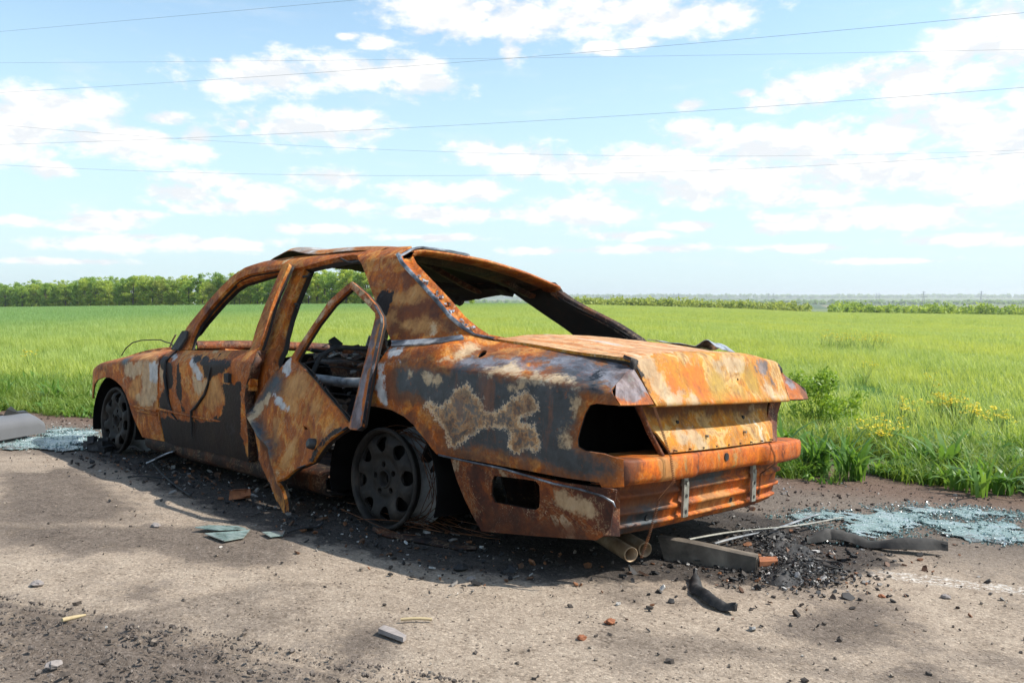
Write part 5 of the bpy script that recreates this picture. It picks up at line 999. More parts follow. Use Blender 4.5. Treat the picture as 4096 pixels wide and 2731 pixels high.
def debris_mat(name, stops, rough=.8):
    m, nt, b = material(name)
    t = attr(nt, 'tint'); obj = nt.nodes.new('ShaderNodeTexCoord').outputs['Object']
    c = ramp(nt, t, stops, 'CONSTANT')
    c = mix(nt, smooth(nt, noise(nt, obj, 60, 4), .45, .65), c, mix(nt, .5, c, (.02, .017, .015)))
    nt.links.new(c, b.inputs['Base Color']); b.inputs['Roughness'].default_value = rough
    return m
M['trash'] = debris_mat('burnt_trash', [(0, (.014, .013, .013)), (.45, (.035, .026, .02)), (.62, (.10, .045, .02)), (.74, (.20, .08, .03)), (.84, (.20, .18, .16)), (.95, (.48, .46, .43))], .7)
def inside(k):
    x = rnd.uniform(.15, 1.9); y = rnd.uniform(-.62, .55); h_ = .22 + .32 * math.exp(-((x - 1.15) / .45) ** 2) * rnd.random() ** .5
    return (x, y, h_ + rnd.uniform(0, .06)), rnd.choice((1, 1, 1.6))
m, t = flakes(420, inside, .045, 'trash'); o = m.build('burnt_upholstery', M['trash'], car, {'tint': t}); o['kind'] = 'stuff'
def heap(k):
    a = rnd.random(); x = 1.42 - .75 * a; y = -.05 + rnd.uniform(-.25, .35); zt = .70 + .09 * math.exp(-((x - 1.15) / .16) ** 2)
    return (x, y, zt - abs(rnd.gauss(0, .10))), rnd.choice((.8, 1, 1.5))
m, t = flakes(260, heap, .045, 'trash'); o = m.build('burnt_dash_heap', M['trash'], car, {'tint': t}); o['kind'] = 'stuff'
rows = []
ys = np.linspace(-.45, .40, 16)
for x, z in ((1.35, .62), (1.25, .72), (1.12, .755), (.98, .73), (.92, .62)): rows.append(np.stack([x + .05 * (fbm(ys * 6, ys * 0 + x * 7) - .4), ys, z - .06 + .08 * (fbm(ys * 5 + 2, ys * 0 + x * 5) - .4)], 1))
grid_panel('collapsed_dash', np.array(rows), M['dark'], car, (0, 0, 1), .012)
m = MB()
m.box((1.05, .10, .735), (.18, .03, .05), Matrix.Rotation(.5, 3, 'Y') @ Matrix.Rotation(.4, 3, 'Z'), jitter=.02); m.box((.98, .2, .75), (.10, .04, .03), Matrix.Rotation(-.4, 3, 'Y'), jitter=.015); m.tube([(1.0, .05, .72), (.95, .08, .79), (.90, .1, .80), (.86, .12, .77)], [.03, .035, .03, .015], 7)
m.build('charred_console', M['dark'], car)

# ================================================================== GROUND, ROAD SHOULDER AND FIELD
NU, NR = np.array([.914, .4057]), np.array([.4057, -.914])     # along the road, and across it towards the field
camxy = np.array([CAM.x, CAM.y])
def field_coords(x, y):
    dx, dy = x - camxy[0], y - camxy[1]
    d = dx * FH[0] + dy * FH[1]; r = dx * RH[0] + dy * RH[1]
    return d, r / np.maximum(d, 1.0)
def edge_d(t):      # how far the crop reaches
    return np.interp(t, [-.7, -.62, -.08, .0, .14, .62, .8], [286, 272, 141, 205, 225, 205, 200])
def H(x, y):
    x = np.asarray(x, float); y = np.asarray(y, float)
    s = x * NR[0] + y * NR[1]; u = x * NU[0] + y * NU[1]
    S = np.where(s > 1.6, 1.6 + 1.1 * (1 - np.exp(-np.clip(s - 1.6, 0, 60) / 1.1)), np.where(s < -5, -5 - 2 * (1 - np.exp(-np.clip(-5 - s, 0, 60) / 2)), s))
    g = -.0722 * S + .0245 * 9 * np.tanh(u / 9)
    d, t = field_coords(x, y); t = np.clip(t, -.9, .9)
    zt = np.interp(t, [-.9, -.62, -.226, -.05, .137, .35, .62, .9], [-2.1, -1.80, -.62, -.50, -1.35, -2.45, -3.15, -3.4]) + .2
    g = g + np.where(d > 8, zt * np.clip(d - 8, 0, 1e9) / 192.0, 0) * (d < 1e8)
    e = edge_d(t); over = np.clip(d - e - 14, 0, None)
    far = -15 + 19 * sstep(1700, 6500, d) + 5 * (fbm(x / 900, y / 900, 3) - .45) * sstep(400, 1500, d)
    k = sstep(0, 420, over)
    g = np.clip(g, -6, 6) * (1 - k) + far * k
    return g
def wpos(x, y, dz=0.0):
    return Vector((x, y, float(H(x, y)) + dz))
def axis(lo, hi, fine_lo, fine_hi, step, grow=1.12):
    a = list(np.arange(fine_lo, fine_hi, step)); st = step; p = a[-1]
    while p < hi: st *= grow; p += st; a.append(p)
    st = step; p = a[0]; b = []
    while p > lo: st *= grow; p -= st; b.append(p)
    return np.array(b[::-1] + a)
ua = axis(-7000, 7500, -4.2, 4.6, .028); sa = axis(-400, 7500, -3.2, 2.2, .024)
UU, SS = np.meshgrid(ua, sa, indexing='ij')
GX = UU * NU[0] + SS * NR[0]; GY = UU * NU[1] + SS * NR[1]; GZ = H(GX, GY)
near = (np.abs(UU) < 7) & (np.abs(SS) < 6)
rough = .010 * (fbm(GX * 7, GY * 7, 4) - .45) + .006 * (fbm(GX * 31, GY * 31, 2) - .4)
trk = sstep(-2.52, -2.44, SS) * (1 - sstep(-2.10, -2.0, SS)) * sstep(.4, .0, UU - 1.2)
rid = np.abs(((SS + .012 * np.sin(UU * 9) + .02 * fbm(UU * 6, SS * 6)) * 13) % 1 - .5) * 2
tr = trk * (.030 * (rid ** 2) * fbm(UU * 34, SS * 34, 2) - .010)
ashb = np.exp(-((GX - .4) / 1.9) ** 2 - (GY / .95) ** 2)
GZ = GZ + near * (rough * (.8 + .6 * ashb) + 1.3 * tr)
pts2 = np.stack([GX.ravel(), GY.ravel()], 1)
nm = near.ravel()
GP = DATA['ground']
gat = {}
for k, polys in GP.items():
    v = np.zeros(len(pts2)); v[nm] = layer_attrs(pts2[nm], {k: polys}, .22)['L_' + k]; gat['G_' + k] = v
gat['G_s'] = SS.ravel(); gat['G_u'] = UU.ravel()
dd, tt = field_coords(GX, GY)
gat['G_far'] = np.clip((dd - edge_d(np.clip(tt, -.9, .9)) - 4) / 30, 0, 1).ravel()
def ground_material():
    m, nt, b = material('dirt_road_and_field_soil')
    geo = nt.nodes.new('ShaderNodeNewGeometry'); p = geo.outputs['Position']
    n1 = noise(nt, p, 1.6, 8, .62, .4); n2 = noise(nt, p, 9, 8, .65); n3 = noise(nt, p, 55, 6, .7); n4 = noise(nt, p, 210, 4, .7)
    w = math_(nt, 'ADD', math_(nt, 'MULTIPLY', math_(nt, 'SUBTRACT', n2, .5), .75), math_(nt, 'MULTIPLY', math_(nt, 'SUBTRACT', n3, .5), .45))
    tan = ramp(nt, math_(nt, 'ADD', math_(nt, 'MULTIPLY', n2, .5), math_(nt, 'MULTIPLY', n3, .5)), [(.30, (.12, .094, .072)), (.40, (.25, .198, .150)), (.50, (.335, .270, .208)), (.7, (.41, .34, .265))])
    soil = ramp(nt, math_(nt, 'ADD', math_(nt, 'MULTIPLY', n2, .35), math_(nt, 'MULTIPLY', n3, .65)), [(.3, (.038, .030, .025)), (.45, (.102, .081, .066)), (.58, (.155, .125, .103)), (.72, (.24, .195, .16))])
    ash = ramp(nt, math_(nt, 'ADD', math_(nt, 'MULTIPLY', n2, .4), math_(nt, 'MULTIPLY', n3, .6)), [(.3, (.014, .012, .011)), (.5, (.045, .038, .034)), (.62, (.085, .072, .062)), (.74, (.16, .135, .11))])
    def msk(nm, soft=.10, amt=1.0):
        v = math_(nt, 'ADD', attr(nt, 'G_' + nm), math_(nt, 'MULTIPLY', w, 1.3))
        return math_(nt, 'MULTIPLY', smooth(nt, v, .5 - soft, .5 + soft), amt)
    s = attr(nt, 'G_s')
    c = tan
    c = mix(nt, math_(nt, 'MULTIPLY', smooth(nt, math_(nt, 'ADD', n1, math_(nt, 'MULTIPLY', w, .25)), .50, .62), .55), c, soil)
    c = mix(nt, math_(nt, 'MULTIPLY', smooth(nt, math_(nt, 'ADD', s, math_(nt, 'MULTIPLY', w, 1.2)), -.45, .35), .80), c, soil)
    # worn white edge line
    ln = math_(nt, 'ABSOLUTE', math_(nt, 'ADD', s, .43))
    lm = math_(nt, 'MULTIPLY', smooth(nt, ln, .085, .045), smooth(nt, math_(nt, 'ADD', n3, math_(nt, 'MULTIPLY', n2, .35)), .64, .76))
    lm = math_(nt, 'MULTIPLY', lm, smooth(nt, attr(nt, 'G_u'), -1.15, -1.5))
    c = mix(nt, math_(nt, 'MULTIPLY', lm, .55), c, (.68, .66, .62))
    c = mix(nt, msk('soil', .16, .88), c, soil)
    c = mix(nt, msk('tan', .16, .75), c, tan)
    c = mix(nt, msk('burn', .14, .93), c, ash)
    c = mix(nt, math_(nt, 'MULTIPLY', smooth(nt, n4, .60, .68), smooth(nt, n2, .42, .6)), c, (.055, .043, .036))
    c = mix(nt, math_(nt, 'MULTIPLY', smooth(nt, n4, .36, .31), .6), c, (.50, .46, .41))
    ag = nd(nt, 'ShaderNodeTexVoronoi', None, Vector=p, Scale=150.0)
    agc = nd(nt, 'ShaderNodeSeparateColor', None, Color=ag.outputs['Color']).outputs[0]
    c = mix(nt, .8, c, ramp(nt, agc, [(0, (.55, .52, .50)), (.12, (.80, .79, .78)), (.5, (1, 1, 1)), (.85, (1.12, 1.12, 1.12)), (.95, (1.45, 1.45, 1.45))]), 'MULTIPLY')
    ag2 = nd(nt, 'ShaderNodeTexVoronoi', None, Vector=p, Scale=62.0)
    ag2c = nd(nt, 'ShaderNodeSeparateColor', None, Color=ag2.outputs['Color']).outputs[1]
    crumb = math_(nt, 'MULTIPLY', smooth(nt, ag2.outputs['Distance'], .34, .20), math_(nt, 'GREATER_THAN', ag2c, .86))
    c = mix(nt, math_(nt, 'MULTIPLY', crumb, .75), c, (.085, .066, .053))
    red = ramp(nt, math_(nt, 'ADD', math_(nt, 'MULTIPLY', n3, .6), math_(nt, 'MULTIPLY', n4, .4)), [(.34, (.045, .027, .020)), (.48, (.125, .078, .056)), (.60, (.19, .13, .10)), (.68, (.34, .28, .24))])
    c = mix(nt, math_(nt, 'MULTIPLY', smooth(nt, math_(nt, 'ADD', s, math_(nt, 'MULTIPLY', w, .8)), 1.2, 1.9), .85), c, red)
    grn = ramp(nt, n2, [(.35, (.030, .075, .012)), (.6, (.065, .14, .022))])
    c = mix(nt, smooth(nt, math_(nt, 'ADD', s, math_(nt, 'MULTIPLY', w, 1.0)), 2.4, 3.6), c, grn)
    # far country: other fields and fallow strips
    pf = vmath(nt, 'MULTIPLY', p, (.0016, .0016, 0))
    vo = nd(nt, 'ShaderNodeTexVoronoi', None, Vector=pf, Scale=1.0).outputs['Color']
    fsel = nd(nt, 'ShaderNodeSeparateColor', None, Color=vo).outputs[0]
    farc = ramp(nt, fsel, [(0, (.06, .10, .04)), (.3, (.13, .17, .06)), (.5, (.20, .18, .11)), (.72, (.07, .13, .035)), (.9, (.16, .21, .08))], 'CONSTANT')
    c = mix(nt, attr(nt, 'G_far'), c, farc)
    nt.links.new(c, b.inputs['Base Color']); b.inputs['Roughness'].default_value = .95; b.inputs['Specular IOR Level'].default_value = .15
    h = math_(nt, 'ADD', math_(nt, 'MULTIPLY', n3, .8), math_(nt, 'ADD', math_(nt, 'MULTIPLY', n4, .45), math_(nt, 'MULTIPLY', crumb, .5)))
    bp = nd(nt, 'ShaderNodeBump', None, Strength=.75, Distance=.013, Height=h)
    nt.links.new(bp.outputs[0], b.inputs['Normal'])
    return m
nu_, ns_ = UU.shape
idx = np.arange(nu_ * ns_).reshape(nu_, ns_)
gf = np.stack([idx[:-1, :-1].ravel(), idx[:-1, 1:].ravel(), idx[1:, 1:].ravel(), idx[1:, :-1].ravel()], 1)
me = bpy.data.meshes.new('ground')
me.vertices.add(nu_ * ns_); me.vertices.foreach_set('co', np.stack([GX, GY, GZ], 2).astype(np.float32).ravel())
me.loops.add(gf.size); me.loops.foreach_set('vertex_index', gf.astype(np.int32).ravel())
me.polygons.add(len(gf)); me.polygons.foreach_set('loop_start', np.arange(0, gf.size, 4, dtype=np.int32))
me.update(calc_edges=True)
me.polygons.foreach_set('use_smooth', [True] * len(gf))
for k, a in gat.items():
    at = me.attributes.new(k, 'FLOAT', 'POINT'); at.data.foreach_set('value', np.asarray(a, np.float32))
me.materials.append(ground_material())
if me.polygons[0].normal.z < 0: me.flip_normals()
ground = bpy.data.objects.new('ground', me); col.objects.link(ground); tag(ground, kind='structure')

# ------------------------------------------------------------------ vegetation helpers
def leaf_material(name, base, vary, trans=.35, rough=.55, tip=None, world_var=None):
    m, nt, b = material(name)
    oi = nt.nodes.new('ShaderNodeObjectInfo'); t = attr(nt, 'tint'); hgt = attr(nt, 'hgt')
    r = math_(nt, 'ADD', math_(nt, 'MULTIPLY', t, .6), math_(nt, 'MULTIPLY', oi.outputs['Random'], .4))
    c = ramp(nt, r, [(.1, base), (.5, tuple((a + b_) / 2 for a, b_ in zip(base, vary))), (.9, vary)])
    if tip: c = mix(nt, smooth(nt, hgt, .55, 1.0), c, tip)
    if world_var:
        geo = nt.nodes.new('ShaderNodeNewGeometry')
        n = noise(nt, vmath(nt, 'MULTIPLY', geo.outputs['Position'], (world_var[0], world_var[0], 0)), 1.0, 5, .55)
        c = mix(nt, math_(nt, 'MULTIPLY', smooth(nt, n, .42, .62), world_var[2]), c, world_var[1])
        # bluer, darker leaf tint to the left: cloud shadow put into the colour
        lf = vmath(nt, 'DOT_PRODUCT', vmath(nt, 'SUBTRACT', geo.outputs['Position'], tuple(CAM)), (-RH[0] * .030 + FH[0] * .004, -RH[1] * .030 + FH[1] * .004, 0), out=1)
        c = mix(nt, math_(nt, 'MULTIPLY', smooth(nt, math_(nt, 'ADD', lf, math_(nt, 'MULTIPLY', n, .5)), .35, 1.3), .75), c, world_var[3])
    nt.links.new(c, b.inputs['Base Color']); b.inputs['Roughness'].default_value = rough; b.inputs['Specular IOR Level'].default_value = .35
    tr = nd(nt, 'ShaderNodeBsdfTranslucent', None, Color=mix(nt, 1.0, c, (1.30, 1.22, .75), 'MULTIPLY'))
    ms = nd(nt, 'ShaderNodeMixShader', None, i0=trans, i1=b.outputs[0], i2=tr.outputs[0])
    out = nt.nodes['Material Output']; nt.links.new(ms.outputs[0], out.inputs[0])
    return m
def blades(n, h, w, lean, spread, seg=3, seed=0, broad=False):
    r_ = random.Random(seed); V = []; F = []; tint = []; hg = []
    for k in range(n):
        a = r_.uniform(0, 6.283); q0 = Vector((r_.gauss(0, spread), r_.gauss(0, spread), 0)); L = r_.uniform(*h); ww = w * r_.uniform(.7, 1.3)
        d = Vector((math.cos(a), math.sin(a), 0)); sd = Vector((-d.y, d.x, 0)); ln = r_.uniform(*lean); b = len(V); tn = r_.random()
        tw = r_.uniform(-.6, .6)
        for i in range(seg + 1):
            t = i / seg; ang = ln * t ** 1.3
            p = q0 + d * (L * math.sin(ang) * t * .9) + Vector((0, 0, L * t * math.cos(ang * .85)))
            wd = ww * (math.sin(math.pi * min(1, .15 + t * .85)) if broad else (1 - t ** 1.7) ) + .0004
            sv = (sd * math.cos(tw * t) + Vector((0, 0, 1)) * math.sin(tw * t) * .6) * wd / 2
            V += [p - sv, p + sv]; tint += [tn, tn]; hg += [t, t]
        for i in range(seg): F.append((b + 2 * i, b + 2 * i + 1, b + 2 * i + 3, b + 2 * i + 2))
    return V, F, tint, hg
def source(name, data, mat):
    V, F, t, h = data
    me = bpy.data.meshes.new(name); me.from_pydata([tuple(v) for v in V], [], F)
    for k, a in (('tint', t), ('hgt', h)):
        at = me.attributes.new(k, 'FLOAT', 'POINT'); at.data.foreach_set('value', a)
    me.materials.append(mat); me.polygons.foreach_set('use_smooth', [True] * len(F))
    return bpy.data.objects.new(name, me)
def scatter(name, P, scl, mats_src, label=None, tilt=.08):
    c = bpy.data.collections.new(name + '_kinds')
    for o in mats_src: c.objects.link(o)
    n = len(P); me = bpy.data.meshes.new(name); me.vertices.add(n); me.vertices.foreach_set('co', np.asarray(P, np.float32).ravel())
    rot = np.stack([rng.normal(0, tilt, n), rng.normal(0, tilt, n), rng.uniform(0, 6.283, n)], 1)
    at = me.attributes.new('rot', 'FLOAT_VECTOR', 'POINT'); at.data.foreach_set('vector', rot.astype(np.float32).ravel())
    at = me.attributes.new('scl', 'FLOAT', 'POINT'); at.data.foreach_set('value', np.asarray(scl, np.float32))
    at = me.attributes.new('pick', 'INT', 'POINT'); at.data.foreach_set('value', rng.integers(0, len(mats_src), n).astype(np.int32))
    o = bpy.data.objects.new(name, me); col.objects.link(o); tag(o, kind='stuff', label=label)
    ng = bpy.data.node_groups.new(name, 'GeometryNodeTree')
    ng.interface.new_socket('Geometry', in_out='INPUT', socket_type='NodeSocketGeometry'); ng.interface.new_socket('Geometry', in_out='OUTPUT', socket_type='NodeSocketGeometry')
    gi = ng.nodes.new('NodeGroupInput'); go = ng.nodes.new('NodeGroupOutput'); ip = ng.nodes.new('GeometryNodeInstanceOnPoints')
    ci = ng.nodes.new('GeometryNodeCollectionInfo'); ci.inputs['Collection'].default_value = c; ci.inputs['Separate Children'].default_value = True; ci.inputs['Reset Children'].default_value = True
    def na(nm, tp):
        a = ng.nodes.new('GeometryNodeInputNamedAttribute'); a.data_type = tp; a.inputs[0].default_value = nm; return a.outputs[0]
    L = ng.links.new
    L(gi.outputs[0], ip.inputs['Points']); L(ci.outputs[0], ip.inputs['Instance']); ip.inputs['Pick Instance'].default_value = True
    L(na('pick', 'INT'), ip.inputs['Instance Index']); L(na('rot', 'FLOAT_VECTOR'), ip.inputs['Rotation']); L(na('scl', 'FLOAT'), ip.inputs['Scale'])
    L(ip.outputs[0], go.inputs[0])
    md = o.modifiers.new('scatter', 'NODES'); md.node_group = ng
    return o
def polar(d0, d1, dens, tmax=.72):
    """random ground points in front of the camera between two depths"""
    n = int(dens * tmax * (d1 * d1 - d0 * d0)); d = np.sqrt(rng.uniform(d0 * d0, d1 * d1, n)); t = rng.uniform(-tmax, tmax, n)
    x = camxy[0] + d * (FH[0] + t * RH[0]); y = camxy[1] + d * (FH[1] + t * RH[1])
    return x, y, d, t
def lift(x, y, dz=0): return np.stack([x, y, H(x, y) + dz], 1)

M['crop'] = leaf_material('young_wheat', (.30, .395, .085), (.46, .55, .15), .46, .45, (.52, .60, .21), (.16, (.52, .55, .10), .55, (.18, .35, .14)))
M['verge'] = leaf_material('verge_grass', (.10, .19, .025), (.26, .37, .06), .42, .5, None, (.9, (.30, .36, .09), .5, (.17, .27, .06)))
M['weed'] = leaf_material('broad_weed_leaf', (.075, .18, .03), (.19, .33, .06), .42, .42)
M['tree1'] = leaf_material('fresh_tree_leaf', (.20, .31, .05), (.50, .58, .10), .44, .55)
M['tree2'] = leaf_material('pale_tree_leaf', (.26, .33, .06), (.44, .48, .12), .42, .55)
M['tree3'] = leaf_material('dark_tree_leaf', (.15, .27, .05), (.38, .52, .09), .42, .55)
M['shrub'] = leaf_material('shrub_leaf', (.16, .28, .035), (.38, .50, .07), .46, .45)
M['flower'] = leaf_material('yellow_flower', (.62, .46, .015), (.80, .66, .04), .2, .6)
M['bark'] = simple('tree_bark', [(.3, (.05, .042, .035)), (.7, (.14, .12, .10))], 6, .9)
M['stem'] = leaf_material('green_stem', (.10, .17, .03), (.16, .23, .05), .1, .6)

# ------------------------------------------------------------------ the crop
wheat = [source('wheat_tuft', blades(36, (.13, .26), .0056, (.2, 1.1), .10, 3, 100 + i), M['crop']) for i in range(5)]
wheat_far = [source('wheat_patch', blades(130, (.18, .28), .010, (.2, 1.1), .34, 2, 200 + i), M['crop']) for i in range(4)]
x, y, d, t = polar(4.5, 26, 16, .95); s = x * NR[0] + y * NR[1]
edge_s = 3.25 + .9 * (fbm(x * .35, y * .35, 3) - .45)
bare = fbm(x * .5 + 40, y * .5, 3)
k = (s > edge_s) & (rng.random(len(x)) < np.clip((s - edge_s) / .8, .15, 1))
x, y, d = x[k], y[k], d[k]
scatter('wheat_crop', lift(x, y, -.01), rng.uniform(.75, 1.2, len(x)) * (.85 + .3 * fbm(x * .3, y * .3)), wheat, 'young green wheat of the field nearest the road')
x, y, d, t = polar(24, 60, 4.2, .95); k = d < edge_d(t)
x, y = x[k], y[k]
P1 = lift(x, y, -.02); s1 = rng.uniform(.8, 1.15, len(x))
x, y, d, t = polar(58, 286, .72, .95); k = d < edge_d(t) - 1
x, y = x[k], y[k]
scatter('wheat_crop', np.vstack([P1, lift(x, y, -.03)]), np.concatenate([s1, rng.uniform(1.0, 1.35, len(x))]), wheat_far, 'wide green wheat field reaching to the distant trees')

# ------------------------------------------------------------------ verge
gr = [source('grass_tuft', blades(26, (.08, .26), .0075, (.4, 1.5), .055, 4, 300 + i), M['verge']) for i in range(4)]
gr += [source('broad_tuft', blades(9, (.07, .20), .026, (.5, 1.4), .04, 4, 320 + i, True), M['weed']) for i in range(3)]
n = 13000
u = rng.uniform(-7, 13, n); s = 1.9 + rng.gamma(2.0, .55, n)
x = u * NU[0] + s * NR[0]; y = u * NU[1] + s * NR[1]
vd = fbm(x * 1.1 + 5, y * 1.1, 3)
es = 1.80 + 1.5 * (fbm(u * 1.3, u * 0 + 2, 3) - .42)
k = (s > es) & (vd > .36 + .10 * np.exp(-((s - 3.0) / .25) ** 2)) & (s < 4.2)
x, y, s = x[k], y[k], s[k]
scatter('verge_grass', lift(x, y, -.006), rng.uniform(.55, 1.25, len(x)) * np.clip(.62 + .45 * (s - 1.8), .5, 1.1), gr, 'grass and weeds along the road edge', .2)
# low weeds creeping onto the gravel
n = 160; u = rng.uniform(-6, 8, n); s = rng.uniform(1.1, 2.0, n); x = u * NU[0] + s * NR[0]; y = u * NU[1] + s * NR[1]
k = (fbm(x * 1.7, y * 1.7, 2) > .40); x, y = x[k], y[k]
scatter('creeping_weeds', lift(x, y, -.004), rng.uniform(.3, .55, len(x)), [source('small_weed', blades(11, (.06, .16), .022, (.9, 1.5), .03, 3, 340 + i, True), M['weed']) for i in range(3)], 'small weeds creeping over the gravel', .1)

# dock and thistle plants at the road edge, each a plant of its own
def big_weed(x, y, n, L, w, seed, label, sc=1.0):
    V, F, t, h = blades(int(n * 1.7), (L * .45, L), w * .62, (.25, 1.35), .045, 6, seed, True)
    o = make('broad_leaf_weed', V, F, M['weed'], None, {'tint': t, 'hgt': h}); o.location = wpos(x, y, -.01); o.scale = (sc, sc, sc)
    tag(o, label, 'plant', 'broad-leaved weeds along the road edge')
WEEDS = [(-.35, 2.25, 20, .40, .045), (.05, 2.35, 18, .36, .05), (-.95, 2.15, 22, .44, .04), (-1.30, 2.45, 16, .42, .06), (-1.75, 2.2, 20, .38, .045), (-2.45, 2.7, 12, .38, .07), (-.65, 2.6, 16, .36, .06), (-3.0, 2.4, 14, .30, .05), (.5, 2.5, 16, .34, .05), (5.2, 2.6, 14, .30, .05), (6.3, 2.4, 14, .28, .05)]
for i, (pu, ps, n, L, w) in enumerate(WEEDS):
    p = pu * NU + ps * NR
    lb = ['broad-leaved weed growing behind the car\'s rear corner', 'leafy weed half hidden by the tail of the car', 'thick clump of long-leaved weed in front of the yellow flowers', 'wide-leaved dock plant beside the yellow flower clump', 'strap-leaved weed clump right of the yellow flowers', 'upright jagged-leaved weed at the far right of the verge', 'broad weed under the green shrub', 'low broad weed at the right edge of the picture', 'leafy weed hidden behind the boot', 'leafy weed ahead of the front wheel', 'leafy weed in the verge at the far left'][i]
    big_weed(p[0], p[1], n, L * 1.15, w, 400 + i, lb)
for i in range(58):
    pu = rnd.uniform(-3.6, 1.2) if i < 48 else rnd.uniform(3.6, 8.0); ps = rnd.uniform(1.95, 2.9); p = pu * NU + ps * NR
    big_weed(p[0], p[1], rnd.randint(10, 20), rnd.uniform(.26, .42), rnd.uniform(.025, .05), 440 + i, 'mid-sized leafy weed among the grass of the verge right of the car' if i < 48 else 'mid-sized leafy weed among the grass left of the car')
# yellow flowering plants
def flower_plant(x, y, h, n, seed, label, spread=.10, cat_group='yellow flowering plants in the field edge'):
    r_ = random.Random(seed); root = empty('flowering_plant'); root.location = wpos(x, y, -.01)
    tag(root, label, 'flowering plant', cat_group)
    m = MB(); fl = MB(); ft = []
    for k in range(n):
        a = r_.uniform(0, 6.28); rr = spread * math.sqrt(r_.random()); hh = h * r_.uniform(.65, 1.05) * (1 - .35 * (rr / spread) ** 2)
        tip = Vector((math.cos(a) * rr * 1.4, math.sin(a) * rr * 1.4, hh))
        m.tube([(rr * .2 * math.cos(a), rr * .2 * math.sin(a), 0), (tip.x * .6, tip.y * .6, hh * .6), tip], [.0028, .0022, .0015], 4, cap=False)
        for j in range(r_.randint(7, 12)):
            c = tip + Vector((r_.gauss(0, .022), r_.gauss(0, .022), r_.gauss(0, .010))); rad = r_.uniform(.006, .012); b_ = len(fl.v)
            tl = Vector((r_.gauss(0, .35), r_.gauss(0, .35), 1)).normalized(); e_ = tl.orthogonal().normalized(); f_ = tl.cross(e_)
            fl.add([c + e_ * math.cos(q_ * 1.2566) * rad + f_ * math.sin(q_ * 1.2566) * rad for q_ in range(5)], [(0, 1, 2, 3, 4)]); ft += [r_.random()] * 5
    st = m.build('stem', M['stem'], root, {'tint': [.5] * len(m.v), 'hgt': [.5] * len(m.v)})
    f_ = fl.build('blossom', M['flower'], root, {'tint': ft, 'hgt': [1] * len(ft)})
    V, F, t_, h_ = blades(max(8, n // 2), (h * .25, h * .6), .012, (.4, 1.2), spread * .35, 3, seed + 9, True)
    make('leaves', V, F, M['weed'], root, {'tint': t_, 'hgt': h_})
FPX = [(3530, 1745, 6.9, .34, 20, .16, 'dense yellow flower clump behind the strap-leaved weeds'), (3480, 1760, 6.9, .28, 10, .10, 'smaller yellow flower clump just left of the dense one'), (3780, 1660, 8.6, .36, 16, .10, 'yellow flowers at the crop edge, left of two'), (3830, 1665, 8.6, .38, 18, .09, 'tallest yellow flowers at the crop edge'), (3880, 1690, 8.3, .32, 16, .10, 'yellow flowers at the crop edge beside the tallest'), (4010, 1690, 8.0, .30, 16, .10, 'yellow flowers at the far right of the crop edge'), (3610, 1660, 8.6, .32, 7, .06, 'thin yellow flowers behind the dense clump'), (3660, 1660, 8.6, .32, 7, .06, 'sparse yellow flowers right of the dense clump'), (3460, 1510, 13, .5, 8, .14, 'few yellow flowers standing in the crop by the shrub'), (3720, 1570, 10.5, .48, 6, .10, 'lone yellow flowers in the middle of the crop'), (118, 1452, 12.5, .42, 8, .09, 'yellow flowers in the crop at the far left')]
for i, (px_, py_, dep, h, n, sp, lb) in enumerate(FPX):
    t_ = (px_ - 2048) / 3306; p = camxy + dep * (FH + t_ * RH); flower_plant(p[0], p[1], h, n, 500 + i, lb, sp)
for i in range(16):    # the band of flowers farther out in the crop
    t_ = (3290 + i * 17 + rnd.uniform(-8, 8) - 2048) / 3306; dep = rnd.uniform(22, 25); p = camxy + dep * (FH + t_ * RH)
    flower_plant(p[0], p[1], .60, 9, 560 + i, 'yellow flowers in the far band across the crop, right of the car', .22, 'band of yellow flowers far out in the crop')
# green shrub behind the boot
def leaf_cloud(centres, n, rad, size, seed, flat=.5):
    r_ = np.random.default_rng(seed); V = []; F = []; T = []; Hh = []
    cs = np.asarray(centres)
    ci = r_.integers(0, len(cs), n); off = r_.normal(0, 1, (n, 3)); off /= np.maximum(np.linalg.norm(off, axis=1, keepdims=True), 1e-6); off *= (r_.random((n, 1)) ** .45)
    rr = cs[ci, 3:4] * rad; P = cs[ci, :3] + off * rr * np.array([1, 1, .75])
    nrm = off * .6 + r_.normal(0, .6, (n, 3)) + np.array([0, 0, .35]); nrm /= np.linalg.norm(nrm, axis=1, keepdims=True)
    a = np.cross(nrm, r_.normal(0, 1, (n, 3))); a /= np.maximum(np.linalg.norm(a, axis=1, keepdims=True), 1e-6); b = np.cross(nrm, a)
    sz = size * r_.uniform(.6, 1.4, (n, 1)); a = a * sz; b = b * sz * flat
    V = np.stack([P - a, P - b * .9 + nrm * sz * .1, P + a, P + b * .9 + nrm * sz * .1], 1).reshape(-1, 3)
    F = np.arange(4 * n).reshape(n, 4)
    tone = r_.random(len(cs))[ci] * .65 + r_.random(n) * .35
    return V, F, np.repeat(tone, 4), np.repeat(np.clip(P[:, 2] / max(P[:, 2].max(), 1e-6), 0, 1), 4)
sh = empty('green_shrub'); p = camxy + 8.0 * (FH + ((3285 - 2048) / 3306) * RH); sh.location = wpos(p[0], p[1], -.01)
sh.scale = (.8, .8, .85); tag(sh, 'bushy light green shrub growing just behind the boot of the car', 'shrub')
cen = [(rnd.gauss(0, .22), rnd.gauss(0, .22), .12 + .52 * rnd.random() ** .8, rnd.uniform(.08, .15)) for _ in range(44)]
V, F, t_, h_ = leaf_cloud(cen, 4200, 1.0, .021, 5, .55); make('foliage', V, F, M['shrub'], sh, {'tint': t_, 'hgt': h_}, True)
m = MB()
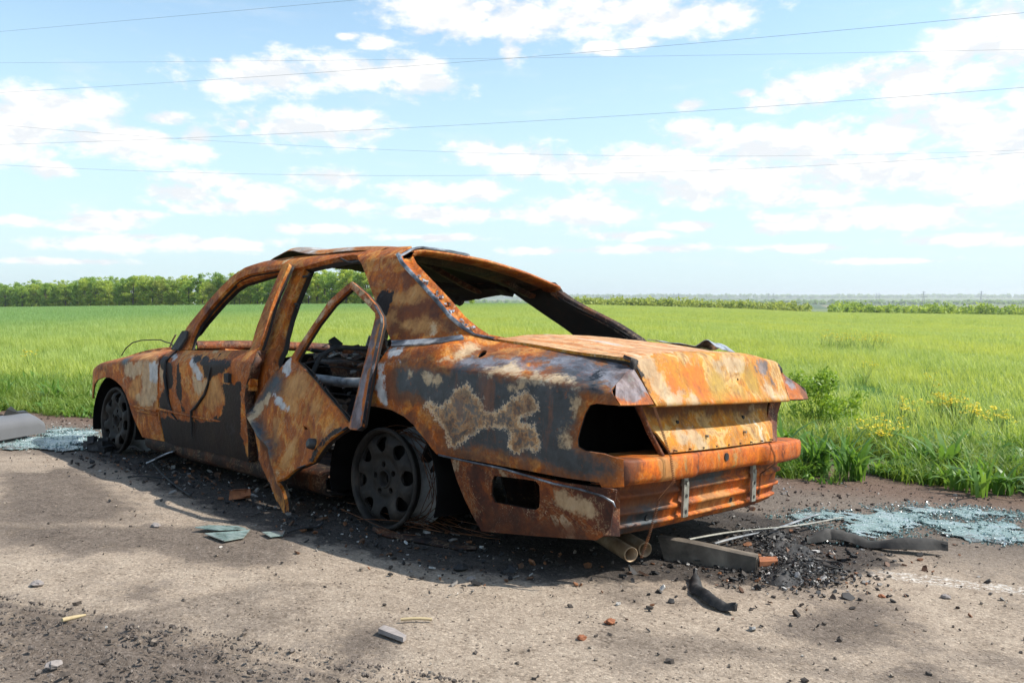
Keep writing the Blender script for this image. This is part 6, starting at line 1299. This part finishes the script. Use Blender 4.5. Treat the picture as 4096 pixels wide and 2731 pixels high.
for c in cen[::2]: m.tube([(0, 0, 0), (c[0] * .4, c[1] * .4, c[2] * .5), c[:3]], [.008, .005, .003], 5, cap=False)
m.build('stem', M['stem'], sh, {'tint': [.5] * len(m.v), 'hgt': [.5] * len(m.v)})

# ------------------------------------------------------------------ trees
def tree_proto(kind, seed):
    r_ = random.Random(seed); Hh = 6.2
    m = MB(); cen = []
    lean = r_.uniform(-.3, .3)
    m.tube([(0, 0, -.3), (.05, .02, 1.2), (lean * .5, .1, 3.0), (lean, 0, 5.2)], [.17, .13, .09, .03], 7, cap=False)
    for k in range(30):
        z0 = r_.uniform(.5, 5.0); a = r_.uniform(0, 6.28); L = r_.uniform(.9, 2.1) * (1.05 - .5 * abs(z0 - 2.4) / 3)
        e = Vector((math.cos(a) * L + lean * z0 / 5, math.sin(a) * L, z0 + r_.uniform(.3, 1.1)))
        m.tube([(lean * z0 / 5, 0, z0), (e.x * .55 + lean * .1, e.y * .55, z0 + .3 * (e.z - z0)), e], [.045, .03, .012], 5, cap=False)
        for q_ in (.55, 1.0): cen.append((e.x * q_ + r_.gauss(0, .15), e.y * q_ + r_.gauss(0, .15), z0 + (e.z - z0) * q_, r_.uniform(.35, .68)))
    for k in range(9): cen.append((lean + r_.gauss(0, .65), r_.gauss(0, .65), r_.uniform(4.9, 6.5), r_.uniform(.3, .65)))
    for k in range(7): cen.append((r_.gauss(0, 1.1), r_.gauss(0, 1.1), r_.uniform(.3, .9), r_.uniform(.35, .6)))
    V, F, t_, h_ = leaf_cloud(cen, 3800, 1.0, .13, seed, .65)
    return V, F, t_, h_, m
protos = []
for i, (kn, mt_) in enumerate((('tree1', 'tree1'), ('tree2', 'tree2'), ('tree3', 'tree3'), ('tree1', 'tree1'), ('tree3', 'tree3'), ('tree1', 'tree1'))):
    V, F, t_, h_, m = tree_proto(kn, 900 + i)
    root = empty('field_tree'); make('crown', V, F, M[mt_], root, {'tint': t_, 'hgt': h_}, False); m.build('trunk', M['bark'], root)
    protos.append([root, False])
TL = ['fresh green tree in the row behind the field', 'pale yellow-green tree in the row behind the field', 'dark green tree in the row behind the field']
A_ = camxy + 298 * (FH - .70 * RH); B_ = camxy + 143 * (FH - .083 * RH)
def put_tree(p, sc, rz, kind, label, group):
    root, used = protos[kind]
    if used:
        r_ = root.copy(); col.objects.link(r_)
        for ch in root.children: c = ch.copy(); col.objects.link(c); c.parent = r_
    else: r_ = root; protos[kind][1] = True
    r_.location = wpos(p[0], p[1], 0); r_.rotation_euler = (0, 0, rz); r_.scale = (sc * rnd.uniform(.95, 1.2), sc * rnd.uniform(.95, 1.2), sc)
    tag(r_, label, 'tree', group)
nT = 96
for row in range(2):
    for i in range(nT):
        f_ = (i + rnd.uniform(-.3, .3) + .5 * row) / (nT - 1); p = A_ + (B_ - A_) * min(f_, 1.0)
        back = (B_ - A_) / np.linalg.norm(B_ - A_); nrm = np.array([-back[1], back[0]]); nrm = nrm * np.sign(nrm @ FH)
        p = p + nrm * (row * 5.5 + rnd.uniform(-1, 1)); kd = rnd.choice((0, 0, 1, 2, 2, 3, 4, 5)); sc = rnd.uniform(.78, 1.16) * (1.0 + .08 * row)
        lb = {0: TL[0], 3: TL[0], 5: TL[0], 1: TL[1], 2: TL[2], 4: TL[2]}[kd]
        put_tree(p, sc, rnd.uniform(0, 6.28), kd, lb, {TL[0]: 'fresh green trees of the row', TL[1]: 'pale trees of the row', TL[2]: 'dark green trees of the row'}[lb])
# scrub wood beyond the field on the right, one far-off mass
def far_wood(name, n, dr, tr_, hh, seed, mat, label, size):
    r_ = np.random.default_rng(seed); d = r_.uniform(*dr, n); t = r_.uniform(*tr_, n)
    x = camxy[0] + d * (FH[0] + t * RH[0]); y = camxy[1] + d * (FH[1] + t * RH[1]); clump = fbm(x / 16, y / 16, 3)
    h = hh * (.45 + 1.0 * clump) * r_.uniform(.7, 1.15, n)
    cen = np.stack([x, y, H(x, y) + h * r_.uniform(.2, .8, n), h * .45], 1)
    V, F, t_, h_ = leaf_cloud(cen, n * 22, 1.0, size, seed, .75)
    o = make(name, V, F, mat, None, {'tint': t_, 'hgt': h_}, False); tag(o, label, kind='stuff')
far_wood('scrub_wood', 1300, (240, 330), (.05, .36), 3.1, 31, M['tree2'], 'pale scrubby wood beyond the right of the field', .40)
far_wood('scrub_wood', 1300, (235, 330), (.385, .80), 3.3, 32, M['tree1'], 'darker scrubby wood beyond the far right of the field', .40)
far_wood('distant_wood', 700, (420, 560), (.05, .80), 5.0, 33, M['tree3'], 'dark wood in the valley behind the scrub', .9)
far_wood('distant_wood', 2600, (4600, 6400), (-.9, .9), 20.0, 34, M['tree3'], 'dark line of woods on the far horizon', 9.0)
far_wood('distant_wood', 1500, (1800, 2600), (-.3, .9), 9.0, 35, M['tree3'], 'broken line of trees in the middle distance', 3.5)
# ------------------------------------------------------------------ far power pylons
def pylon_mesh():
    m = MB(); Hh = 26.0
    lv = [(0, 2.6), (9, 1.5), (17, .8), (26, .25)]
    cor = lambda z, w: [Vector((sx * w, sy * w, z)) for sx, sy in ((1, 1), (-1, 1), (-1, -1), (1, -1))]
    rings = [cor(*l) for l in lv]
    for a, b in zip(rings[:-1], rings[1:]):
        for i in range(4):
            m.tube([a[i], b[i]], .16, 4, cap=False); m.tube([a[i], b[(i + 1) % 4]], .09, 4, cap=False); m.tube([b[i], b[(i + 1) % 4]], .09, 4, cap=False)
    return m
def pylon_arms():
    m = MB()
    for z, w in ((17, 5), (20.5, 4), (24, 3)): m.tube([(-w, 0, z), (w, 0, z)], .16, 4); m.tube([(-w, 0, z), (0, 0, z + 1.4), (w, 0, z)], .09, 4)
    return m
pm = None
for i, (px_, dep, sc) in enumerate([(3692, 1250, 1.0), (3922, 1400, 1.0), (2694, 2100, 1.0), (2714, 2000, 1.0), (3072, 2100, 1.0), (3092, 2000, 1.0), (3504, 2300, 1.0), (3514, 2250, 1.0)]):
    p = camxy + dep * (FH + (px_ - 2048) / 3306 * RH)
    if pm is None:
        pm = empty('power_pylon'); pylon_mesh().build('mast', M['cable'], pm); pylon_arms().build('cross_arms', M['cable'], pm); o = pm
    else:
        o = pm.copy(); col.objects.link(o)
        for ch in pm.children: c = ch.copy(); col.objects.link(c); c.parent = o
    hz = float(H(p[0], p[1])); o.location = (p[0], p[1], hz); k = (dep * (1190 - (1164 if i < 2 else 1172)) / 3306 + 1.06 - hz) / 26; o.scale = (k, k, k); o.rotation_euler = (0, 0, .4)
    tag(o, ['nearer lattice power pylon above the dark scrub', 'second nearer lattice pylon at the far right of the horizon'][i] if i < 2 else ['faint far pylon left of its pair on the horizon nearest the car', 'faint far pylon right of its pair on the horizon nearest the car', 'faint far pylon left of the middle pair', 'faint far pylon right of the middle pair', 'faint far pylon left of the pair above the gap in the scrub', 'faint far pylon right of the pair above the gap in the scrub'][i - 2], 'pylon', 'power pylons on the horizon')
# ------------------------------------------------------------------ overhead cables (image rows they pass through, at their distances)
def cable(name, pts, d0, d1, label):
    X = np.array([p[0] for p in pts]) * 1.7415; Yp = np.array([p[1] for p in pts]) * 1.7415
    co = np.polyfit(X, Yp, min(2, len(pts) - 1)); path = []
    for x in np.linspace(-500, 4600, 50):
        yv = np.polyval(co, x); dep = 1 / np.interp(x, [0, 4096], [1 / d0, 1 / d1]); dep = max(dep, 5)
        t = (x - 2048) / 3306; v = (1365.5 - yv) / 3306; pt = math.tan(R(3.0387))
        up = (v - pt) / (1 + v * pt) * math.sqrt(1)
        hd_ = np.array([FH[0] + t * RH[0] * math.cos(R(3.0387)), FH[1] + t * RH[1] * math.cos(R(3.0387))])
        path.append((camxy[0] + dep * hd_[0], camxy[1] + dep * hd_[1], CAM.z + dep * up))
    m = MB(); m.tube(path, .0048, 6, cap=False); o = m.build(name, M['cable'])
    tag(o, label, 'cable', 'power cables crossing the sky')
cable('power_cable', [(0, 75), (415, 38), (830, 0)], 40, 22, 'topmost power cable, rising out of the sky at upper left')
cable('power_cable', [(0, 214), (1000, 148), (2330, 30)], 40, 22, 'second power cable rising steadily to the upper right corner')
cable('power_cable', [(0, 143), (400, 146), (1176, 132), (2352, 114)], 46, 36, 'nearly level power cable crossing the rising one')
cable('power_cable', [(0, 333), (1176, 281), (2352, 200)], 40, 24, 'power cable rising gently above the middle clouds')
cable('power_cable', [(0, 281), (350, 322), (1176, 352), (1600, 356), (2352, 346)], 40, 40, 'sagging power cable that dips from the left')
cable('power_cable', [(0, 377), (500, 402), (1000, 401), (2352, 350)], 40, 34, 'lowest power cable, sagging and rising to the right')

# ================================================================== THINGS LYING ON THE ROAD (car frame coordinates of the sloping shoulder)
def lie(o, x, y, z=0.0, rz=0.0, rx=0.0, ry=0.0):
    o.matrix_world = MC @ Matrix.Translation((x, y, z)) @ Matrix.Rotation(rz, 4, 'Z') @ Matrix.Rotation(rx, 4, 'X') @ Matrix.Rotation(ry, 4, 'Y')
    return o
# bent steel beam lying behind the tail pipes
a, b = np.array(DATA['g_beam'][0]), np.array(DATA['g_beam'][1]); L = float(np.hypot(*(b - a))); ang = math.atan2(b[1] - a[1], b[0] - a[0])
secs = []
for i, t in enumerate(np.linspace(0, 1, 14)):
    h_ = .085 - .020 * t; x = t * L
    base = [(0, 0), (0, h_), (.012, h_ + .006), (.06, h_ + .002), (.064, h_ - .006), (.062, .01), (.056, .006), (.055, h_ - .012), (.008, h_ - .012), (.007, 0)]
    secs.append([(x - (.03 * q_[1] / h_ if i == 0 else 0), (q_[0] - .03) * (1 - .1 * t), q_[1] + .002 * math.sin(5 * t)) for q_ in base + base[:1]])
m = MB(); m.grid([[s_[k] for s_ in secs] for k in range(len(secs[0]))], smooth=False); m.add(secs[0][:-1], [tuple(range(9, -1, -1))]); m.add(secs[-1][:-1], [tuple(range(10))])
o = m.build('steel_beam', M['beam']); lie(o, a[0], a[1], .0, ang); tag(o, 'sooty channel-shaped steel beam lying behind the tail pipes', 'beam')
# two light rods across the rubble
for i, (lb, r_, mt_) in enumerate((('long thin bare metal strip resting on the steel beam', .007, 'galv'), ('pale stick lying beside the long metal strip', .008, 'tube'))):
    a, b = np.array(DATA['g_rod'][2 * i]), np.array(DATA['g_rod'][2 * i + 1]); d = b - a
    m = MB(); m.tube([(a[0] + d[0] * t, a[1] + d[1] * t, (.085 - .06 * t if i == 0 else .018) + .006 * math.sin(7 * t + i)) for t in np.linspace(0, 1, 12)], [r_ * (1 + .25 * math.sin(11 * t)) for t in np.linspace(0, 1, 12)], 7, flat=.45)
    o = m.build('metal_strip' if i == 0 else 'stick', M[mt_]); o.matrix_world = MC; tag(o, lb, 'strip' if i == 0 else 'stick')
def ribbon(name, path, w, h, mat, label, cat, arch=.02, seed=0):
    P = np.array(path); t = np.linspace(0, 1, len(P)); n = 40; tt_ = np.linspace(0, 1, n); X = np.interp(tt_, t, P[:, 0]); Yq = np.interp(tt_, t, P[:, 1]); d = np.stack([np.gradient(X), np.gradient(Yq)], 1); d /= np.linalg.norm(d, axis=1, keepdims=True); nn = np.stack([-d[:, 1], d[:, 0]], 1)
    rows = []
    for k, v in enumerate(np.linspace(-1, 1, 7)):
        wig = w * (.5 + .35 * fbm(tt_ * 9 + seed, tt_ * 0 + seed, 2)) * (1 + .25 * (fbm(tt_ * 30, tt_ * 0 + v * 3 + seed, 2) - .4)) * np.clip(np.minimum(tt_, 1 - tt_) * 9, .25, 1)
        z = .006 + arch * np.abs(np.sin(tt_ * 5.5 + seed)) * (1 - .4 * v * v) + h * (1 - v * v) * (.6 + .8 * fbm(tt_ * 14, tt_ * 0 + v + seed, 2))
        rows.append(np.stack([X + nn[:, 0] * wig * v, Yq + nn[:, 1] * wig * v, z], 1))
    o = grid_panel(name, np.array(rows), mat, None, (0, 0, 1), .010); o.matrix_world = MC; tag(o, label, cat); return o
ribbon('rubber_strip', DATA['g_rubber1'], .055, .030, M['rubber'], 'long charred rubber strip lying in front of the shattered glass', 'rubber strip', .035, 3)
ribbon('rubber_strip', DATA['g_rubber2'], .034, .022, M['char'], 'curled black burnt rubber tongue lying nearest the camera behind the car', 'rubber strip', .015, 8)
ribbon('rusty_flat_bar', [(-.02, .84), (-.28, .80), (-.52, .72)], .055, .012, M['dark'], 'flat rusty tangle lying under the rear wheel arch', 'scrap', .006, 5)
# wire ring
c = DATA['g_ring'][0]; m = MB()
for k in range(3): m.tube([(c[0] + (.062 + .004 * k) * math.cos(t), c[1] + (.050 + .003 * k) * math.sin(t), .008 + .005 * k + .004 * math.sin(3 * t + k)) for t in np.linspace(0, 6.4, 40)], .0025, 5, cap=False)
m.tube([(c[0] - .05, c[1], .014), (c[0] + .05, c[1] + .01, .010)], .004, 5)
o = m.build('wire_ring', M['char']); o.matrix_world = MC; tag(o, 'thin black wire hoop lying on the worn white road line', 'wire ring')
# sheets of shattered windscreen glass
def glass_material():
    m, nt, b = material('shattered_glass')
    obj = nt.nodes.new('ShaderNodeTexCoord').outputs['Object']
    v = nd(nt, 'ShaderNodeTexVoronoi', {'feature': 'DISTANCE_TO_EDGE'}, Vector=obj, Scale=70.0).outputs[0]
    n1 = noise(nt, obj, 7, 8, .65); n2 = noise(nt, obj, 60, 5, .7)
    c = ramp(nt, n1, [(.34, (.13, .19, .185)), (.46, (.20, .29, .28)), (.56, (.28, .36, .37)), (.68, (.38, .43, .47))])
    c = mix(nt, smooth(nt, n2, .55, .68), c, (.50, .60, .60))
    dirt = smooth(nt, math_(nt, 'ADD', noise(nt, obj, 16, 8, .7), math_(nt, 'MULTIPLY', attr(nt, 'rim'), .22)), .60, .68)
    c = mix(nt, math_(nt, 'MULTIPLY', dirt, .85), c, (.10, .08, .065))
    nt.links.new(c, b.inputs['Base Color']); b.inputs['Roughness'].default_value = .22; b.inputs['Specular IOR Level'].default_value = .8
    h = math_(nt, 'ADD', math_(nt, 'MULTIPLY', smooth(nt, v, 0, .06), .6), n2)
    bp = nd(nt, 'ShaderNodeBump', None, Strength=.7, Distance=.008, Height=h); nt.links.new(bp.outputs[0], b.inputs['Normal'])
    return m
M['glass'] = glass_material()
def glass_sheet(poly, label, amp=.012, n=5200, cover=.5):
    V, F = triangulate(poly, (), .014)
    sd = np.clip(sd_poly(V, poly), 0, .3)
    k = fbm(V[:, 0] * 5, V[:, 1] * 5, 4) * .75 + .30 * fbm(V[:, 0] * 33 + 4, V[:, 1] * 33, 2) + np.clip(sd, 0, .12) * 1.3
    keep = k[F].mean(1) > (.72 - .22 * cover); F = F[keep]
    z = .005 + amp * fbm(V[:, 0] * 5, V[:, 1] * 5, 4) * np.clip(sd / .08, .2, 1)
    root = empty('shattered_glass', MC); tag(root, label, 'broken glass')
    o = shell('glass_sheet', np.stack([V[:, 0], V[:, 1], z], 1), F, .003, M['glass'], root, {'rim': 1 - np.clip(sd / .2, 0, 1)}, (0, 0, 1))
    P = np.array(poly); lo, hi = P.min(0) - .06, P.max(0) + .06; pts = []
    while len(pts) < n:
        q_ = rng.uniform(lo, hi, (4000, 2)); d_ = sd_poly(q_, poly)
        ok = rng.random(len(q_)) < np.clip((d_ + .07) / .12, 0, 1) * np.clip(fbm(q_[:, 0] * 8, q_[:, 1] * 8, 3) * 2.2 - .45, .05, 1)
        pts += q_[ok].tolist()
    def gr_(k): return (pts[k][0], pts[k][1], .006 + .016 * rnd.random() ** 2), rnd.choice((.6, .8, 1, 1, 1.5))
    m, t = flakes(n, gr_, .0040, 'grain', thick=1.2); g = m.build('glass_grains', M['grain'], root, {'tint': t}); g['kind'] = 'stuff'
M['grain'] = debris_mat('glass_grains', [(0, (.12, .20, .19)), (.4, (.20, .30, .285)), (.75, (.32, .42, .41)), (.95, (.75, .82, .82))], .2)
glass_sheet(DATA['g_glassR'], 'wide sheet of shattered greenish windscreen glass behind the car', .02, 6500, .5)
glass_sheet(DATA['g_glassL'], 'sheet of shattered bluish glass lying ahead of the front wheel', .012, 2500, .8)
def clear_glass():
    m, nt, b = material('green_glass_shard')
    obj = nt.nodes.new('ShaderNodeTexCoord').outputs['Object']
    c = ramp(nt, noise(nt, obj, 22, 7, .65), [(.36, (.14, .19, .17)), (.48, (.26, .37, .35)), (.62, (.42, .52, .50))])
    nt.links.new(c, b.inputs['Base Color']); b.inputs['Roughness'].default_value = .22; b.inputs['Specular IOR Level'].default_value = .9
    b.inputs['Transmission Weight'].default_value = .35
    return m
M['shard'] = clear_glass()
def slab(name, pts, z, th, mat, label, cat, group=None, tilt=0.0):
    P = np.array(pts); c = P.mean(0); n = len(P); m = MB()
    zz_ = [z + th + tilt * (p[1] - c[1]) + rnd.uniform(0, .004) for p in P]
    m.add([(*p, q_) for p, q_ in zip(P, zz_)] + [(*p, q_ - th) for p, q_ in zip(P, zz_)], [tuple(range(n)), tuple(range(2 * n - 1, n - 1, -1))] + [(i, n + i, n + (i + 1) % n, (i + 1) % n) for i in range(n)])
    me_ = m.build(name, mat); me_.matrix_world = MC; tag(me_, label, cat, group); return me_
slab('glass_shard', DATA['g_sh1'], .004, .004, M['shard'], 'large pale green glass shard lying nearest the hanging door', 'glass shard', None, .05)
slab('glass_shard', DATA['g_sh2'], .012, .004, M['shard'], 'narrow glass shard tucked behind the large green one', 'glass shard', None, .06)
slab('glass_shard', DATA['g_sh3'], .004, .004, M['shard'], 'small glass shard right of the large green one', 'glass shard', None, .05)
slab('stone_flake', DATA['g_flake'], .004, .012, M['stone'], 'flat pale grey shard on the dark dirt patch in the foreground', 'shard')
m = MB(); a, b = [np.array(p) for p in DATA['g_straw']]; m.tube([(*(a + (b - a) * t), .008 + .003 * math.sin(3 * t)) for t in np.linspace(0, 1, 6)], .0045, 6); o = m.build('dry_stalk', M['straw']); o.matrix_world = MC; tag(o, 'straight yellow dry stalk on the sunlit road', 'stalk')
m = MB(); a, b = [np.array(p) for p in DATA['g_twig']]; m.tube([(*(a + (b - a) * t + np.array([0, .012]) * math.sin(3 * t)), .010) for t in np.linspace(0, 1, 7)], [.006, .006, .007, .006, .006, .005, .003], 6); o = m.build('twig', M['straw']); o.matrix_world = MC; tag(o, 'bent pale twig among the tyre tracks', 'twig')
def stone(p, r, mat, label, name='stone', cat='stone', flat=.6):
    m = MB(); V_ = []
    for i in range(5):
        for k in range(8):
            th_ = math.pi * (i + .5) / 5; ph = 2 * math.pi * k / 8; q_ = r * rnd.uniform(.72, 1.15); V_.append((q_ * math.sin(th_) * math.cos(ph) * 1.25, q_ * math.sin(th_) * math.sin(ph), q_ * math.cos(th_) * flat))
    m.add(V_, [(i * 8 + k, i * 8 + (k + 1) % 8, (i + 1) * 8 + (k + 1) % 8, (i + 1) * 8 + k) for i in range(4) for k in range(8)] + [tuple(range(7, -1, -1)), tuple(range(32, 40))])
    o = m.build(name, mat); lie(o, p[0], p[1], r * flat * .7, rnd.uniform(0, 3)); tag(o, label, cat)
for key, r, mt_, lb, nm_, ct_ in (('g_s1', .018, 'stone', 'pale stone at the left of the sunlit patch', 'stone', 'stone'), ('g_s2', .016, 'stone', 'pinkish stone in the bottom left corner', 'stone', 'stone'), ('g_s3', .014, 'chip', 'orange-brown chip left of centre in the foreground', 'rust_chip', 'chip'), ('g_s4', .016, 'chip', 'dark brown lump right of centre in the foreground', 'rust_chip', 'chip'), ('g_s5', .024, 'char', 'round black lump in the shadow of the car', 'charred_lump', 'lump'), ('g_s6', .012, 'chip', 'orange brick crumb on the right of the road', 'rust_chip', 'chip'), ('g_s7', .016, 'stone', 'grey stone on the right of the road', 'stone', 'stone'), ('g_s8', .014, 'stone', 'white-ish stone beside the shadow edge', 'stone', 'stone'), ('g_s9', .02, 'stone', 'pale stone on the dark dirt at the left', 'stone', 'stone')):
    stone(DATA[key][0], r, M[mt_], lb, nm_, ct_)
o = slab('rust_plate', DATA['g_chip1'], .004, .018, M['chip'], 'orange-brown flat piece beside the steel beam', 'scrap')
# grey door trim lying at the left
T = empty('plastic_sill_trim'); tag(T, 'grey plastic bumper end lying on the road at the left edge', 'bumper piece')
g0, g1 = np.array(DATA['g_trim'][0]), np.array(DATA['g_trim'][1])
L = float(np.hypot(*(g1 - g0))) + .62; ang = math.atan2(g1[1] - g0[1], g1[0] - g0[0])
prof_ = [(-.01, .035), (-.005, .095), (.0, .125), (.018, .150), (.07, .172), (.125, .170), (.13, .15)]
rows = []
for t in np.linspace(0, 1, 26):
    e_ = 1 - .35 * float(sstep(.92, 1.0, t)); rows.append([(L * t - .62, p_[0] * e_ - .02 * math.sin(t * 2), .02 + (p_[1] - .02) * e_) for p_ in prof_])
P = np.array(rows); sk_ = grid_panel('skin', P, M['plastic'], T, (0, 1, .6), .006)
m = MB(); m.box((L * .38 - .62, .07, .035), (L * .95, .16, .07), taper=.8, jitter=.004); m.build('base', M['blackplastic'], T)
m = MB()
V_ = [(L - .95, .09, .165), (L - .90, .09, .22), (L - .84, .10, .235), (L - .78, .095, .20), (L - .72, .09, .17), (L - .82, .13, .165)]; m.add(V_, [(0, 1, 2, 3, 4), (0, 4, 5), (1, 5, 2), (0, 5, 1), (2, 5, 3), (3, 5, 4)]); m.box((L - .70, .11, .175), (.10, .04, .03), jitter=.008); m.build('torn_flap', M['blackplastic'], T)
lie(T, g0[0], g0[1], 0, ang)
for t_ in T.children: pass
# caliper, bent plate, rusty box by the sill
def clump(name, p, parts, mat, label, cat, rz=0):
    m = MB()
    for c_, s_, r3 in parts: m.box([q_ * .8 for q_ in c_], [q_ * .8 for q_ in s_], Matrix.Rotation(r3, 3, 'X') @ Matrix.Rotation(r3 * .7, 3, 'Y'), jitter=.006)
    o = m.build(name, mat); lie(o, p[0], p[1], 0, rz); tag(o, label, cat); return o
clump('brake_caliper', DATA['g_cal'][0], [((0, 0, .045), (.13, .09, .08), .1), ((.05, .02, .09), (.05, .05, .06), .3), ((-.07, .01, .03), (.06, .10, .05), -.2), ((.0, -.05, .06), (.10, .03, .09), .1), ((.10, 0, .04), (.06, .06, .07), .2)], M['char'], 'charred brake caliper lying in front of the front wheel', 'brake part', .5)
clump('rusty_box', DATA['g_box'][0], [((0, 0, .035), (.10, .06, .05), .15), ((.0, .01, .066), (.11, .075, .006), .2), ((.03, -.04, .03), (.05, .03, .05), -.3), ((-.05, .03, .05), (.06, .01, .04), .5)], M['chip'], 'small crumpled rusty box lying in front of the hanging door', 'scrap', .6)
pl = MB(); n = 8
P = np.array([[(u_ * .24 - .12, v_ * .15 - .075, .05 + .05 * v_ + .012 * math.sin(5 * u_ + 3 * v_)) for v_ in np.linspace(0, 1, n)] for u_ in np.linspace(0, 1, n)])
o = grid_panel('bent_plate', P, M['char'], None, (0, 0, 1), .004); bp_ = o; lie(o, *DATA['g_plate'][0], .0, 2.3, 0); tag(o, 'bent dark plate with bare metal edges beside the door sill', 'scrap')
m = MB(); m.tube([tuple(P[0, k]) for k in range(n)] + [tuple(P[k, -1]) for k in range(n)] + [tuple(P[-1, n - 1 - k]) for k in range(n)], .006, 5); e_ = m.build('plate_edge', M['melt'], o)
for i, key in enumerate(('g_w1', 'g_w2', 'g_w3')):
    a, b = [np.array(p) for p in DATA[key]]; m = MB(); m.tube([(*(a + (b - a) * t + np.array([.02, .01]) * math.sin(4 * t + i)), .014 + .006 * math.sin(6 * t)) for t in np.linspace(0, 1, 9)], .007, 6, flat=.6)
    o = m.build('burnt_strip', M['char']); o.matrix_world = MC; tag(o, ['thin black strip running away from the door sill', 'short black strip lying across the long one', 'black burnt bar lying beside the rear wheel'][i], 'strip')
# ------------------------------------------------------------------ rubble and gravel
def near_car(k):
    if rnd.random() < .75:
        x = rnd.uniform(-.9, 2.9); y = rnd.choice((1, 1, 1, -1)) * abs(rnd.gauss(.80, .20)) if rnd.random() < .8 else rnd.uniform(-.9, .9)
    else: x = rnd.gauss(-1.35, .25); y = rnd.gauss(-.15, .42)
    return (x, y, .006), rnd.choice((.5, .7, 1, 1, 1.7))
m, t = flakes(3600, near_car, .0095, 'trash', thick=.5); o = m.build('burnt_debris', M['trash'], None, {'tint': t}); o.matrix_world = MC; tag(o, 'burnt flakes and ash scattered round the car', kind='stuff')
M['charbits'] = debris_mat('char_bits', [(0, (.010, .010, .010)), (.5, (.022, .020, .019)), (.8, (.06, .045, .035)), (.94, (.40, .38, .36))], .5)
def pile(k):
    c = rnd.choice(((-1.45, -.12), (-1.45, -.12), (-1.30, -.35), (-1.50, .12), (-1.18, .10), (-1.55, -.05), (-1.12, -.55)))
    x, y = c[0] + rnd.gauss(0, .085), c[1] + rnd.gauss(0, .09); r_ = math.hypot(x - c[0], y - c[1]); return (x, y, .004 + .045 * math.exp(-(r_ / .09) ** 2) * rnd.random()), rnd.choice((.6, 1, 1.4))
for (cx_, cy_, r_) in ((-1.45, -.12, .15), (-1.30, -.36, .13), (-1.50, .12, .10), (-1.18, .02, .11), (-1.12, -.56, .12)):
    rows = []
    for rr in np.linspace(0, 1, 12):
        a_ = np.linspace(0, 2 * math.pi, 41); q_ = r_ * rr * (1 + .35 * (fbm(np.cos(a_) * 1.3 + cx_ * 9, np.sin(a_) * 1.3 + 7, 3) - .45))
        X_, Y_ = cx_ + q_ * np.cos(a_), cy_ + q_ * np.sin(a_); rows.append(np.stack([X_, Y_, -.006 + (1 - rr ** 1.5) * (.012 + .055 * fbm(X_ * 22, Y_ * 22, 4))], 1))
    o = grid_panel('char_mound', np.array(rows), M['char'], None, (0, 0, 1), .002); o.matrix_world = MC; tag(o, kind='stuff', label='mound of charred crumbs behind the car')
m, t = flakes(4200, pile, .0062, 'charbits', thick=.35); o = m.build('char_pile', M['charbits'], None, {'tint': t}); o.matrix_world = MC; tag(o, 'heaps of charred crumbs behind the tail of the car', kind='stuff')
M['soilbits'] = debris_mat('soil_clods', [(0, (.07, .056, .047)), (.4, (.115, .095, .08)), (.8, (.17, .14, .118))], .95)
LN = [-2.50 + .054 * i for i in range(9)]
def clod(k):
    u = rnd.uniform(-1.9, 1.0); s_ = LN[k % 9] + rnd.gauss(0, .006) + .006 * math.sin(u * 5); x = u * NU[0] + s_ * NR[0]; y = u * NU[1] + s_ * NR[1]
    return (x, y, float(H(x, y)) + .005), rnd.choice((.5, .7, 1, 1, 1.6))
m, t = flakes(6500, clod, .0030, 'soilbits', thick=1.4); o = m.build('track_clods', M['soilbits'], None, {'tint': t}); tag(o, 'crumbled clods along the tyre tracks in the near left corner', kind='stuff')
def vg(k):
    u = rnd.uniform(-4.5, 6.5); s_ = rnd.uniform(.5, 2.1); x = u * NU[0] + s_ * NR[0]; y = u * NU[1] + s_ * NR[1]
    return (x, y, float(H(x, y)) + .004), rnd.choice((.4, .6, .8, 1, 1.6))
M['vgrit'] = debris_mat('verge_grit', [(0, (.04, .026, .02)), (.4, (.10, .065, .048)), (.65, (.19, .14, .11)), (.85, (.36, .31, .27)), (.96, (.62, .60, .58))], .9)
m, t = flakes(5200, vg, .0068, 'vgrit', thick=1.0); o = m.build('verge_gravel', M['vgrit'], None, {'tint': t}); tag(o, 'coarse brown gravel between the road and the grass', kind='stuff')
M['grit'] = debris_mat('road_grit', [(0, (.07, .056, .046)), (.28, (.13, .103, .082)), (.55, (.21, .168, .130)), (.80, (.33, .275, .22)), (.94, (.50, .45, .39)), (.985, (.70, .66, .60))], .9)
gp = []
while len(gp) < 11000:
    x = rnd.uniform(-3.2, 4.5); y = rnd.uniform(-3.3, 2.7)
    d_, t_ = field_coords(np.array([x]), np.array([y]))
    if d_[0] > 1.4 and abs(t_[0]) < .68 and rnd.random() < min(1, 2.2 / d_[0]): gp.append((x, y))
def grit(k):
    x, y = gp[k]; return (x, y, float(H(x, y)) + .004), (rnd.random() ** 9 * 3.2 + .3)
m, t = flakes(len(gp), grit, .0026, 'grit', thick=1.0); o = m.build('gravel', M['grit'], None, {'tint': t}); tag(o, 'small stones and crumbs of earth on the road', kind='stuff')

# ------------------------------------------------------------------ spring haze over the plain
hm = bpy.data.materials.new('haze_air'); hm.use_nodes = True; hn_ = hm.node_tree; hn_.nodes.clear()
ho_ = hn_.nodes.new('ShaderNodeOutputMaterial'); pv = hn_.nodes.new('ShaderNodeVolumePrincipled')
pv.inputs['Color'].default_value = (.93, .97, 1.0, 1); pv.inputs['Density'].default_value = 1.7e-4; pv.inputs['Anisotropy'].default_value = .2
hn_.links.new(pv.outputs[0], ho_.inputs['Volume'])
m = MB(); m.box((0, 0, 22 - 12.5), (15600, 15600, 69)); hz = m.build('haze', hm); tag(hz, kind='stuff')
scene.cycles.volume_bounces = 0
